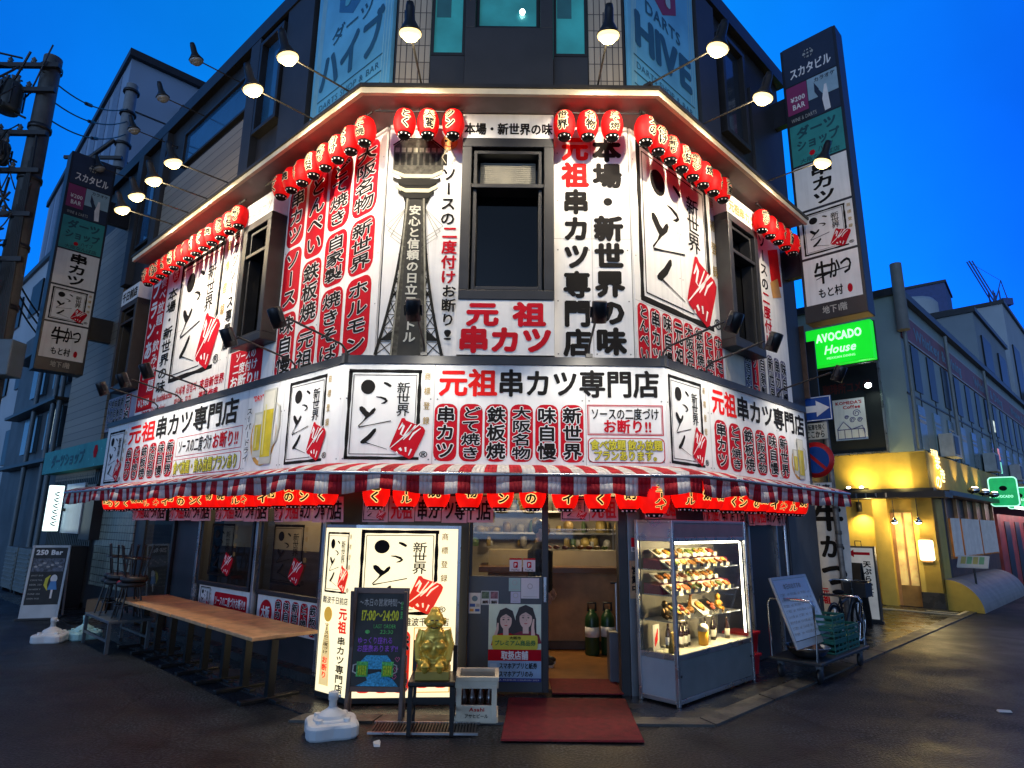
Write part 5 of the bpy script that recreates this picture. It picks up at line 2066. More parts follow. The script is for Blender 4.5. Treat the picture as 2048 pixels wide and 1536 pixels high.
g.box(.012, .02, pf, CD - pf, 1.53, 1.67, ALU)
g.box(pf, CW - pf, .012, .02, 1.53, 1.67, mat('case_header', (.22, .22, .23), .4, .3)).box(CW - .02, CW - .012, pf, CD - pf, 1.53, 1.67, ALU)
g.box(.04, CW - .04, .04, CD - .04, 1.54, 1.66, ALU)
g.build('header_panel', t)
for k in range(2):
    g = MB()
    x0 = pf + k * (CW - 2 * pf) / 2
    x1 = x0 + (CW - 2 * pf) / 2 - .006
    g.box(x0, x1, .010 + .006 * k, .018 + .006 * k, .062, .398, mat('case_door', (.17, .195, .20), .5, var=.1))
    d = g.build('cabinet_door', t)
    g = MB()
    hx = x0 + .03 if k == 0 else x1 - .03
    g.lathe([(.001, 0), (.012, 0), (.012, .006), (.001, .007)], DKMET, 10)
    g.xf(Matrix.Translation((hx, .009, .26)) @ Matrix.Rotation(pi / 2, 4, 'X'))
    g.build('handle', d)
g = MB()
g.box(.04, CW - .04, .04, CD - .02, .40, .445, mat('case_floor_white', (.7, .68, .6), .4))
g.box(pf, CW - pf, CD - .045, CD - .035, .45, 1.49, mat('case_back', (.16, .15, .13), .4, var=.2))
g.build('inner_lining', t)
SHZ = (.74, .98, 1.22)
for z in SHZ:
    g = MB()
    g.box(.05, CW - .10, .08, CD - .05, z - .012, z, ALU)
    s_ = g.build('shelf', t, .003)
    if z > .8:
        g = MB()
        g.hexa([(.055, .16, z), (CW - .11, .16, z), (CW - .11, CD - .06, z), (.055, CD - .06, z)],
               [(.055, .20, z + .08), (CW - .11, .20, z + .08), (CW - .11, CD - .06, z + .10), (.055, CD - .06, z + .10)], mat('cloth_magenta', (.22, .008, .05), .8))
        g.build('cloth_riser', s_)
g = MB()
g.add([(pf, .010, .45), (CW - pf, .010, .45), (CW - pf, .010, 1.49), (pf, .010, 1.49)], [(0, 1, 2, 3)], CLEAR)
g.add([(.010, CD - pf, .45), (.010, pf, .45), (.010, pf, 1.49), (.010, CD - pf, 1.49)], [(0, 1, 2, 3)], CLEAR)
g.add([(CW - .010, pf, .45), (CW - .010, CD - pf, .45), (CW - .010, CD - pf, 1.49), (CW - .010, pf, 1.49)], [(0, 1, 2, 3)], CLEAR)
g.build('pane', t)
g = MB()
TUBE = mat('tube_lamp', (1, .92, .72), .5, emit=9, var=0)
g.tube([(CW - .06, .055, .50), (CW - .06, .055, 1.47)], .012, TUBE, 8).tube([(.08, .06, 1.475), (CW - .1, .06, 1.475)], .012, TUBE, 8)
g.build('tube_light', t)
for z, e_ in ((1.47, 30), (1.20, 18), (.96, 18), (.72, 22)):
    for x in (.28, .80, 1.22):
        spot(t, (x, .065, z), (x, .36, z - .30), e_ * .5, (1, .76, .36), 150, .5, .03, 'case_light')

FOODC = [(.50, .22, .03), (.45, .15, .02), (.55, .30, .06), (.38, .10, .03), (.20, .28, .04), (.60, .42, .10), (.42, .06, .02)]
FM = [mat('food_%s' % n, c, .4, var=.5, vs=60, bump=.4, bs=120) for n, c in zip(('fried', 'brown', 'batter', 'sauce', 'greens', 'egg', 'ginger'), FOODC)]
DISH = mat('dish_white', (.72, .70, .62), .25)
DISHB = mat('dish_black', (.02, .02, .02), .25)
rf = random.Random(11)


def food(x, y, z, kind, lab, tilt_=.55, s_=1.):
    t = thing('food_sample', lab, 'food sample', CASE, x, y, z + .012, 'food samples in the display case')
    g = MB()
    w, d = .068 * s_, .078 * s_
    g.hexa([(-w * .8, -d * .8, .0), (w * .8, -d * .8, .0), (w * .8, d * .8, .0), (-w * .8, d * .8, .0)], [(-w, -d, .014), (w, -d, .014), (w, d, .014), (-w, d, .014)], DISHB if kind == 4 else DISH)
    M_ = Matrix.Translation((0, 0, d * sin(tilt_) * .8 + .003)) @ Matrix.Rotation(tilt_, 4, 'X')
    g.xf(M_)
    g.build('dish', t)
    g = MB()
    m1, m2 = rf.choice(FM), rf.choice(FM)
    if kind % 3 == 0:
        for k in range(4):
            g.ell((-.034 * s_ + k * .022 * s_, -.005, .026), .010, .042 * s_, .013, m1, 8, 6)
            g.tube([(-.034 * s_ + k * .022 * s_, -.04 * s_, .026), (-.034 * s_ + k * .022 * s_, -.075 * s_, .028)], .003, mat('skewer', (.5, .38, .2), .6), 5)
    elif kind % 3 == 1:
        for k in range(9):
            g.ell((rf.uniform(-.03, .03) * s_, rf.uniform(-.04, .04) * s_, .022 + rf.uniform(0, .012)), .016 * s_, .017 * s_, .012, rf.choice((m1, m2)), 8, 6)
    else:
        g.ell((0, .01, .022), .04 * s_, .045 * s_, .02, m1, 12, 7)
        for k in range(5):
            g.ell((rf.uniform(-.03, .03) * s_, rf.uniform(-.03, .03) * s_, .04), .012, .012, .008, m2, 8, 5)
    g.xf(M_)
    g.build('food', t)
    g = MB()
    g.box(-.034, .034, -d - .012, -d - .010, .0, .042, PAPER)
    g.build('price_card', t)


for r_, z in enumerate((SHZ[2], SHZ[1])):
    nm = ('top', 'middle')[r_]
    for k in range(9):
        food(.13 + k * .142, .14, z, k + r_, '%s food sample from the left in the front line of the %s shelf' % (ORD[k], nm))
    for k in range(8):
        food(.18 + k * .15, .30, z + .10, k + 2 + r_, '%s food sample from the left in the raised back line of the %s shelf' % (ORD[k], nm))
for k, (x, kd, s_) in enumerate(((.30, 4, 1.5), (.46, 1, 1.25), (.80, 5, 1.5), (1.02, 4, 1.4))):
    food(x, .20, SHZ[0], kd, '%s large food dish from the left on the lowest shelf' % ORD[k], .6, s_)
    nb = 0
# fried prawn tower, small figure, snack bag, bottles, mugs
t = thing('food_sample', 'tall fried prawn standing in a black bowl on the lowest shelf', 'food sample', CASE, .60, .20, SHZ[0] + .012, 'food samples in the display case')
g = MB()
g.lathe([(.001, 0), (.03, 0), (.065, .03), (.06, .03), (.001, .012)], DISHB, 16)
g.build('dish', t)
g = MB()
g.ell((0, 0, .05), .05, .045, .04, FM[0], 12, 8)
g.tube([(0, 0, .06), (.01, 0, .13), (.03, 0, .19)], .022, FM[0], 10, .012)
g.tube([(.03, 0, .18), (.07, 0, .225)], .006, FM[6], 6, .014).tube([(.03, 0, .18), (.005, 0, .23)], .006, FM[6], 6, .014)
g.build('food', t)
for x, y, lab, m_ in ((.16, .22, 'dark bronze small figurine at the left end of the lowest shelf', mat('bronze', (.10, .06, .02), .35, .7)), (1.24, .22, 'amber small figurine at the right end of the lowest shelf', mat('amber_figure', (.50, .26, .03), .3))):
    t = thing('figurine', lab, 'figurine', CASE, x, y, SHZ[0] + .012)
    g = MB()
    g.ell((0, 0, .06), .045, .04, .055, m_, 12, 8).ell((0, 0, .14), .03, .03, .038, m_, 12, 8)
    for s_ in (-1, 1):
        g.tube([(s_ * .035, 0, .10), (s_ * .055, -.02, .06)], .014, m_, 8)
        g.ell((s_ * .03, -.04, .02), .018, .025, .02, m_, 8, 6)
    o = g.build('figure', t)
    remesh(o, .004, 3)
for k, (x, y) in enumerate(((.30, .28), (.44, .22), (.52, .22), (.60, .24), (1.0, .25), (1.10, .22), (1.19, .26), (1.30, .16))):
    t = thing('sake_bottle', 'dark bottle with a white label, %s from the left on the case floor' % ORD[k], 'bottle', CASE, x, y, .446 + .012, 'bottles on the case floor')
    g = MB()
    sc_ = .8 if k != 7 else .75
    g.lathe([(r_ * sc_, z_ * sc_) for r_, z_ in BP], BOT, 14)
    g.build('glass_body', t)
    g = MB()
    g.lathe([(.0295, .035), (.0298, .036), (.0298, .105), (.0295, .106)], PAPER, 14)
    g.build('label_band', t)
for k, x in enumerate((.74, .86)):
    t = thing('beer_mug', '%s glass mug of golden beer with foam on the case floor' % ('left' if k == 0 else 'right'), 'mug', CASE, x, .14 + .06 * k, .446 + .012, 'beer mugs in the case')
    g = MB()
    g.lathe([(.001, 0), (.046, 0), (.048, .02), (.050, .135), (.001, .136)], mat('beer', (.70, .36, .03), .15, emit=.12), 18)
    g.build('beer', t)
    g = MB()
    g.lathe([(.050, .135), (.054, .15), (.045, .178), (.02, .19), (.001, .192)], mat('beer_foam', (.75, .70, .58), .6), 18)
    g.build('foam', t)
    g = MB()
    g.tube([(.048, 0, .12), (.085, 0, .11), (.088, 0, .05), (.05, 0, .03)], .009, CLEAR, 8)
    g.build('handle', t)
t = thing('snack_bag', 'gold and brown standing snack bag at the left front corner of the case', 'bag', CASE, .13, .12, .446 + .012)
g = MB()
g.hexa([(-.05, -.03, 0), (.05, -.03, 0), (.05, .03, 0), (-.05, .03, 0)], [(-.05, -.006, .19), (.045, -.006, .20), (.045, .006, .20), (-.05, .006, .19)], mat('bag_gold', (.35, .22, .05), .3, .3, var=.7, vs=30))
g.build('bag_body', t, .006)
t = thing('leaflet', 'pale leaflet with an orange fish shape behind the snack bag', 'leaflet', CASE, .06, .30, .446 + .012)
g = MB()
g.box(0, .11, 0, .004, 0, .24, PAPER)
g.build('sheet', t)
p = Print(0, 0, 0)
p.stroke([(.03, .04, .01), (.05, .1, .05), (.07, .16, .03), (.08, .2, .01)], BRED, 1)
p.build('print', t)
t = thing('plastic_tub', 'bright red plastic tub behind the right end of the display case', 'tub', FRT, 1.66, -.22, .0)
g = MB()
RPL = mat('red_plastic', (.55, .01, .02), .4)
for z in (0, .24):
    g.hexa([(-.13, -.12, z + .0), (.13, -.12, z), (.13, .12, z), (-.13, .12, z)], [(-.15, -.14, z + .23), (.15, -.14, z + .23), (.15, .14, z + .23), (-.15, .14, z + .23)], RPL)
    g.box(-.165, .165, -.155, .155, z + .2, z + .232, RPL)
g.build('tub_body', t, .006)

# ------------------------------------------------------------------ things inside, seen through the doorway
for k, (x, y) in enumerate(((1.07, 8.62), (1.28, 8.66))):
    t = thing('gas_cylinder', '%s dark green gas cylinder on the floor before the counter' % ('left' if k == 0 else 'right'), 'gas cylinder', W0, x, y, .032, 'gas cylinders inside the doorway')
    g = MB()
    g.lathe([(.001, 0), (.085, 0), (.092, .015), (.092, .40), (.085, .46), (.055, .51), (.04, .52), (.04, .55), (.001, .55)], mat('cylinder_green', (.008, .045, .015), .35), 18)
    g.build('tank', t)
    g = MB()
    g.lathe([(.092, .22), (.0935, .22), (.0935, .34), (.092, .34)], PAPER, 18)
    g.build('label_band', t)
    g = MB()
    g.tube([(-.05, 0, .53), (-.05, 0, .63), (.05, 0, .63), (.05, 0, .53)], .016, DKMET, 8)
    g.build('valve', t)
t = thing('umbrella_stand', 'grey bin with an upright metal rod just inside the door post', 'umbrella stand', W0, 1.17, 7.25, .032)
g = MB()
g.box(-.10, .10, -.10, .10, 0, .50, mat('bin_grey', (.10, .105, .12), .4, .3))
g.build('bin', t, .01)
g = MB()
g.tube([(.0, 0, .5), (.0, 0, 1.0)], .014, ALU, 8).tube([(-.06, 0, 1.0), (.06, 0, 1.0)], .012, DKMET, 8)
g.build('rod', t)
t = thing('menu_holder', 'small upright menu card standing on the counter', 'menu', W0, .42, 8.95, 1.092)
g = MB()
g.box(-.05, .05, -.02, .02, 0, .2, DKMET).box(-.04, .04, -.024, -.021, .02, .19, PAPER)
g.build('card', t)
t = thing('glass_case', 'low glass sneeze guard with trays on top of the counter', 'glass case', W0, .95, 9.3, 1.302)
g = MB()
for x in (-.55, .55):
    for y in (-.15, .15):
        g.box(x - .01, x + .01, y - .01, y + .01, 0, .28, ALU)
g.box(-.56, .56, -.16, .16, .28, .295, ALU)
g.build('frame', t)
g = MB()
g.add([(-.55, -.15, 0), (.55, -.15, 0), (.55, -.15, .28), (-.55, -.15, .28)], [(0, 1, 2, 3)], CLEAR)
g.build('pane', t)
g = MB()
for k in range(8):
    g.ell((-.4 + k * .115, rf.uniform(-.05, .05), .035), .05, .05, .03, rf.choice(FM), 8, 6)
g.build('food', t)

# person in dark clothes behind the door edge
t = thing('person', 'person in dark trousers and a black jacket, half hidden behind the sliding door', 'person', W0, .37, 8.0, .032, rz=rad(80))
SK = mat('skin', (.50, .30, .22), .5)
CLO = mat('clothes_black', (.012, .012, .014), .8, var=.3)
g = MB()
for s_ in (-1, 1):
    g.tube([(s_ * .09, 0, .82), (s_ * .10, -.01, .45), (s_ * .10, .01, .10)], .088, CLO, 12, .055)
g.ell((0, 0, .86), .17, .12, .14, CLO, 16, 10)
g.tube([(0, 0, .84), (0, .0, 1.10), (0, 0, 1.32)], .15, CLO, 14, .16)
g.ell((0, 0, 1.32), .19, .11, .10, CLO, 16, 9)
for s_ in (-1, 1):
    g.tube([(s_ * .19, 0, 1.33), (s_ * .25, .02, 1.08), (s_ * .24, -.10, .86)], .058, CLO, 10, .042)
o = g.build('clothed_body', t)
remesh(o, .016, 6)
g = MB()
g.tube([(0, 0, 1.36), (0, -.01, 1.46)], .052, SK, 12)
g.ell((0, -.02, 1.55), .075, .092, .112, SK, 16, 11)
g.ell((0, -.112, 1.54), .014, .018, .022, SK, 8, 6)
for s_ in (-1, 1):
    g.ell((s_ * .078, -.01, 1.545), .012, .022, .03, SK, 8, 6)
o = g.build('head', t)
remesh(o, .009, 3)
g = MB()
g.ell((0, .008, 1.585), .084, .098, .095, HAIR, 16, 9)
g.build('hair', t)
g = MB()
for s_ in (-1, 1):
    g.ell((s_ * .028, -.105, 1.565), .010, .007, .006, HAIR, 8, 5)
g.tube([(-.022, -.103, 1.50), (0, -.110, 1.497), (.022, -.103, 1.50)], .004, mat('lips', (.35, .12, .10), .5), 6)
g.build('face', t)
for s_ in (-1, 1):
    g = MB()
    g.ell((s_ * .24, -.125, .80), .022, .035, .045, SK, 10, 7)
    for f_ in range(4):
        g.tube([(s_ * .24 + (f_ - 1.5) * .006, -.15 + f_ * .012, .775), (s_ * .238, -.155 + f_ * .014, .735 + .004 * f_), (s_ * .232, -.150 + f_ * .012, .708 + .006 * abs(f_ - 1))], .009, SK, 6, .007)
    g.tube([(s_ * .235, -.145, .81), (s_ * .215, -.17, .775), (s_ * .212, -.17, .75)], .010, SK, 6, .008)
    g.build('hand', t)
for s_ in (-1, 1):
    g = MB()
    g.ell((s_ * .10, -.06, .045), .045, .12, .045, mat('shoe', (.02, .02, .022), .5), 12, 8)
    g.box(s_ * .10 - .043, s_ * .10 + .043, -.17, .05, 0, .02, PAPER)
    g.build('shoe', t)

# ------------------------------------------------------------------ right side: menu board, trolley, crates, bowl, bicycle
MBF = Fr(*FRT.w(1.57, -.90)[:2], FRT.a)
t = thing('menu_board', 'framed pale blue menu board leaning crookedly against the trolley', 'menu board', MBF, 0, 0, 0)
g = MB()
W, H = 1.02, .77
SIL = mat('board_silver', (.36, .37, .38), .35, .5)
g.box(0, .03, 0, .025, 0, H, SIL).box(W - .03, W, 0, .025, 0, H, SIL).box(.03, W - .03, 0, .025, 0, .075, SIL).box(.03, W - .03, 0, .025, H - .035, H, SIL)
p = Print(0, 0, .004)
p.rect(.03, W - .03, .075, H - .035, mat('menu_sheet', (.36, .47, .60), .35, var=.05), 0)
p.rect(.03, W - .03, .075, .083, DKMET, 1)
p.rect(.03, .036, .083, H - .035, DKMET, 1)
rm = random.Random(4)
p.ht('本日のおすすめ', .25, .75, .62, .69, GREYI, 1, .01)
for r_ in range(8):
    for c_ in range(3):
        x0 = .07 + c_ * .30
        z0 = .55 - r_ * .06
        p.ht(rm.choice(('串カツ盛合せ', 'どて焼き', 'とんぺい焼', '牛すじ煮込', '焼きそば', 'ホルモン焼')), x0, x0 + rm.uniform(.14, .19), z0, z0 + .036, GREYI, 1, 0)
        p.ht('%d0円' % rm.randint(28, 89), x0 + .20, x0 + .26, z0, z0 + .03, GREYI, 1, 0)
M_ = Matrix.Translation((0, 0, .365)) @ Matrix.Rotation(rad(-19), 4, 'X')
g.xf(M_)
g.build('frame', t, .003)
p.mb.xf(M_)
p.build('menu_sheet', t)
TR = Fr(*FRT.w(1.85, -.80)[:2], FRT.a)
t = thing('hand_trolley', 'black platform trolley with a chrome push handle at each end', 'trolley', TR, 0, 0, 0)
CHR = mat('chrome', (.55, .56, .58), .18, 1.)
g = MB()
g.box(-.15, 1.45, -.28, .30, .20, .235, mat('trolley_deck', (.02, .025, .03), .5))
g.build('platform', t, .01)
for x, hh in ((-.13, .86), (1.43, .80)):
    g = MB()
    g.tube([(x, -.24, .23), (x, -.24, hh - .05), (x, -.21, hh), (x, .23, hh), (x, .26, hh - .05), (x, .26, .23)], .016, CHR, 8)
    g.build('push_handle', t)
for x in (.0, 1.3):
    for y in (-.2, .22):
        g = MB()
        g.lathe([(.001, -.018), (.07, -.018), (.078, -.01), (.078, .01), (.07, .018), (.001, .018)], DKMET, 16)
        g.xf(Matrix.Translation((x, y, .08)) @ Matrix.Rotation(pi / 2, 4, 'X'))
        g.box(x - .03, x + .03, y - .03, y + .03, .14, .2, STL)
        g.build('wheel', t)
GRN = mat('crate_green', (.01, .11, .085), .45)
for k, (x, y, z) in enumerate(((.66, .02, .236), (.66, .02, .376), (.68, .03, .516), (1.10, .02, .236), (1.10, .02, .376))):
    t = thing('plastic_crate', 'dark green slatted crate on the trolley, %s' % ('bottom of the three high stack', 'middle of the three high stack', 'topmost of the three high stack', 'lower of the two by the far handle', 'upper of the two by the far handle')[k], 'crate', TR, x, y, z, 'green crates on the trolley')
    g = MB()
    a, b_, h = .195, .24, .138
    for z0, z1 in ((0, .02), (.045, .075), (.105, h)):
        g.box(-a, a, -b_, -b_ + .014, z0, z1, GRN).box(-a, a, b_ - .014, b_, z0, z1, GRN)
        g.box(-a, -a + .014, -b_ + .014, b_ - .014, z0, z1, GRN).box(a - .014, a, -b_ + .014, b_ - .014, z0, z1, GRN)
    for x_ in (-a + .002, -.06, .06, a - .022):
        g.box(x_, x_ + .02, -b_ + .002, -b_ + .012, .0, h - .002, GRN)
    g.box(-a + .01, a - .01, -b_ + .01, b_ - .01, .0, .012, GRN)
    g.build('crate_body', t, .003)
t = thing('steel_bowl', 'shallow stainless steel bowl on the near end of the trolley', 'bowl', TR, .10, -.05, .236)
g = MB()
g.lathe([(.001, 0), (.12, .0), (.19, .05), (.23, .12), (.24, .125), (.238, .118), (.185, .055), (.115, .012), (.001, .01)], CHR, 28)
g.build('bowl_body', t)
BK = Fr(*FRT.w(4.35, -.50)[:2], FRT.a)
t = thing('bicycle', 'dark bicycle parked behind the green crates, with a silver rear wheel toward the street', 'bicycle', BK, 0, 0, 0)
FRM = mat('bike_paint', (.02, .025, .03), .3)


def wheel(x, nm='wheel'):
    w_ = MB()
    R_ = .29
    w_.tube([(x + R_ * cos(k * pi / 16), 0, R_ + .02 + R_ * sin(k * pi / 16)) for k in range(33)], .02, BLACK, 8, cap=False)
    o = w_.build(nm, t)
    w_ = MB()
    w_.tube([(x + (R_ - .025) * cos(k * pi / 16), 0, R_ + .02 + (R_ - .025) * sin(k * pi / 16)) for k in range(33)], .009, CHR, 6, cap=False)
    for k in range(18):
        a = k * pi / 9
        w_.tube([(x, .02 * (-1) ** k, R_ + .02), (x + (R_ - .03) * cos(a), 0, R_ + .02 + (R_ - .03) * sin(a))], .002, CHR, 4)
    w_.tube([(x, -.04, R_ + .02), (x, .04, R_ + .02)], .02, CHR, 8)
    w_.build('rim', o)


wheel(.48)
wheel(-.48)
g = MB()
for a, b_ in (((-.1, 0, .30), (-.22, 0, .70)), ((-.1, 0, .30), (.33, 0, .68)), ((.33, 0, .60), (.32, 0, .78)), ((-.19, 0, .62), (.33, 0, .70)), ((.33, 0, .66), (.48, 0, .31))):
    g.tube([a, b_], .016, FRM, 8)
for y in (-.04, .04):
    g.tube([(-.1, y, .30), (-.48, y, .31), (-.2, y * .4, .64)], .010, FRM, 6)
g.build('frame', t)
g = MB()
g.ell((-.25, 0, .77), .13, .07, .035, BLACK, 12, 7)
g.tube([(-.22, 0, .68), (-.235, 0, .76)], .013, CHR, 8)
g.build('saddle', t)
g = MB()
g.tube([(.32, 0, .76), (.31, 0, .88), (.34, -.05, .9), (.28, -.24, .90), (.18, -.26, .88)], .011, CHR, 8).tube([(.34, 0, .9), (.28, .24, .90), (.18, .26, .88)], .011, CHR, 8)
g.build('handlebar', t)
g = MB()
g.tube([(-.10, -.09, .30), (-.10, .09, .30)], .012, CHR, 6).box(-.18, -.08, -.15, -.09, .20, .22, BLACK).box(-.12, -.02, .09, .15, .38, .40, BLACK)
g.lathe([(.001, -.005), (.085, -.005), (.085, .005), (.001, .005)], CHR, 18)
n0 = len(g.v)
g.build('pedals', t)
g = MB()
g.tube([(-.48 + .33 * cos(k * pi / 12 + .2), 0, .31 + .33 * sin(k * pi / 12 + .2)) for k in range(11)], .012, FRM, 6)
g.build('mudguard', t)
g = MB()
g.box(.42, .72, -.15, .15, .66, .68, DKMET).box(.42, .435, -.15, .15, .68, .86, DKMET).box(.705, .72, -.15, .15, .68, .86, DKMET).box(.435, .705, -.15, -.135, .68, .86, DKMET).box(.435, .705, .135, .15, .68, .86, DKMET)
g.build('basket', t)

# tall cloth flag and its pole, road signs
FG = perpR(5.2)
t = thing('tall_flag', 'tall white cloth flag with black brush writing beside the road sign pole', 'flag', FG, -.25, .02, .05)
g = MB()
FW, FH = .60, 2.10
FCL = mat('flag_cloth', (.58, .58, .56), .8, var=.12)
N = 14
for k in range(N):
    for j in range(8):
        a, b_, c, d = k / N, (k + 1) / N, j / 8, (j + 1) / 8
        yw = lambda u, v: .03 * sin(u * 5 + v * 4) + .012 * sin(u * 13)
        g.add([(FW * (c), yw(a, c), FH * a), (FW * d, yw(a, d), FH * a), (FW * d, yw(b_, d), FH * b_), (FW * c, yw(b_, c), FH * b_)], [(0, 1, 2, 3)], FCL, True)
g.build('cloth', t)
p = Print(0, 0, -.004)
p.glyph('牛', .10, .55, 1.55, 2.0, BLACK, 1, .04)
p.glyph('か', .16, .52, 1.12, 1.50, BLACK, 1, .04)
p.glyph('つ', .14, .56, .68, 1.10, BLACK, 1, .045)
p.vt('元祖', .12, .24, .42, .68, RED, 1, .04)
p.vt('もと村', .34, .50, .22, .66, BLACK, 1, .04)
p.ht('ビフカツ専門', .08, .52, .05, .16, BLACK, 1, .02)
p.mb.v = [(x, y_ + .03 * sin(z / FH * 5 + x / FW * 4) + .012 * sin(z / FH * 13), z) for x, y_, z in p.mb.v]
p.build('lettering', t)
g = MB()
g.tube([(-.02, 0, -.04), (-.02, 0, 2.2), (FW, 0, 2.16)], .014, DKMET, 8)
g.build('flag_pole', t)
g = MB()
g.box(-.18, .18, -.18, .18, -.05, 0.0, DKMET)
g.build('foot', t)
RP = perpR(5.25)
t = thing('road_sign_post', 'grey street post carrying the blue arrow sign and the round no parking sign', 'sign post', RP, .24, -.16, 0)
g = MB()
PM = mat('post_grey', (.20, .18, .16), .5, .2, var=.35, vs=12)
g.tube([(.03, 0, 0), (-.03, 0, 3.75)], .042, PM, 14)
for z in (1.35, 1.55, 1.95):
    g.lathe([(.046, 0), (.05, .01), (.05, .05), (.046, .06)], mat('post_tape', (.10, .09, .08), .5), 14, (.01, 0, z))
g.build('post', t)
SB, SR = mat('road_blue', (.005, .06, .30), .4), mat('road_red', (.50, .012, .015), .4)
g = MB()
g.box(-.46, .12, -.065, -.045, 3.36, 3.77, SB)
a_ = g.build('arrow_sign', t, .01)
p = Print(0, 0, -.066)
p.frame(-.45, .11, 3.37, 3.76, .012, WINK, 1)
p.poly([(-.42, 3.51), (-.12, 3.51), (-.12, 3.43), (.09, 3.565), (-.12, 3.70), (-.12, 3.62), (-.42, 3.62)], WINK, 1)
p.build('arrow', a_)
g = MB()
g.box(-.36, .02, -.065, -.05, 3.06, 3.33, mat('plate_cream', (.55, .52, .42), .5))
a_ = g.build('plate_sign', t, .012)
p = Print(0, 0, -.066)
p.ht('自転車を除く', -.33, -.01, 3.21, 3.31, BLACK, 1, .03)
p.ht('ここから', -.32, -.02, 3.08, 3.21, BLACK, 1, .035)
p.build('lettering', a_)
g = MB()
g.lathe([(.001, 0), (.29, 0), (.29, .015), (.001, .016)], SR, 40)
g.xf(Matrix.Translation((-.21, -.05, 2.73)) @ Matrix.Rotation(pi / 2, 4, 'X'))
a_ = g.build('no_parking_sign', t)
p = Print(0, 0, -.067)
p.ell(-.21, 2.73, .215, .215, SB, 1, 40)
p.stroke([(-.37, 2.89, .05), (-.05, 2.57, .05)], SR, 2)
p.build('face', a_)
g = MB()
g.box(-.42, .0, -.062, -.05, 2.16, 2.36, PAPER)
a_ = g.build('plate_sign', t)
p = Print(0, 0, -.063)
p.ht('自動車', -.40, -.02, 2.18, 2.34, BLACK, 1, .03)
p.build('lettering', a_)

# ------------------------------------------------------------------ neighbour on the right: grey building over a yellow tempura shop
NS = 10.3
NF = perpR(NS)                                # side face: x = offset from the wall line
NST = Fr(*wallpt('R', NS, .45), FRT.a)         # street face: x = distance from its corner
NB = thing('shop_building', 'grey panelled building with a yellow lit tempura shop on its ground floor', 'building', W0, 0, 0, 0)
PANEL = mat('grey_panel', (.26, .33, .31), .5, var=.12, vs=1.2)


def part(fr, mb, name, bevel=0., parent=NB):
    return inwall(fr, mb, name, parent, bevel)


g = MB()
g.prism([wallpt('R', NS, .26), wallpt('R', 40, .26), wallpt('R', 40, -9), wallpt('R', NS, -9)][::-1], 3.32, 6.95, PANEL)
for k in range(22):
    pass
part(W0, g, 'upper_wall')
g = MB()
g.prism([wallpt('R', NS - .12, .40), wallpt('R', 40, .40), wallpt('R', 40, .1), wallpt('R', NS - .12, .1)][::-1], 6.95, 7.12, DKMET)
g.prism([wallpt('R', NS - .12, .099), wallpt('R', NS + .1, .099), wallpt('R', NS + .1, -9), wallpt('R', NS - .12, -9)][::-1], 6.95, 7.12, DKMET)
part(W0, g, 'coping')
UF = Fr(*wallpt('R', NS, .26), FRT.a)
g = MB()
for k in range(1, 16):
    g.box(k * 1.45 - .3, k * 1.45 - .27, -.02, .01, 3.35, 5.95, DKMET)
g.box(.0, 29, -.02, .01, 4.62, 4.66, DKMET)
part(UF, g, 'panel_joint')
WDK, WLT = mat('n_window_dark', (.008, .014, .020), .35, spec=.25), mat('n_window_pale', (.16, .24, .26), .3)
for k in range(12):
    x = .65 + k * 1.48
    g = MB()
    g.box(x, x + .62, -.03, .0, 3.42, 4.45, WLT if k % 2 else mat('n_window_mid', (.10, .16, .18), .25))
    g.box(x + .03, x + .59, -.034, -.031, 4.05, 4.12, LGREY).box(x + .03, x + .59, -.034, -.031, 4.18, 4.23, LGREY)
    part(UF, g, 'window_blind')
    g = MB()
    g.box(x + .1, x + .75, -.025, .0, 4.8, 5.9, WDK)
    part(UF, g, 'window')
for x, z, c_ in ((10.2, 4.9, (.8, .9, .75)), (10.25, 3.95, (.75, .25, .3)), (10.3, 3.5, (.25, .9, .6))):
    g = MB()
    g.box(x, x + .55, -.06, -.036, z, z + .38, mat('lit_pane_%d' % int(c_[0] * 100), c_, .5, emit=.8, var=.4, vs=6))
    part(UF, g, 'lit_window')
# red banner strip high along the street face
t, p = board(UF, .1, 24, 5.95, 6.62, -.03, .028, 'strip_sign', 'long faded red strip sign with pale blue writing along the grey building', m=mat('strip_red', (.22, .045, .045), .5, var=.25, vs=2))
SB_ = mat('strip_writing', (.16, .30, .38), .5)
for x in (1.2, 8.2, 15.2):
    p.ht('Whiskey & Dining', x, x + 5.2, 6.08, 6.5, SB_, 2, .04)
p.rect(.1, 24, 5.95, 5.99, LGREY)
p.rect(.1, 24, 6.58, 6.62, LGREY)
p.build('lettering', t)
t = thing('concrete_post', 'grey concrete post standing up at the roof corner of the grey building', 'post', UF, -.12, -.12, 6.05)
g = MB()
g.tube([(0, 0, 0), (0, 0, 1.6)], .13, mat('concrete_pole', (.20, .19, .17), .6, bump=.2), 14, .12)
g.tube([(.11, 0, 1.45), (.25, 0, 1.45), (.30, 0, 1.41)], .012, DKMET, 6)
g.build('post_shaft', t)
for x in (.06, 4.4, 9.9):
    g = MB()
    g.tube([(x, -.09, 3.35), (x, -.09, 6.9)], .045, mat('pipe_grey', (.20, .23, .23), .45), 8)
    part(UF, g, 'drainpipe')
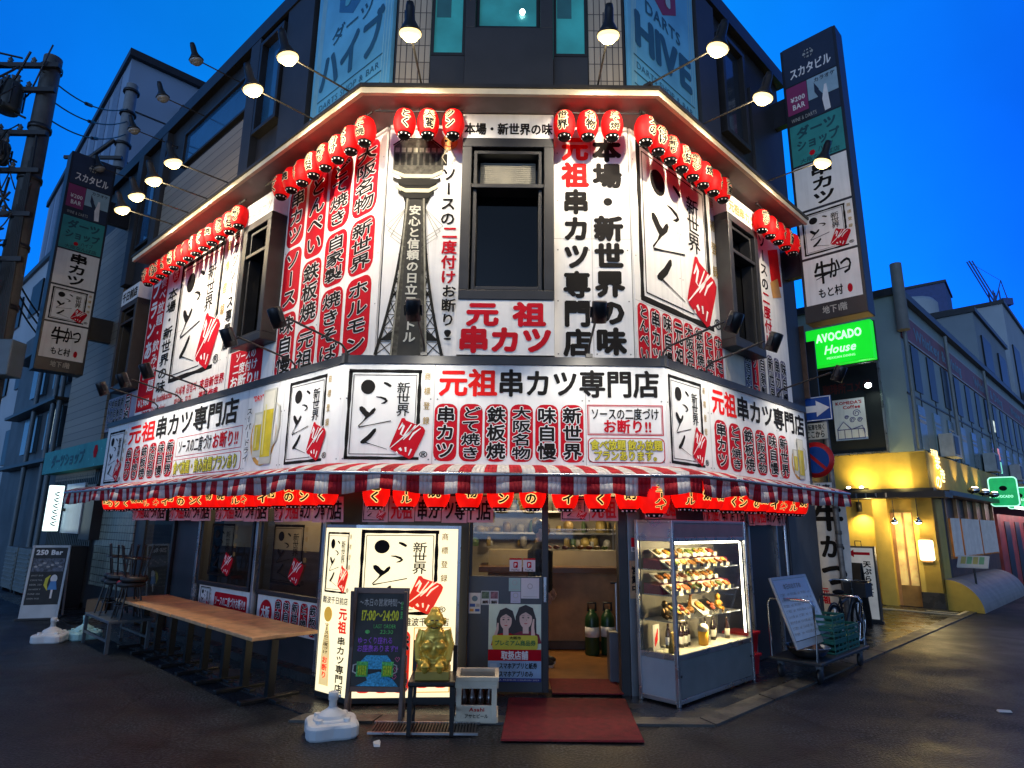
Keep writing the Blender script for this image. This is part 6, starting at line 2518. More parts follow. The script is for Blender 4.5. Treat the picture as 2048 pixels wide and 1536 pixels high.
for k, x in enumerate((2.1, 7.6, 12.4)):
    t = thing('air_conditioner', '%s small outdoor unit along the foot of the grey panelled wall' % ORD[k], 'air conditioner', UF, x, -.36, 3.36, 'outdoor units on the grey building')
    g = MB()
    g.box(0, .78, 0, .3, 0, .56, mat('unit_white', (.40, .42, .40), .5, var=.2))
    g.lathe([(.001, 0), (.2, 0), (.2, .02), (.001, .021)], DKMET, 20, (0, 0, 0)) if False else None
    g.box(.08, .52, -.012, -.001, .06, .5, DKMET)
    g.build('unit_case', t, .01)
# framed coffee sign
g = MB()
g.box(-1.62, -.26, -.06, 0, 3.36, 5.42, mat('frame_backing', (.018, .02, .02), .4))
for a in ((-1.66, -1.62, 3.32, 5.46), (-.26, -.22, 3.32, 5.46)):
    g.box(a[0], a[1], -.09, 0, a[2], a[3], ALU)
g.box(-1.62, -.26, -.09, 0, 3.32, 3.36, ALU).box(-1.62, -.26, -.09, 0, 5.42, 5.46, ALU)
part(NF, g, 'sign_frame')
t, p = board(NF, -1.30, -.60, 3.66, 4.64, -.085, .02, 'coffee_sign', 'white coffee house sign with swirls and cups in a black frame', edge=.02)
PURP = mat('coffee_ink', (.07, .05, .20), .5)
p.ht("KOMEDA'S", -1.24, -.66, 4.50, 4.60, RED, 2, .03)
p.ht('Coffee', -1.08, -.70, 4.39, 4.50, RED, 2, .03)
for cx, cz, r_ in ((-.80, 4.28, .09), (-.90, 4.13, .07), (-.74, 4.12, .06), (-1.02, 4.2, .05)):
    p.stroke([(cx + r_ * (1 - k / 22) * cos(k * .62), cz + r_ * (1 - k / 22) * sin(k * .62), .016) for k in range(18)], PURP, 1)
p.frame(-1.25, -.66, 3.69, 3.92, .015, PURP, 1)
p.stroke([(-1.25, 3.92, .02), (-1.1, 4.1, .02), (-.95, 3.92, .02)], PURP, 2)
p.stroke([(-.9, 3.92, .02), (-.7, 3.98, .02), (-.66, 3.8, .02)], PURP, 2)
for x in (-1.1, -.95, -.8):
    p.rect(x, x + .012, 3.69, 3.92, PURP, 2)
p.build('lettering', t)
p = Print(0, 0, -.064)
p.ht('珈琲所コメダ', -1.5, -.45, 4.78, 5.05, mat('dim_red', (.12, .02, .015), .5), 1, .03)
inwall(NF, p.mb, 'dim_lettering', NB)
t = thing('floodlight', 'bright white floodlight shining beside the coffee sign', 'floodlight', NF, -.42, -.30, 4.85)
g = MB()
g.tube([(0, .28, .1), (0, .02, .06)], .012, DKMET, 6).box(-.08, .08, -.02, .04, -.06, .08, DKMET)
g.build('housing', t, .006)
g = MB()
g.ell((0, -.03, 0), .07, .03, .06, mat('flood_white', (.85, 1, .92), .5, emit=30, var=0), 14, 8)
g.build('bulb', t)
spot(t, (0, -.06, 0), (-.3, .35, -1.2), 14, (.85, 1, .9), 140, .9, .06)
# green box sign, hung from the setback
AV = perpR(8.6)
t = thing('green_sign', 'glowing green AVOCADO House box sign under the tall projecting sign', 'sign', AV, -1.20, 0, 5.14)
GRNL = mat('green_lit', (.01, .85, .03), .5, emit=.75, var=.05)
g = MB()
g.box(0, 1.33, 0, .22, 0, .85, GRNL)
g.build('lit_panel', t, .01)
g = MB()
g.box(-.02, 1.35, .221, .26, -.02, .87, DKMET).box(.5, .7, .261, 2.0, .35, .5, DKMET)
g.build('casing', t)
p = Print(0, 0, -.002)
GW_ = mat('green_sign_white', (.75, 1, .8), .5, emit=.9)
p.ht('AVOCADO', .22, 1.15, .50, .76, GW_, 1, .035)
n0 = len(p.mb.v)
p.ht('House', .36, 1.02, .21, .48, GW_, 1, .02)
p.mb.v[n0:] = [(x + (z - .3) * .25, y, z) for x, y, z in p.mb.v[n0:]]
p.ht('MEXICAN DINING', .40, .98, .11, .18, GW_, 1, 0)
p.build('lettering', t)
point(t, (.65, -.5, .4), 2.5, (.1, 1, .2), .3, 'sign_light')
# the gap between: a low dark setback building with a tilted canopy and a food picture
SBD = thing('setback_building', 'low dark building set back between the corner restaurant and the grey building', 'building', W0, 0, 0, 0)
g = MB()
g.prism([wallpt('R', 4.95, -1.3), wallpt('R', NS - .02, -1.62), wallpt('R', NS - .02, -8), wallpt('R', 4.95, -8)][::-1], 0, 5.6, mat('setback_wall', (.05, .055, .06), .5, var=.25))
inwall(W0, g, 'wall', SBD)
g = MB()
a, b_, c, d = wallpt('R', 5.3, -1.3), wallpt('R', 6.6, -1.3), wallpt('R', 6.6, -.5), wallpt('R', 5.3, -.5)
g.hexa([(*a, 4.1), (*b_, 4.1), (*c, 3.35), (*d, 3.35)], [(*a, 4.14), (*b_, 4.14), (*c, 3.39), (*d, 3.39)], mat('canopy_grey', (.22, .25, .24), .5))
inwall(W0, g, 'canopy', SBD)
g = MB()
g.prism([wallpt('R', 6.0, -1.25), wallpt('R', 6.05, -1.25), wallpt('R', 6.05, -.15), wallpt('R', 6.0, -.15)][::-1], 3.2, 5.0, mat('wing_dark', (.03, .032, .035), .5))
inwall(W0, g, 'wing_wall', SBD)
t, p = board(perpR(4.97), -.95, .06, 3.75, 5.0, -.002, .02, 'food_picture', 'square picture of a dark bowl on a brown ground beside the tall right sign', m=mat('picture_brown', (.10, .055, .035), .5, var=.5, vs=4))
p.ell(-.42, 4.3, .40, .46, mat('bowl_rim', (.10, .11, .12), .4), 1, 28)
p.ell(-.42, 4.3, .36, .42, mat('bowl_dark', (.025, .03, .035), .4, var=.6, vs=20), 2, 28)
for k in range(16):
    x, z = -.42 + rf.uniform(-.25, .25), 4.3 + rf.uniform(-.3, .3)
    p.ell(x, z, .06, .045, mat('bowl_food', (.07, .075, .075), .4, var=.5, vs=30), 3 + k % 5, 10)
p.build('picture', t)

# yellow shop on the ground floor
YEW = mat('yellow_plaster', (.62, .43, .08), .6, var=.15, vs=3, bump=.1)
g = MB()
g.box(-1.6, .45, .0, .25, 2.52, 3.315, YEW)
g.box(-1.6, -.72, .25, .45, 0.02, 2.3, YEW)
g.box(-.72, -.42, .02, .45, 0.02, 2.3, YEW)
g.box(.06, .45, .0, .3, 0.0, 2.3, YEW)
g.box(-.42, .06, .30, .35, 2.0, 2.3, YEW)
part(NF, g, 'plaster_wall')
g = MB()
g.box(-1.7, .80, -.45, .25, 2.30, 2.42, mat('shop_eave', (.035, .03, .028), .45)).box(-1.7, .52, -.02, .25, 2.42, 2.52, DKMET)
for k in range(6):
    g.box(-1.3 + k * .2, -1.27 + k * .2, -.46, -.45, 2.31, 2.41, ALU)
part(NF, g, 'shop_eave')
g = MB()
g.box(-.42, -.36, .16, .24, .02, 2.0, WOOD).box(.0, .06, .16, .24, .02, 2.0, WOOD).box(-.36, 0, .18, .22, .02, .45, mat('door_wood', (.30, .17, .05), .45, var=.3)).box(-.2, -.165, .18, .22, .45, 2.0, WOOD)
d = part(NF, g, 'door')
g = MB()
g.box(-.36, 0, .21, .215, .45, 2.0, mat('door_glow', (.85, .60, .20), .5, emit=.35, var=.5, vs=3))
g.build('lit_glass', d)
g = MB()
g.box(.455 - .0, .47, -.0, .3, 0, .35, CONC).box(.055, .47, -.03, -.001, 0, .35, CONC)
part(NF, g, 'plinth')
g = MB()
g.box(0, 19, 0, .3, 2.52, 3.30, YEW)
g.box(0, .9, 0, .3, 0, 2.3, YEW).box(.9, 1.1, 0, .3, 0, 2.5, mat('dark_timber', (.05, .028, .018), .5, var=.3))
g.box(1.1, 7.0, 0, .3, 0, 1.0, mat('brown_boards', (.13, .06, .03), .5, var=.35, vs=5)).box(1.1, 7.0, 0.05, .3, 1.9, 2.5, mat('dark_timber', (.05, .028, .018), .5))
g.box(1.1, 7.0, .2, .3, 1.0, 1.9, mat('window_glow', (.8, .55, .25), .5, emit=.4, var=.4, vs=2))
for k in range(6):
    g.box(1.1 + k * 1.15, 1.18 + k * 1.15, -.02, .2, 1.0, 2.5, WOOD)
part(NST, g, 'street_wall')
g = MB()
g.box(0, 8, -.35, 0.1, 2.36, 2.46, DKMET)
part(NST, g, 'street_eave')
t = thing('shop_curtain', 'white split curtain hung in front of the lit street windows of the yellow shop', 'curtain', NST, 1.2, -.06, 1.05)
g = MB()
CU = mat('curtain_white', (.62, .62, .62), .8, var=.1, emit=.06)
for k in range(5):
    for j in range(8):
        x0, x1 = k * 1.12 + j * .13, k * 1.12 + (j + 1) * .13
        f_ = lambda x: .03 * sin(x * 14)
        g.add([(x0, f_(x0), 0), (x1, f_(x1), 0), (x1, f_(x1), .85), (x0, f_(x0), .85)], [(0, 1, 2, 3)], CU, True)
g.build('cloth', t)
for i, x in enumerate((2.6, 3.9, 5.2)):
    t = thing('shop_spotlight', '%s silver spotlight from the corner on the street eave of the yellow shop' % ORD[i], 'spotlight', NST, x, -.34, 2.47, 'silver spotlights on the yellow shop')
    g = MB()
    g.ell((0, 0, .1), .10, .13, .08, CHR, 14, 8).tube([(0, .05, 0), (0, 0, .08)], .012, DKMET, 6)
    g.build('housing', t)
    g = MB()
    g.ell((0, -.02, .155), .07, .08, .03, mat('lamp_glow_small', (1, .85, .55), .5, emit=9, var=0), 12, 7)
    g.build('bulb', t)
    spot(t, (0, 0, .2), (0, .38, .75), 16, (1, .75, .35), 75, .6, .03)
# glowing brush letters
SL = NST
t = thing('glow_letters', 'glowing brush letters on the corner of the yellow shop fascia', 'sign', SL, .25, -.03, 2.5)
p = Print(0, 0, 0)
GLT = mat('letters_gold', (1, .80, .35), .5, emit=2.2)
p.glyph('ま', .3, .95, .45, .80, GLT, 1, .04)
p.glyph('き', .65, 1.25, .18, .52, GLT, 1, .04)
p.glyph('の', .2, .75, .02, .35, GLT, 1, .04)
p.ht('天麩羅', .1, .75, .74, .9, GLT, 1, .03)
p.build('lettering', t)
point(t, (.6, -.3, .4), 12, (1, .75, .25), .2, 'letter_light')
t = thing('wall_lantern', 'square glowing paper lantern on the yellow wall right of the shop door', 'lantern', NF, .26, -.06, 1.0)
g = MB()
g.box(-.13, .13, -.08, .055, 0, .42, mat('lantern_white_lit', (1, .88, .55), .5, emit=2.6, var=.05))
g.build('shade', t, .03)
g = MB()
g.box(-.10, .10, -.05, .05, .421, .45, WOOD).box(-.10, .10, -.05, .05, -.03, -.001, WOOD)
g.build('frame', t)
point(t, (0, -.25, .2), 18, (1, .80, .38), .15)
for i, x in enumerate((-.25, .20)):
    t = thing('bracket_lamp', '%s small dish lamp over the wall right of the yellow shop door' % ('left' if i == 0 else 'right'), 'lamp', NF, x, -.18, 1.78, 'dish lamps over the yellow shop door')
    g = MB()
    g.lathe([(.02, .12), (.03, .08), (.10, .0), (.095, 0), (.02, .07)], CHR, 14).tube([(0, 0, .1), (0, .0, .5)], .008, DKMET, 6)
    g.build('shade', t)
    g = MB()
    g.ell((0, 0, .0), .06, .06, .03, mat('lamp_glow_small', (1, .85, .55), .5, emit=9, var=0), 12, 7)
    g.build('bulb', t)
    point(t, (0, -.03, -.08), 9, (1, .75, .3), .05)
t = thing('down_lamp', 'black cylinder downlight throwing yellow light on the alcove wall', 'lamp', NF, -1.0, .05, 2.02)
g = MB()
g.lathe([(.001, .22), (.06, .22), (.06, 0), (.05, 0), (.05, .05), (.001, .05)], SHADE, 14)
g.tube([(0, 0, .22), (0, 0, .3)], .012, DKMET, 6)
g.build('housing', t)
spot(t, (0, 0, .02), (.0, .20, -.6), 60, (1, .78, .30), 120, .8, .04)
point(t, (.3, -.35, .2), 14, (1, .76, .30), .1)
t = thing('eave_lamp', 'pair of small bright lamps under the dark eave of the yellow shop', 'lamp', NF, -.9, -.35, 2.5)
g = MB()
g.box(-.25, .25, -.03, .03, 0, .03, DKMET)
g.build('rail', t)
g = MB()
for x in (-.15, .12):
    g.ell((x, -.02, .05), .05, .03, .03, mat('lamp_glow_small', (1, .85, .55), .5, emit=9, var=0), 10, 6)
g.build('bulb', t)
spot(t, (0, .0, .08), (0.2, .40, .5), 50, (1, .76, .22), 150, .9, .1)
spot(t, (.8, .0, .08), (0.9, .40, .5), 30, (1, .76, .22), 150, .9, .1)
# shop sign board, planter slope, step
MK = Fr(6.16, 12.02, rad(-40))
t = thing('standing_sign', 'white standing sign with a red arrow and black brush writing before the yellow alcove', 'standing sign', MK, 0, 0, 0)
g = MB()
g.box(0, .52, 0, .14, .05, 1.33, mat('box_dark', (.03, .03, .03), .4)).box(-.02, .54, .02, .12, 0, .05, DKMET)
g.tube([(.2, .07, 1.33), (.2, .07, 1.42), (.3, .07, 1.42), (.3, .07, 1.33)], .01, DKMET, 6)
g.build('casing', t, .006)
p = Print(0, 0, -.002)
p.rect(.03, .49, .08, 1.30, mat('sign_face_lit', (.72, .68, .60), .5, emit=.16), 0)
p.poly([(.08, 1.20), (.18, 1.27), (.18, 1.225), (.44, 1.225), (.44, 1.175), (.18, 1.175), (.18, 1.13)][::-1], RED, 1)
p.vt('天ぷら定食', .31, .44, .45, 1.08, BLACK, 1, .04)
p.vt('まきの', .08, .30, .14, 1.04, BLACK, 1, .06)
p.build('lettering', t)
t = thing('a_board', 'dark folding board standing just left of the red arrow sign', 'board', Fr(5.85, 11.75, rad(-60)), 0, 0, 0)
g = MB()
g.hexa([(0, 0, 0), (.4, 0, 0), (.4, .02, 0), (0, .02, 0)], [(0, .14, 1.05), (.4, .14, 1.05), (.4, .16, 1.05), (0, .16, 1.05)], CHALK)
g.hexa([(0, .30, 0), (.4, .30, 0), (.4, .32, 0), (0, .32, 0)], [(0, .17, 1.05), (.4, .17, 1.05), (.4, .19, 1.05), (0, .19, 1.05)], CHALK)
g.build('panel', t)
t = thing('curved_bank', 'smooth rounded concrete bank along the street wall of the yellow shop', 'bank', NST, .15, -.02, 0)
g = MB()
n = 12
pr = [(0, 0)] + [(-.62 * sin(k * pi / 2 / n), .62 * cos(k * pi / 2 / n)) for k in range(n + 1)]
BANK = mat('bank_concrete', (.34, .30, .27), .6, var=.2, vs=3)
vs = [(0, y, z) for y, z in pr] + [(5.6, y, z) for y, z in pr]
m_ = len(pr)
g.add(vs, [(i, (i + 1) % m_, m_ + (i + 1) % m_, m_ + i) for i in range(m_)], BANK, False)
g.add(vs, [tuple(range(m_))[::-1]], mat('bank_yellow', (.45, .30, .04), .6))
g.add(vs, [tuple(range(m_, 2 * m_))], BANK)
g.build('bank_body', t)
g = MB()
ST_ = mat('step_edge', (.55, .50, .36), .6)
g.box(-.62, .75, -.65, .0, -.05, .02, CONC)
g.box(-.62, .75, -.72, -.66, -.05, .025, ST_).box(.76, .82, -.72, .3, -.05, .025, ST_).box(.2, .75, -.45, -.41, .021, .03, ST_)
o = g.build('doorstep', None)
o['kind'] = 'structure'
o.location = (NF.x, NF.y, 0)
o.rotation_euler = (0, 0, NF.a)
# green hanging signs and the pink shop beyond
for i, (x, z0, z1, lab) in enumerate(((5.9, 2.3, 3.05, 'small green glowing avocado sign with rounded corners, hanging beyond the yellow shop'), (8.6, 2.3, 2.9, 'second green glowing sign at the right edge of the picture'))):
    GG = perpR(NS + x)
    t = thing('hanging_sign', lab, 'sign', GG, .62, 0, z0)
    p = Print(0, 0, 0)
    p.rr(-.03, .63, -.03, z1 - z0 + .03, .1, mat('mint_lit', (.45, 1, .75), .5, emit=1.1), 0)
    p.rr(0, .6, 0, z1 - z0, .08, mat('green_dim_lit', (.01, .42, .12), .5, emit=.7), 2)
    p.ell(.3, (z1 - z0) * .62, .09, .07, BLACK, 4, 14)
    p.ht('AVOCADO', .1, .5, .2, .3, mat('mint_lit', (.45, 1, .75), .5), 4, .02)
    p.mb.box(-.02, .62, .003, .12, -.02, z1 - z0 + .02, DKMET)
    p.mb.box(-.3, -.021, .03, .07, .3, .36, DKMET)
    p.build('lit_panel', t)
PK = thing('pink_shop', 'shop front beyond the yellow shop with red walls and a white tube light', 'shop', NST, 7.2, 0, 0)
g = MB()
g.box(0, 9, -.05, .25, 0, 2.1, mat('red_shop_wall', (.42, .05, .03), .5, var=.4, vs=2))
g.box(0, 9, -.5, .0, 2.45, 2.62, mat('pink_awning', (.55, .20, .18), .6))
g.build('wall', PK)
for k in range(4):
    g = MB()
    g.box(1.0 + k * 1.9, 1.9 + k * 1.9, -.07, -.051, 0.02, 1.9, DKMET)
    g.build('door', PK)
g = MB()
g.box(0, 9, -.55, -.5, 2.25, 2.32, mat('tube_white', (1, .95, .92), .5, emit=6, var=0))
g.build('tube_light', PK)
for x in (1.2, 4.2, 7):
    point(PK, (x, -.8, 2.1), 9, (1, .55, .5), .2, 'tube_lamp_light')
t = thing('menu_stand', 'small tilted menu lectern on a thin black leg at the right edge', 'menu stand', Fr(10.1, 14.2, rad(-45)), 0, 0, 0)
g = MB()
g.tube([(0, 0, 0), (0, 0, .95)], .02, DKMET, 8).box(-.2, .2, -.2, .2, 0, .02, DKMET)
g.build('leg', t)
g = MB()
g.box(-.28, .28, -.2, .2, 0, .03, PAPER)
for k in range(4):
    g.box(-.22 + k * .11, -.13 + k * .11, -.1, .15, .031, .035, mat('card_%d' % (k % 2), ((.5, .45, .15), (.2, .45, .25))[k % 2], .5))
g.xf(Matrix.Translation((0, 0, .95)) @ Matrix.Rotation(rad(35), 4, 'X'))
g.build('desk', t)

# ------------------------------------------------------------------ farther buildings on the right
def block(name, label, fr, x0, x1, y0, y1, z0, z1, m, wins=None):
    t = thing(name, label, 'building', fr, x0, y0, z0)
    g = MB()
    g.box(0, x1 - x0, 0, y1 - y0, 0, z1 - z0, m)
    g.build('wall', t)
    g = MB()
    g.box(-.1, x1 - x0 + .1, -.1, y1 - y0 + .1, z1 - z0, z1 - z0 + .18, DKMET)
    g.build('coping', t)
    if wins:
        for r_ in range(wins[1]):
            for c_ in range(wins[0]):
                w_ = (x1 - x0) / wins[0]
                h_ = (z1 - z0) / wins[1]
                g = MB()
                g.box(c_ * w_ + w_ * .25, c_ * w_ + w_ * .75, -.06, -.01, r_ * h_ + h_ * .3, r_ * h_ + h_ * .75, WDK)
                g.build('window', t)
    return t


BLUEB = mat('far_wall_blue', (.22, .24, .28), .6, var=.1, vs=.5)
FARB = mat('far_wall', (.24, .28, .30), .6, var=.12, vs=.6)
FRS = Fr(*wallpt('R', 0, 0), FRT.a)
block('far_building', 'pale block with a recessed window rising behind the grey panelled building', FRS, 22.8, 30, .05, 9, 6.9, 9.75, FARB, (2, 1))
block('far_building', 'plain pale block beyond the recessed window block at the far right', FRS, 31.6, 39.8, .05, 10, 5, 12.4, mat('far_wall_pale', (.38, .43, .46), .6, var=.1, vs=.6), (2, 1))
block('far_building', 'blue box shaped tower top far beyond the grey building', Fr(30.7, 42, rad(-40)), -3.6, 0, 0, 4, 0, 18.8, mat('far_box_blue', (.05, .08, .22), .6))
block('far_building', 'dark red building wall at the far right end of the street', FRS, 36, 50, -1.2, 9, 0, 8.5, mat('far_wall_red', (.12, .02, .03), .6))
t = thing('water_tank', 'pale rounded water tank on the far right roof', 'tank', FRS, 33.2, 4.2, 12.4)
g = MB()
g.lathe([(1.3, 0), (1.3, 1.2), (1.1, 1.5), (.001, 1.55)], mat('far_wall_pale', (.38, .43, .46), .6), 16)
g.build('tank_body', t)
t = thing('crane', 'faint lattice tower crane against the sky at the far right', 'crane', W0, 48.7, 60, 0)
CRN = mat('crane_paint', (.05, .09, .26), .6)
g = MB()
for dx in (-.3, .3):
    for dy in (-.3, .3):
        g.tube([(dx, dy, 0), (dx, dy, 25.2)], .07, CRN, 5)
for k in range(24):
    g.tube([(-.3, -.3, k * 1.05), (.3, -.3, k * 1.05 + 1.05)], .05, CRN, 4)
g.build('mast', t)
g = MB()
a, b_ = (-.2, 0, 24.0), (-2.1, 0, 28.4)
for dx in (-.16, .16):
    g.tube([(a[0] + dx, 0, a[2]), (b_[0] + dx, 0, b_[2])], .06, CRN, 5).tube([(a[0] + dx, -.3, a[2]), (b_[0] + dx, -.3, b_[2])], .06, CRN, 5)
for k in range(12):
    u = k / 12
    g.tube([(a[0] - .16 + (b_[0] - a[0]) * u, -.3, a[2] + (b_[2] - a[2]) * u), (a[0] + .16 + (b_[0] - a[0]) * (u + .08), 0, a[2] + (b_[2] - a[2]) * (u + .08))], .045, CRN, 4)
g.tube([b_, (.9, 0, 26.4)], .025, CRN, 4).tube([(0, 0, 24), (.9, 0, 26.4), (1.3, 0, 24.4)], .06, CRN, 5).box(.5, 1.5, -.4, .4, 23.7, 24.4, CRN)
g.build('jib', t)

# ------------------------------------------------------------------ left street: shop front, neighbours, pole and cables
t, p = board(FL, -12.3, -7.9, 2.66, 3.16, -.30, .29, 'shop_fascia', 'teal fascia sign of the darts shop at the left end of the street face', m=TEAL)
p.ht('ダーツショップ', -11.6, -9.2, 2.76, 3.05, TEALINK, 2, .045)
p.ell(-8.5, 2.95, .14, .14, RED, 2, 6)
for k in range(12):
    p.ell(-12.1 + k * .36, 2.70 + (k * 37 % 10) * .04, .02, .02, mat('teal_spark', (.15, .5, .5), .4), 1, 8)
p.build('lettering', t)
t = thing('vertical_sign', 'narrow glowing white upright sign under the teal fascia', 'sign', perpL(10.2), -.55, -.02, 1.42)
g = MB()
g.box(0, .24, 0, .14, 0, .92, mat('mint_sign_lit', (.80, 1, .96), .5, emit=2.0, var=.05))
g.build('lit_panel', t, .01)
p = Print(0, 0, -.002)
for k in range(6):
    z = .80 - k * .12
    p.stroke([(.20, z, .012), (.13, z - .03, .03), (.08, z - .05, .012), (.12, z - .075, .03), (.19, z - .10, .014)], TEALINK, 1 + k % 2)
p.build('lettering', t)
g = MB()
g.box(.241, .55, .05, .09, .4, .46, DKMET)
g.build('bracket', t)
t = thing('white_panel', 'blank pale panel hung beside the glowing upright sign', 'panel', FL, -10.4, -.22, 1.38)
g = MB()
g.box(0, 1.25, 0, .05, 0, 1.0, mat('panel_pale', (.40, .44, .48), .35))
g.build('board', t, .005)
g = MB()
g.box(1.26, 1.9, .02, .2, -.1, .95, DKMET)
g.build('side_box', t)
g = MB()
for k in range(26):
    g.box(-12.15 + k * .125, -12.09 + k * .125, -.05, 0, .1, 2.6, mat('slat_dark', (.05, .06, .06), .5))
inwall(FL, g, 'slat_cladding')
t = thing('sign_stand', 'white framed A-frame board reading 250 Bar beside the left shop front', 'A-frame board', Fr(-8.20, 11.10, rad(20)), 0, 0, 0)
g = MB()
WFR = mat('frame_white', (.50, .54, .56), .4, var=.1)
W, H = .56, 1.22
tl = Matrix.Rotation(rad(-7), 4, 'X')
g.box(0, .035, 0, .03, .0, H, WFR).box(W - .035, W, 0, .03, 0, H, WFR).box(.035, W - .035, 0, .03, H - .04, H, WFR).box(.035, W - .035, 0, .03, .02, .24, WFR)
g.xf(tl)
n0 = len(g.v)
g.box(0, .03, .32, .345, 0, H - .02, WFR).box(W - .03, W, .32, .345, 0, H - .02, WFR)
g.xf(Matrix.Translation((0, .13, H)) @ Matrix.Rotation(rad(9), 4, 'X') @ Matrix.Translation((0, -.32, -H)), n0)
g.box(-.03, W + .03, -.06, .42, -.0, .03, DKMET)
g.build('frame', t, .004)
p = Print(0, 0, .004)
p.rect(.035, W - .035, .24, H - .04, CHALK, 0)
p.ht('250 Bar', .07, .46, 1.05, 1.16, WINK, 1, .05)
p.rect(.05, W - .05, .78, 1.0, mat('photo_table', (.08, .09, .12), .5, var=.9, vs=25), 1)
for k in range(7):
    p.ell(.10 + k * .06, .86 + (k % 3) * .03, .03, .018, mat('photo_light', (.35, .33, .32), .5, var=.5, vs=40), 2, 10)
for k in range(6):
    p.ht(('SHOT BAR', 'COCKTAIL', 'BEER 250', 'WHISKY', 'WINE 250', 'OPEN 19:00')[k], .06, .24, .70 - k * .075, .735 - k * .075, LGREY, 1, .0)
p.stroke([(.34, .72, .01), (.30, .66, .05), (.29, .56, .05), (.33, .47, .01)], YEL, 1)
p.ell(.40, .66, .05, .07, WINK, 2, 14)
p.poly([(.36, .62), (.33, .48), (.47, .48), (.44, .62)], mat('drink_blue', (.05, .22, .50), .4), 3)
p.rect(.385, .415, .34, .48, WINK, 2)
p.mb.xf(tl)
p.build('board_print', t)
t = thing('cardboard_box', 'small brown cardboard box tucked behind the 250 Bar board', 'box', Fr(-7.35, 11.5, rad(10)), 0, 0, 0)
g = MB()
g.box(0, .3, 0, .25, 0, .3, mat('cardboard', (.22, .13, .06), .7))
g.build('carton', t, .004)
t = thing('dark_cabinet', 'black upright cabinet standing behind the 250 Bar board', 'cabinet', FL, -9.9, -.55, 0)
g = MB()
g.box(0, .95, 0, .5, .05, 1.15, mat('cabinet_black', (.012, .013, .015), .4)).box(.02, .93, .02, .5, 0, .05, DKMET)
g.build('cabinet_body', t, .008)
for i, x in enumerate((-14.2, -12.95)):
    t = thing('air_conditioner', '%s grey ribbed outdoor unit against the dark wall at the far left' % ('left' if i == 0 else 'right'), 'air conditioner', FL, x, -.35, 0, 'outdoor units at the far left')
    g = MB()
    GRB = mat('unit_grey', (.17, .19, .18), .5, var=.25)
    g.box(0, 1.1, 0, .34, .06, 1.0, GRB)
    for k in range(9):
        g.box(.05, 1.05, -.02, 0, .14 + k * .09, .18 + k * .09, GRB)
    g.box(.05, .15, .02, .3, 0, .06, DKMET).box(.95, 1.05, .02, .3, 0, .06, DKMET)
    g.build('unit_case', t, .01)
LN = Fr(*wallpt('L', 0, 0), FL.a)
t = thing('left_building', 'dark narrow building with pipes and small windows beyond the teal fascia', 'building', LN, 0, 0, 0)
g = MB()
g.box(-19, -12.35, .1, 6, 0, 7.2, mat('left_wall', (.07, .085, .10), .55, var=.3, vs=1.5))
g.build('wall', t)
g = MB()
for z in (3.0, 4.5, 6.2):
    g.box(-18, -12.6, -.25, .1, z, z + .08, DKMET)
g.build('ledge', t)
for x, z in ((-14.2, 3.4), (-16.6, 3.4), (-14.2, 5.0), (-16.6, 5.0)):
    g = MB()
    g.box(x, x + 1.4, .0, .09, z, z + 1.0, mat('left_window', (.06, .12, .17), .15))
    g.build('window', t)
for x in (-12.7, -13.3, -15.2):
    g = MB()
    g.tube([(x, -.1, .1), (x, -.1, 7.0)], .06, mat('pipe_blue_grey', (.10, .14, .17), .45), 8)
    g.build('drainpipe', t)
g = MB()
g.box(-13.6, -13.55, -.02, .09, 3.5, 4.4, mat('slit_light', (.8, 1, .95), .5, emit=2, var=.5, vs=9))
g.build('lit_slit', t)
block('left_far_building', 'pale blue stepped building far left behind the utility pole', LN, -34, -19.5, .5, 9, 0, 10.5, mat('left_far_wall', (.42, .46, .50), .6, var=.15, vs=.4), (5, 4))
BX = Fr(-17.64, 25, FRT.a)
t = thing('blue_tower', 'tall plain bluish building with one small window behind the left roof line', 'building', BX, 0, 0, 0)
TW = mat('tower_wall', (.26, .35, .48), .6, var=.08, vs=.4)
g = MB()
g.box(0, 22, 0, 20, 0, 22.4, TW)
g.build('wall', t)
g = MB()
g.box(-.15, 22.1, -.25, 20.1, 22.4, 22.75, DKMET)
g.build('coping', t)
g = MB()
for z in (17.2, 19.8):
    g.box(.02, 22, -.03, 0, z, z + .07, DKMET)
for k in range(8):
    g.box(-.03, 0, 1.5 + k * 2.3, 2.9 + k * 2.3, 0, 22.3, mat('tower_stripe', (.17, .23, .33), .6))
g.build('joint', t)
for x, z, w_, h_ in ((2.9, 18.2, 1.3, 1.2),):
    g = MB()
    g.box(x, x + w_, -.1, 0, z, z + h_, DKMET).box(x + .12, x + w_ - .12, -.12, -.101, z + .12, z + h_ - .12, mat('tower_pane', (.25, .45, .6), .2))
    g.build('window', t)
g = MB()
g.box(2.2, 7.0, -.5, 0, 20.3, 20.9, DKMET).box(1.3, 3.6, -.5, 0, 14.2, 14.9, DKMET)
g.build('duct', t)

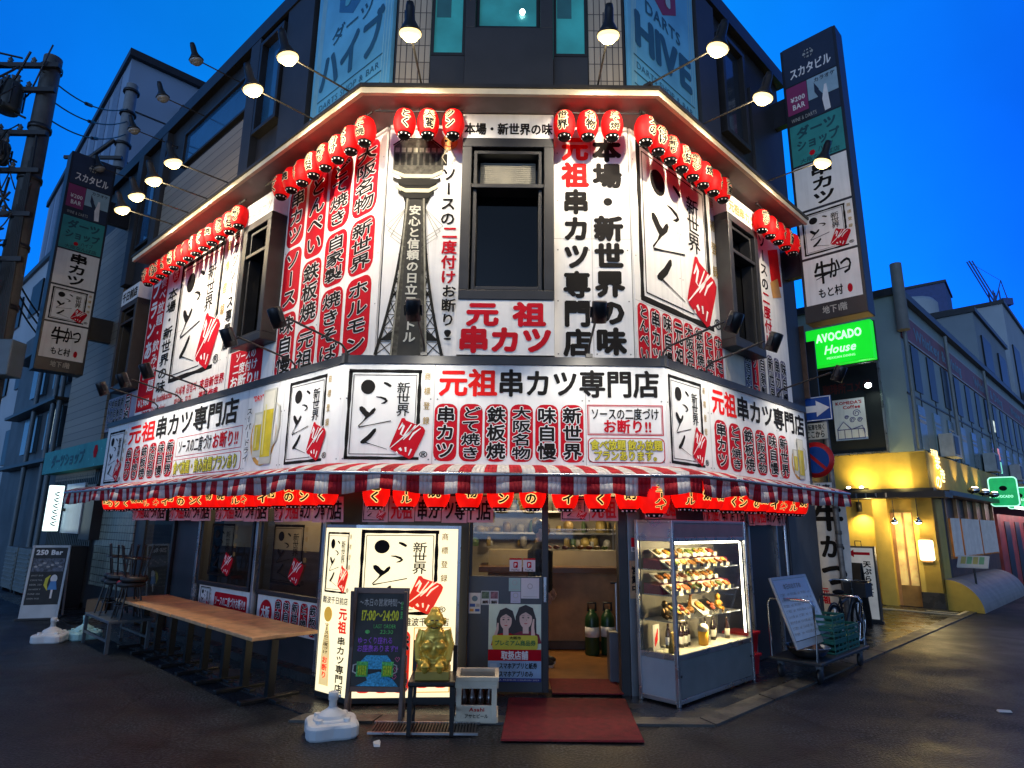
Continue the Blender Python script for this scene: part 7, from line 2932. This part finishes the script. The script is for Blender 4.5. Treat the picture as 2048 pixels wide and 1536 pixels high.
POLE = mat('pole_concrete', (.07, .075, .075), .6, var=.25, bump=.2)
CAB = mat('cable_black', (.010, .012, .014), .5)
rp = random.Random(21)
UPX, UPY = -9.35, 11.0
t = thing('utility_pole', 'thick concrete utility pole with crossarms, transformers and a tangle of cables at the left edge', 'utility pole', W0, UPX, UPY, 0)
g = MB()
g.tube([(0, 0, 0), (0, 0, 10.75)], .23, POLE, 18, .16)
for z in (4.5, 5.4, 6.6, 8.0, 9.1, 10.45):
    g.lathe([(.19, 0), (.235 - z * .004, .0), (.235 - z * .004, .09), (.19, .09)], DKMET, 18, (0, 0, z))
g.build('shaft', t)
arms = ((10.4, 2.6), (9.85, 2.4), (8.9, 2.2), (8.1, 2.4), (7.2, 2.2), (6.3, 1.8))
for z, L_ in arms:
    g = MB()
    g.box(-L_, .35, -.27, -.19, z - .045, z + .045, DKMET)
    g.tube([(-L_ * .6, -.23, z), (-.15, -.2, z - .6)], .022, DKMET, 6)
    g.build('crossarm', t)
    g = MB()
    for k in range(6):
        x = -L_ + .12 + k * (L_ - .3) / 5
        g.lathe([(.001, 0), (.03, 0), (.055, .03), (.03, .06), (.05, .09), (.028, .12), (.001, .16)], mat('insulator', (.10, .12, .13), .3), 10, (x, -.23, z + .045))
    g.build('insulator', t)
for x, z, r_, h_ in ((-.50, 9.35, .21, .62), (-.98, 9.3, .21, .62), (-1.5, 9.3, .21, .6), (-.45, 8.25, .15, .42), (-.80, 8.25, .15, .42), (-1.15, 8.25, .15, .42), (-.6, 6.7, .17, .5)):
    g = MB()
    g.lathe([(.001, 0), (r_ * .9, 0), (r_, .04), (r_, h_ - .05), (r_ * .85, h_), (.001, h_ + .03)], mat('transformer_grey', (.035, .045, .05), .45), 16, (x, -.25, z))
    for k in range(3):
        g.lathe([(.03, h_), (.045, h_ + .06), (.025, h_ + .12), (.04, h_ + .18), (.001, h_ + .2)], mat('insulator', (.10, .12, .13), .3), 8, (x - r_ * .5 + k * r_ * .5, -.25, z))
    for k in range(8):
        a = k * pi / 4
        g.box(x + (r_ + .02) * cos(a) - .012, x + (r_ + .02) * cos(a) + .012, -.25 + (r_ + .02) * sin(a) - .012, -.25 + (r_ + .02) * sin(a) + .012, z + .08, z + h_ - .1, DKMET)
    g.build('transformer', t)
g = MB()
g.box(-.9, -.30, -.4, -.05, 4.6, 5.6, mat('box_pale', (.22, .28, .32), .5)).box(.15, .55, -.35, .0, 4.1, 4.75, mat('box_mid', (.10, .14, .17), .5))
g.build('junction_box', t, .02)
g = MB()
for k in range(90):
    z0 = rp.uniform(4.8, 10.2)
    x0, x1 = rp.uniform(-1.3, -.05), rp.uniform(-1.3, .25)
    z1 = z0 + rp.uniform(-1.6, .9)
    s_ = rp.uniform(.2, .8)
    y0 = rp.uniform(-.6, -.15)
    pts = [(x0 + (x1 - x0) * u, y0 + .15 * sin(u * 4 + k), z0 + (z1 - z0) * u - s_ * 4 * u * (1 - u)) for u in [i / 10 for i in range(11)]]
    g.tube(pts, rp.choice((.012, .016, .022)), CAB, 5)
for k in range(9):
    g.tube([(.12 + .03 * k - .1, -.2, 3 + k * .2), (.10 + .02 * k - .1, -.23, 6.5 + k * .3)], .022, CAB, 6)
for k in range(5):
    cz, r_ = 5.6 + k * .28, .22 + .04 * (k % 3)
    g.tube([(-.55 + r_ * cos(i * pi / 8), -.45 - .02 * k, cz + r_ * sin(i * pi / 8)) for i in range(17)], .018, CAB, 5)
g.build('cable_tangle', t)
t = thing('utility_pole', 'slimmer pale utility pole standing before the tall bluish building', 'utility pole', W0, -12.4, 17.8, 0)
g = MB()
g.tube([(0, 0, 0), (0, 0, 15.4)], .24, mat('pole_pale', (.20, .22, .24), .6), 14, .17)
for z in (9, 11, 12.3, 13.2, 14.3, 15.1):
    g.lathe([(.19, 0), (.24, 0), (.24, .08), (.19, .08)], DKMET, 14, (0, 0, z))
g.build('shaft', t)
g = MB()
g.box(-1.6, .2, -.27, -.19, 12.6, 12.7, DKMET)
g.tube([(-.8, -.23, 12.65), (-.15, -.2, 13.3)], .07, DKMET, 6)
g.build('crossarm', t)


def cable(name, label, A, B_, sag, r, n=1, dz=.2):
    t = thing(name, label, 'cable', W0, *A)
    g = MB()
    for k in range(n):
        d = Vector(B_) - Vector(A)
        pts = [tuple(d * u + Vector((0, .05 * k, -k * dz - sag * 4 * u * (1 - u)))) for u in [i / 16 for i in range(17)]]
        g.tube(pts, r, CAB, 5)
        u = .42 + .05 * k
        q = d * u + Vector((0, .05 * k, -k * dz - sag * 4 * u * (1 - u)))
        q2 = d * (u + .06) + Vector((0, .05 * k, -k * dz - sag * 4 * (u + .06) * (1 - u - .06)))
        g.tube([tuple(q), tuple(q2)], r * 2.6, CAB, 6)
    g.build('wire', t)


cable('overhead_cable', 'thin cables from the top of the near pole to the slim pole', (UPX, UPY - .2, 10.3), (-12.3, 17.6, 14.4), .35, .018, 3, .42)
cable('overhead_cable', 'cables running from the pole top out of the picture at the upper left', (UPX - .4, UPY - .25, 10.55), (-18, 9.0, 12.6), .3, .02, 3, .22)
cable('overhead_cable', 'bundle of low cables leaving the near pole toward the left edge', (UPX - .1, UPY - .25, 6.9), (-17, 12.5, 7.4), .4, .022, 4, .3)
cable('overhead_cable', 'cables hanging from the near pole to the left street wall', (UPX, UPY, 6.2), (*wallpt('L', 12.6, .1), 6.0), .25, .018, 3, .22)

for i, (x, y) in enumerate(((4.6, 6.35), (5.75, 7.4), (-1.0, 5.28))):
    t = thing('paper_scrap', ('white scrap of paper lying on the right road', 'smaller pale scrap of litter farther out on the right road', 'pale scrap beside the lone parasol base')[i], 'paper scrap', W0, x, y, .002, rz=i * .9)
    g = MB()
    g.hexa([(-.06, -.02, 0), (.06, -.03, 0), (.05, .03, 0), (-.05, .025, 0)], [(-.05, -.018, .012), (.05, -.02, .018), (.045, .025, .01), (-.045, .02, .016)], PAPER)
    g.build('scrap', t)
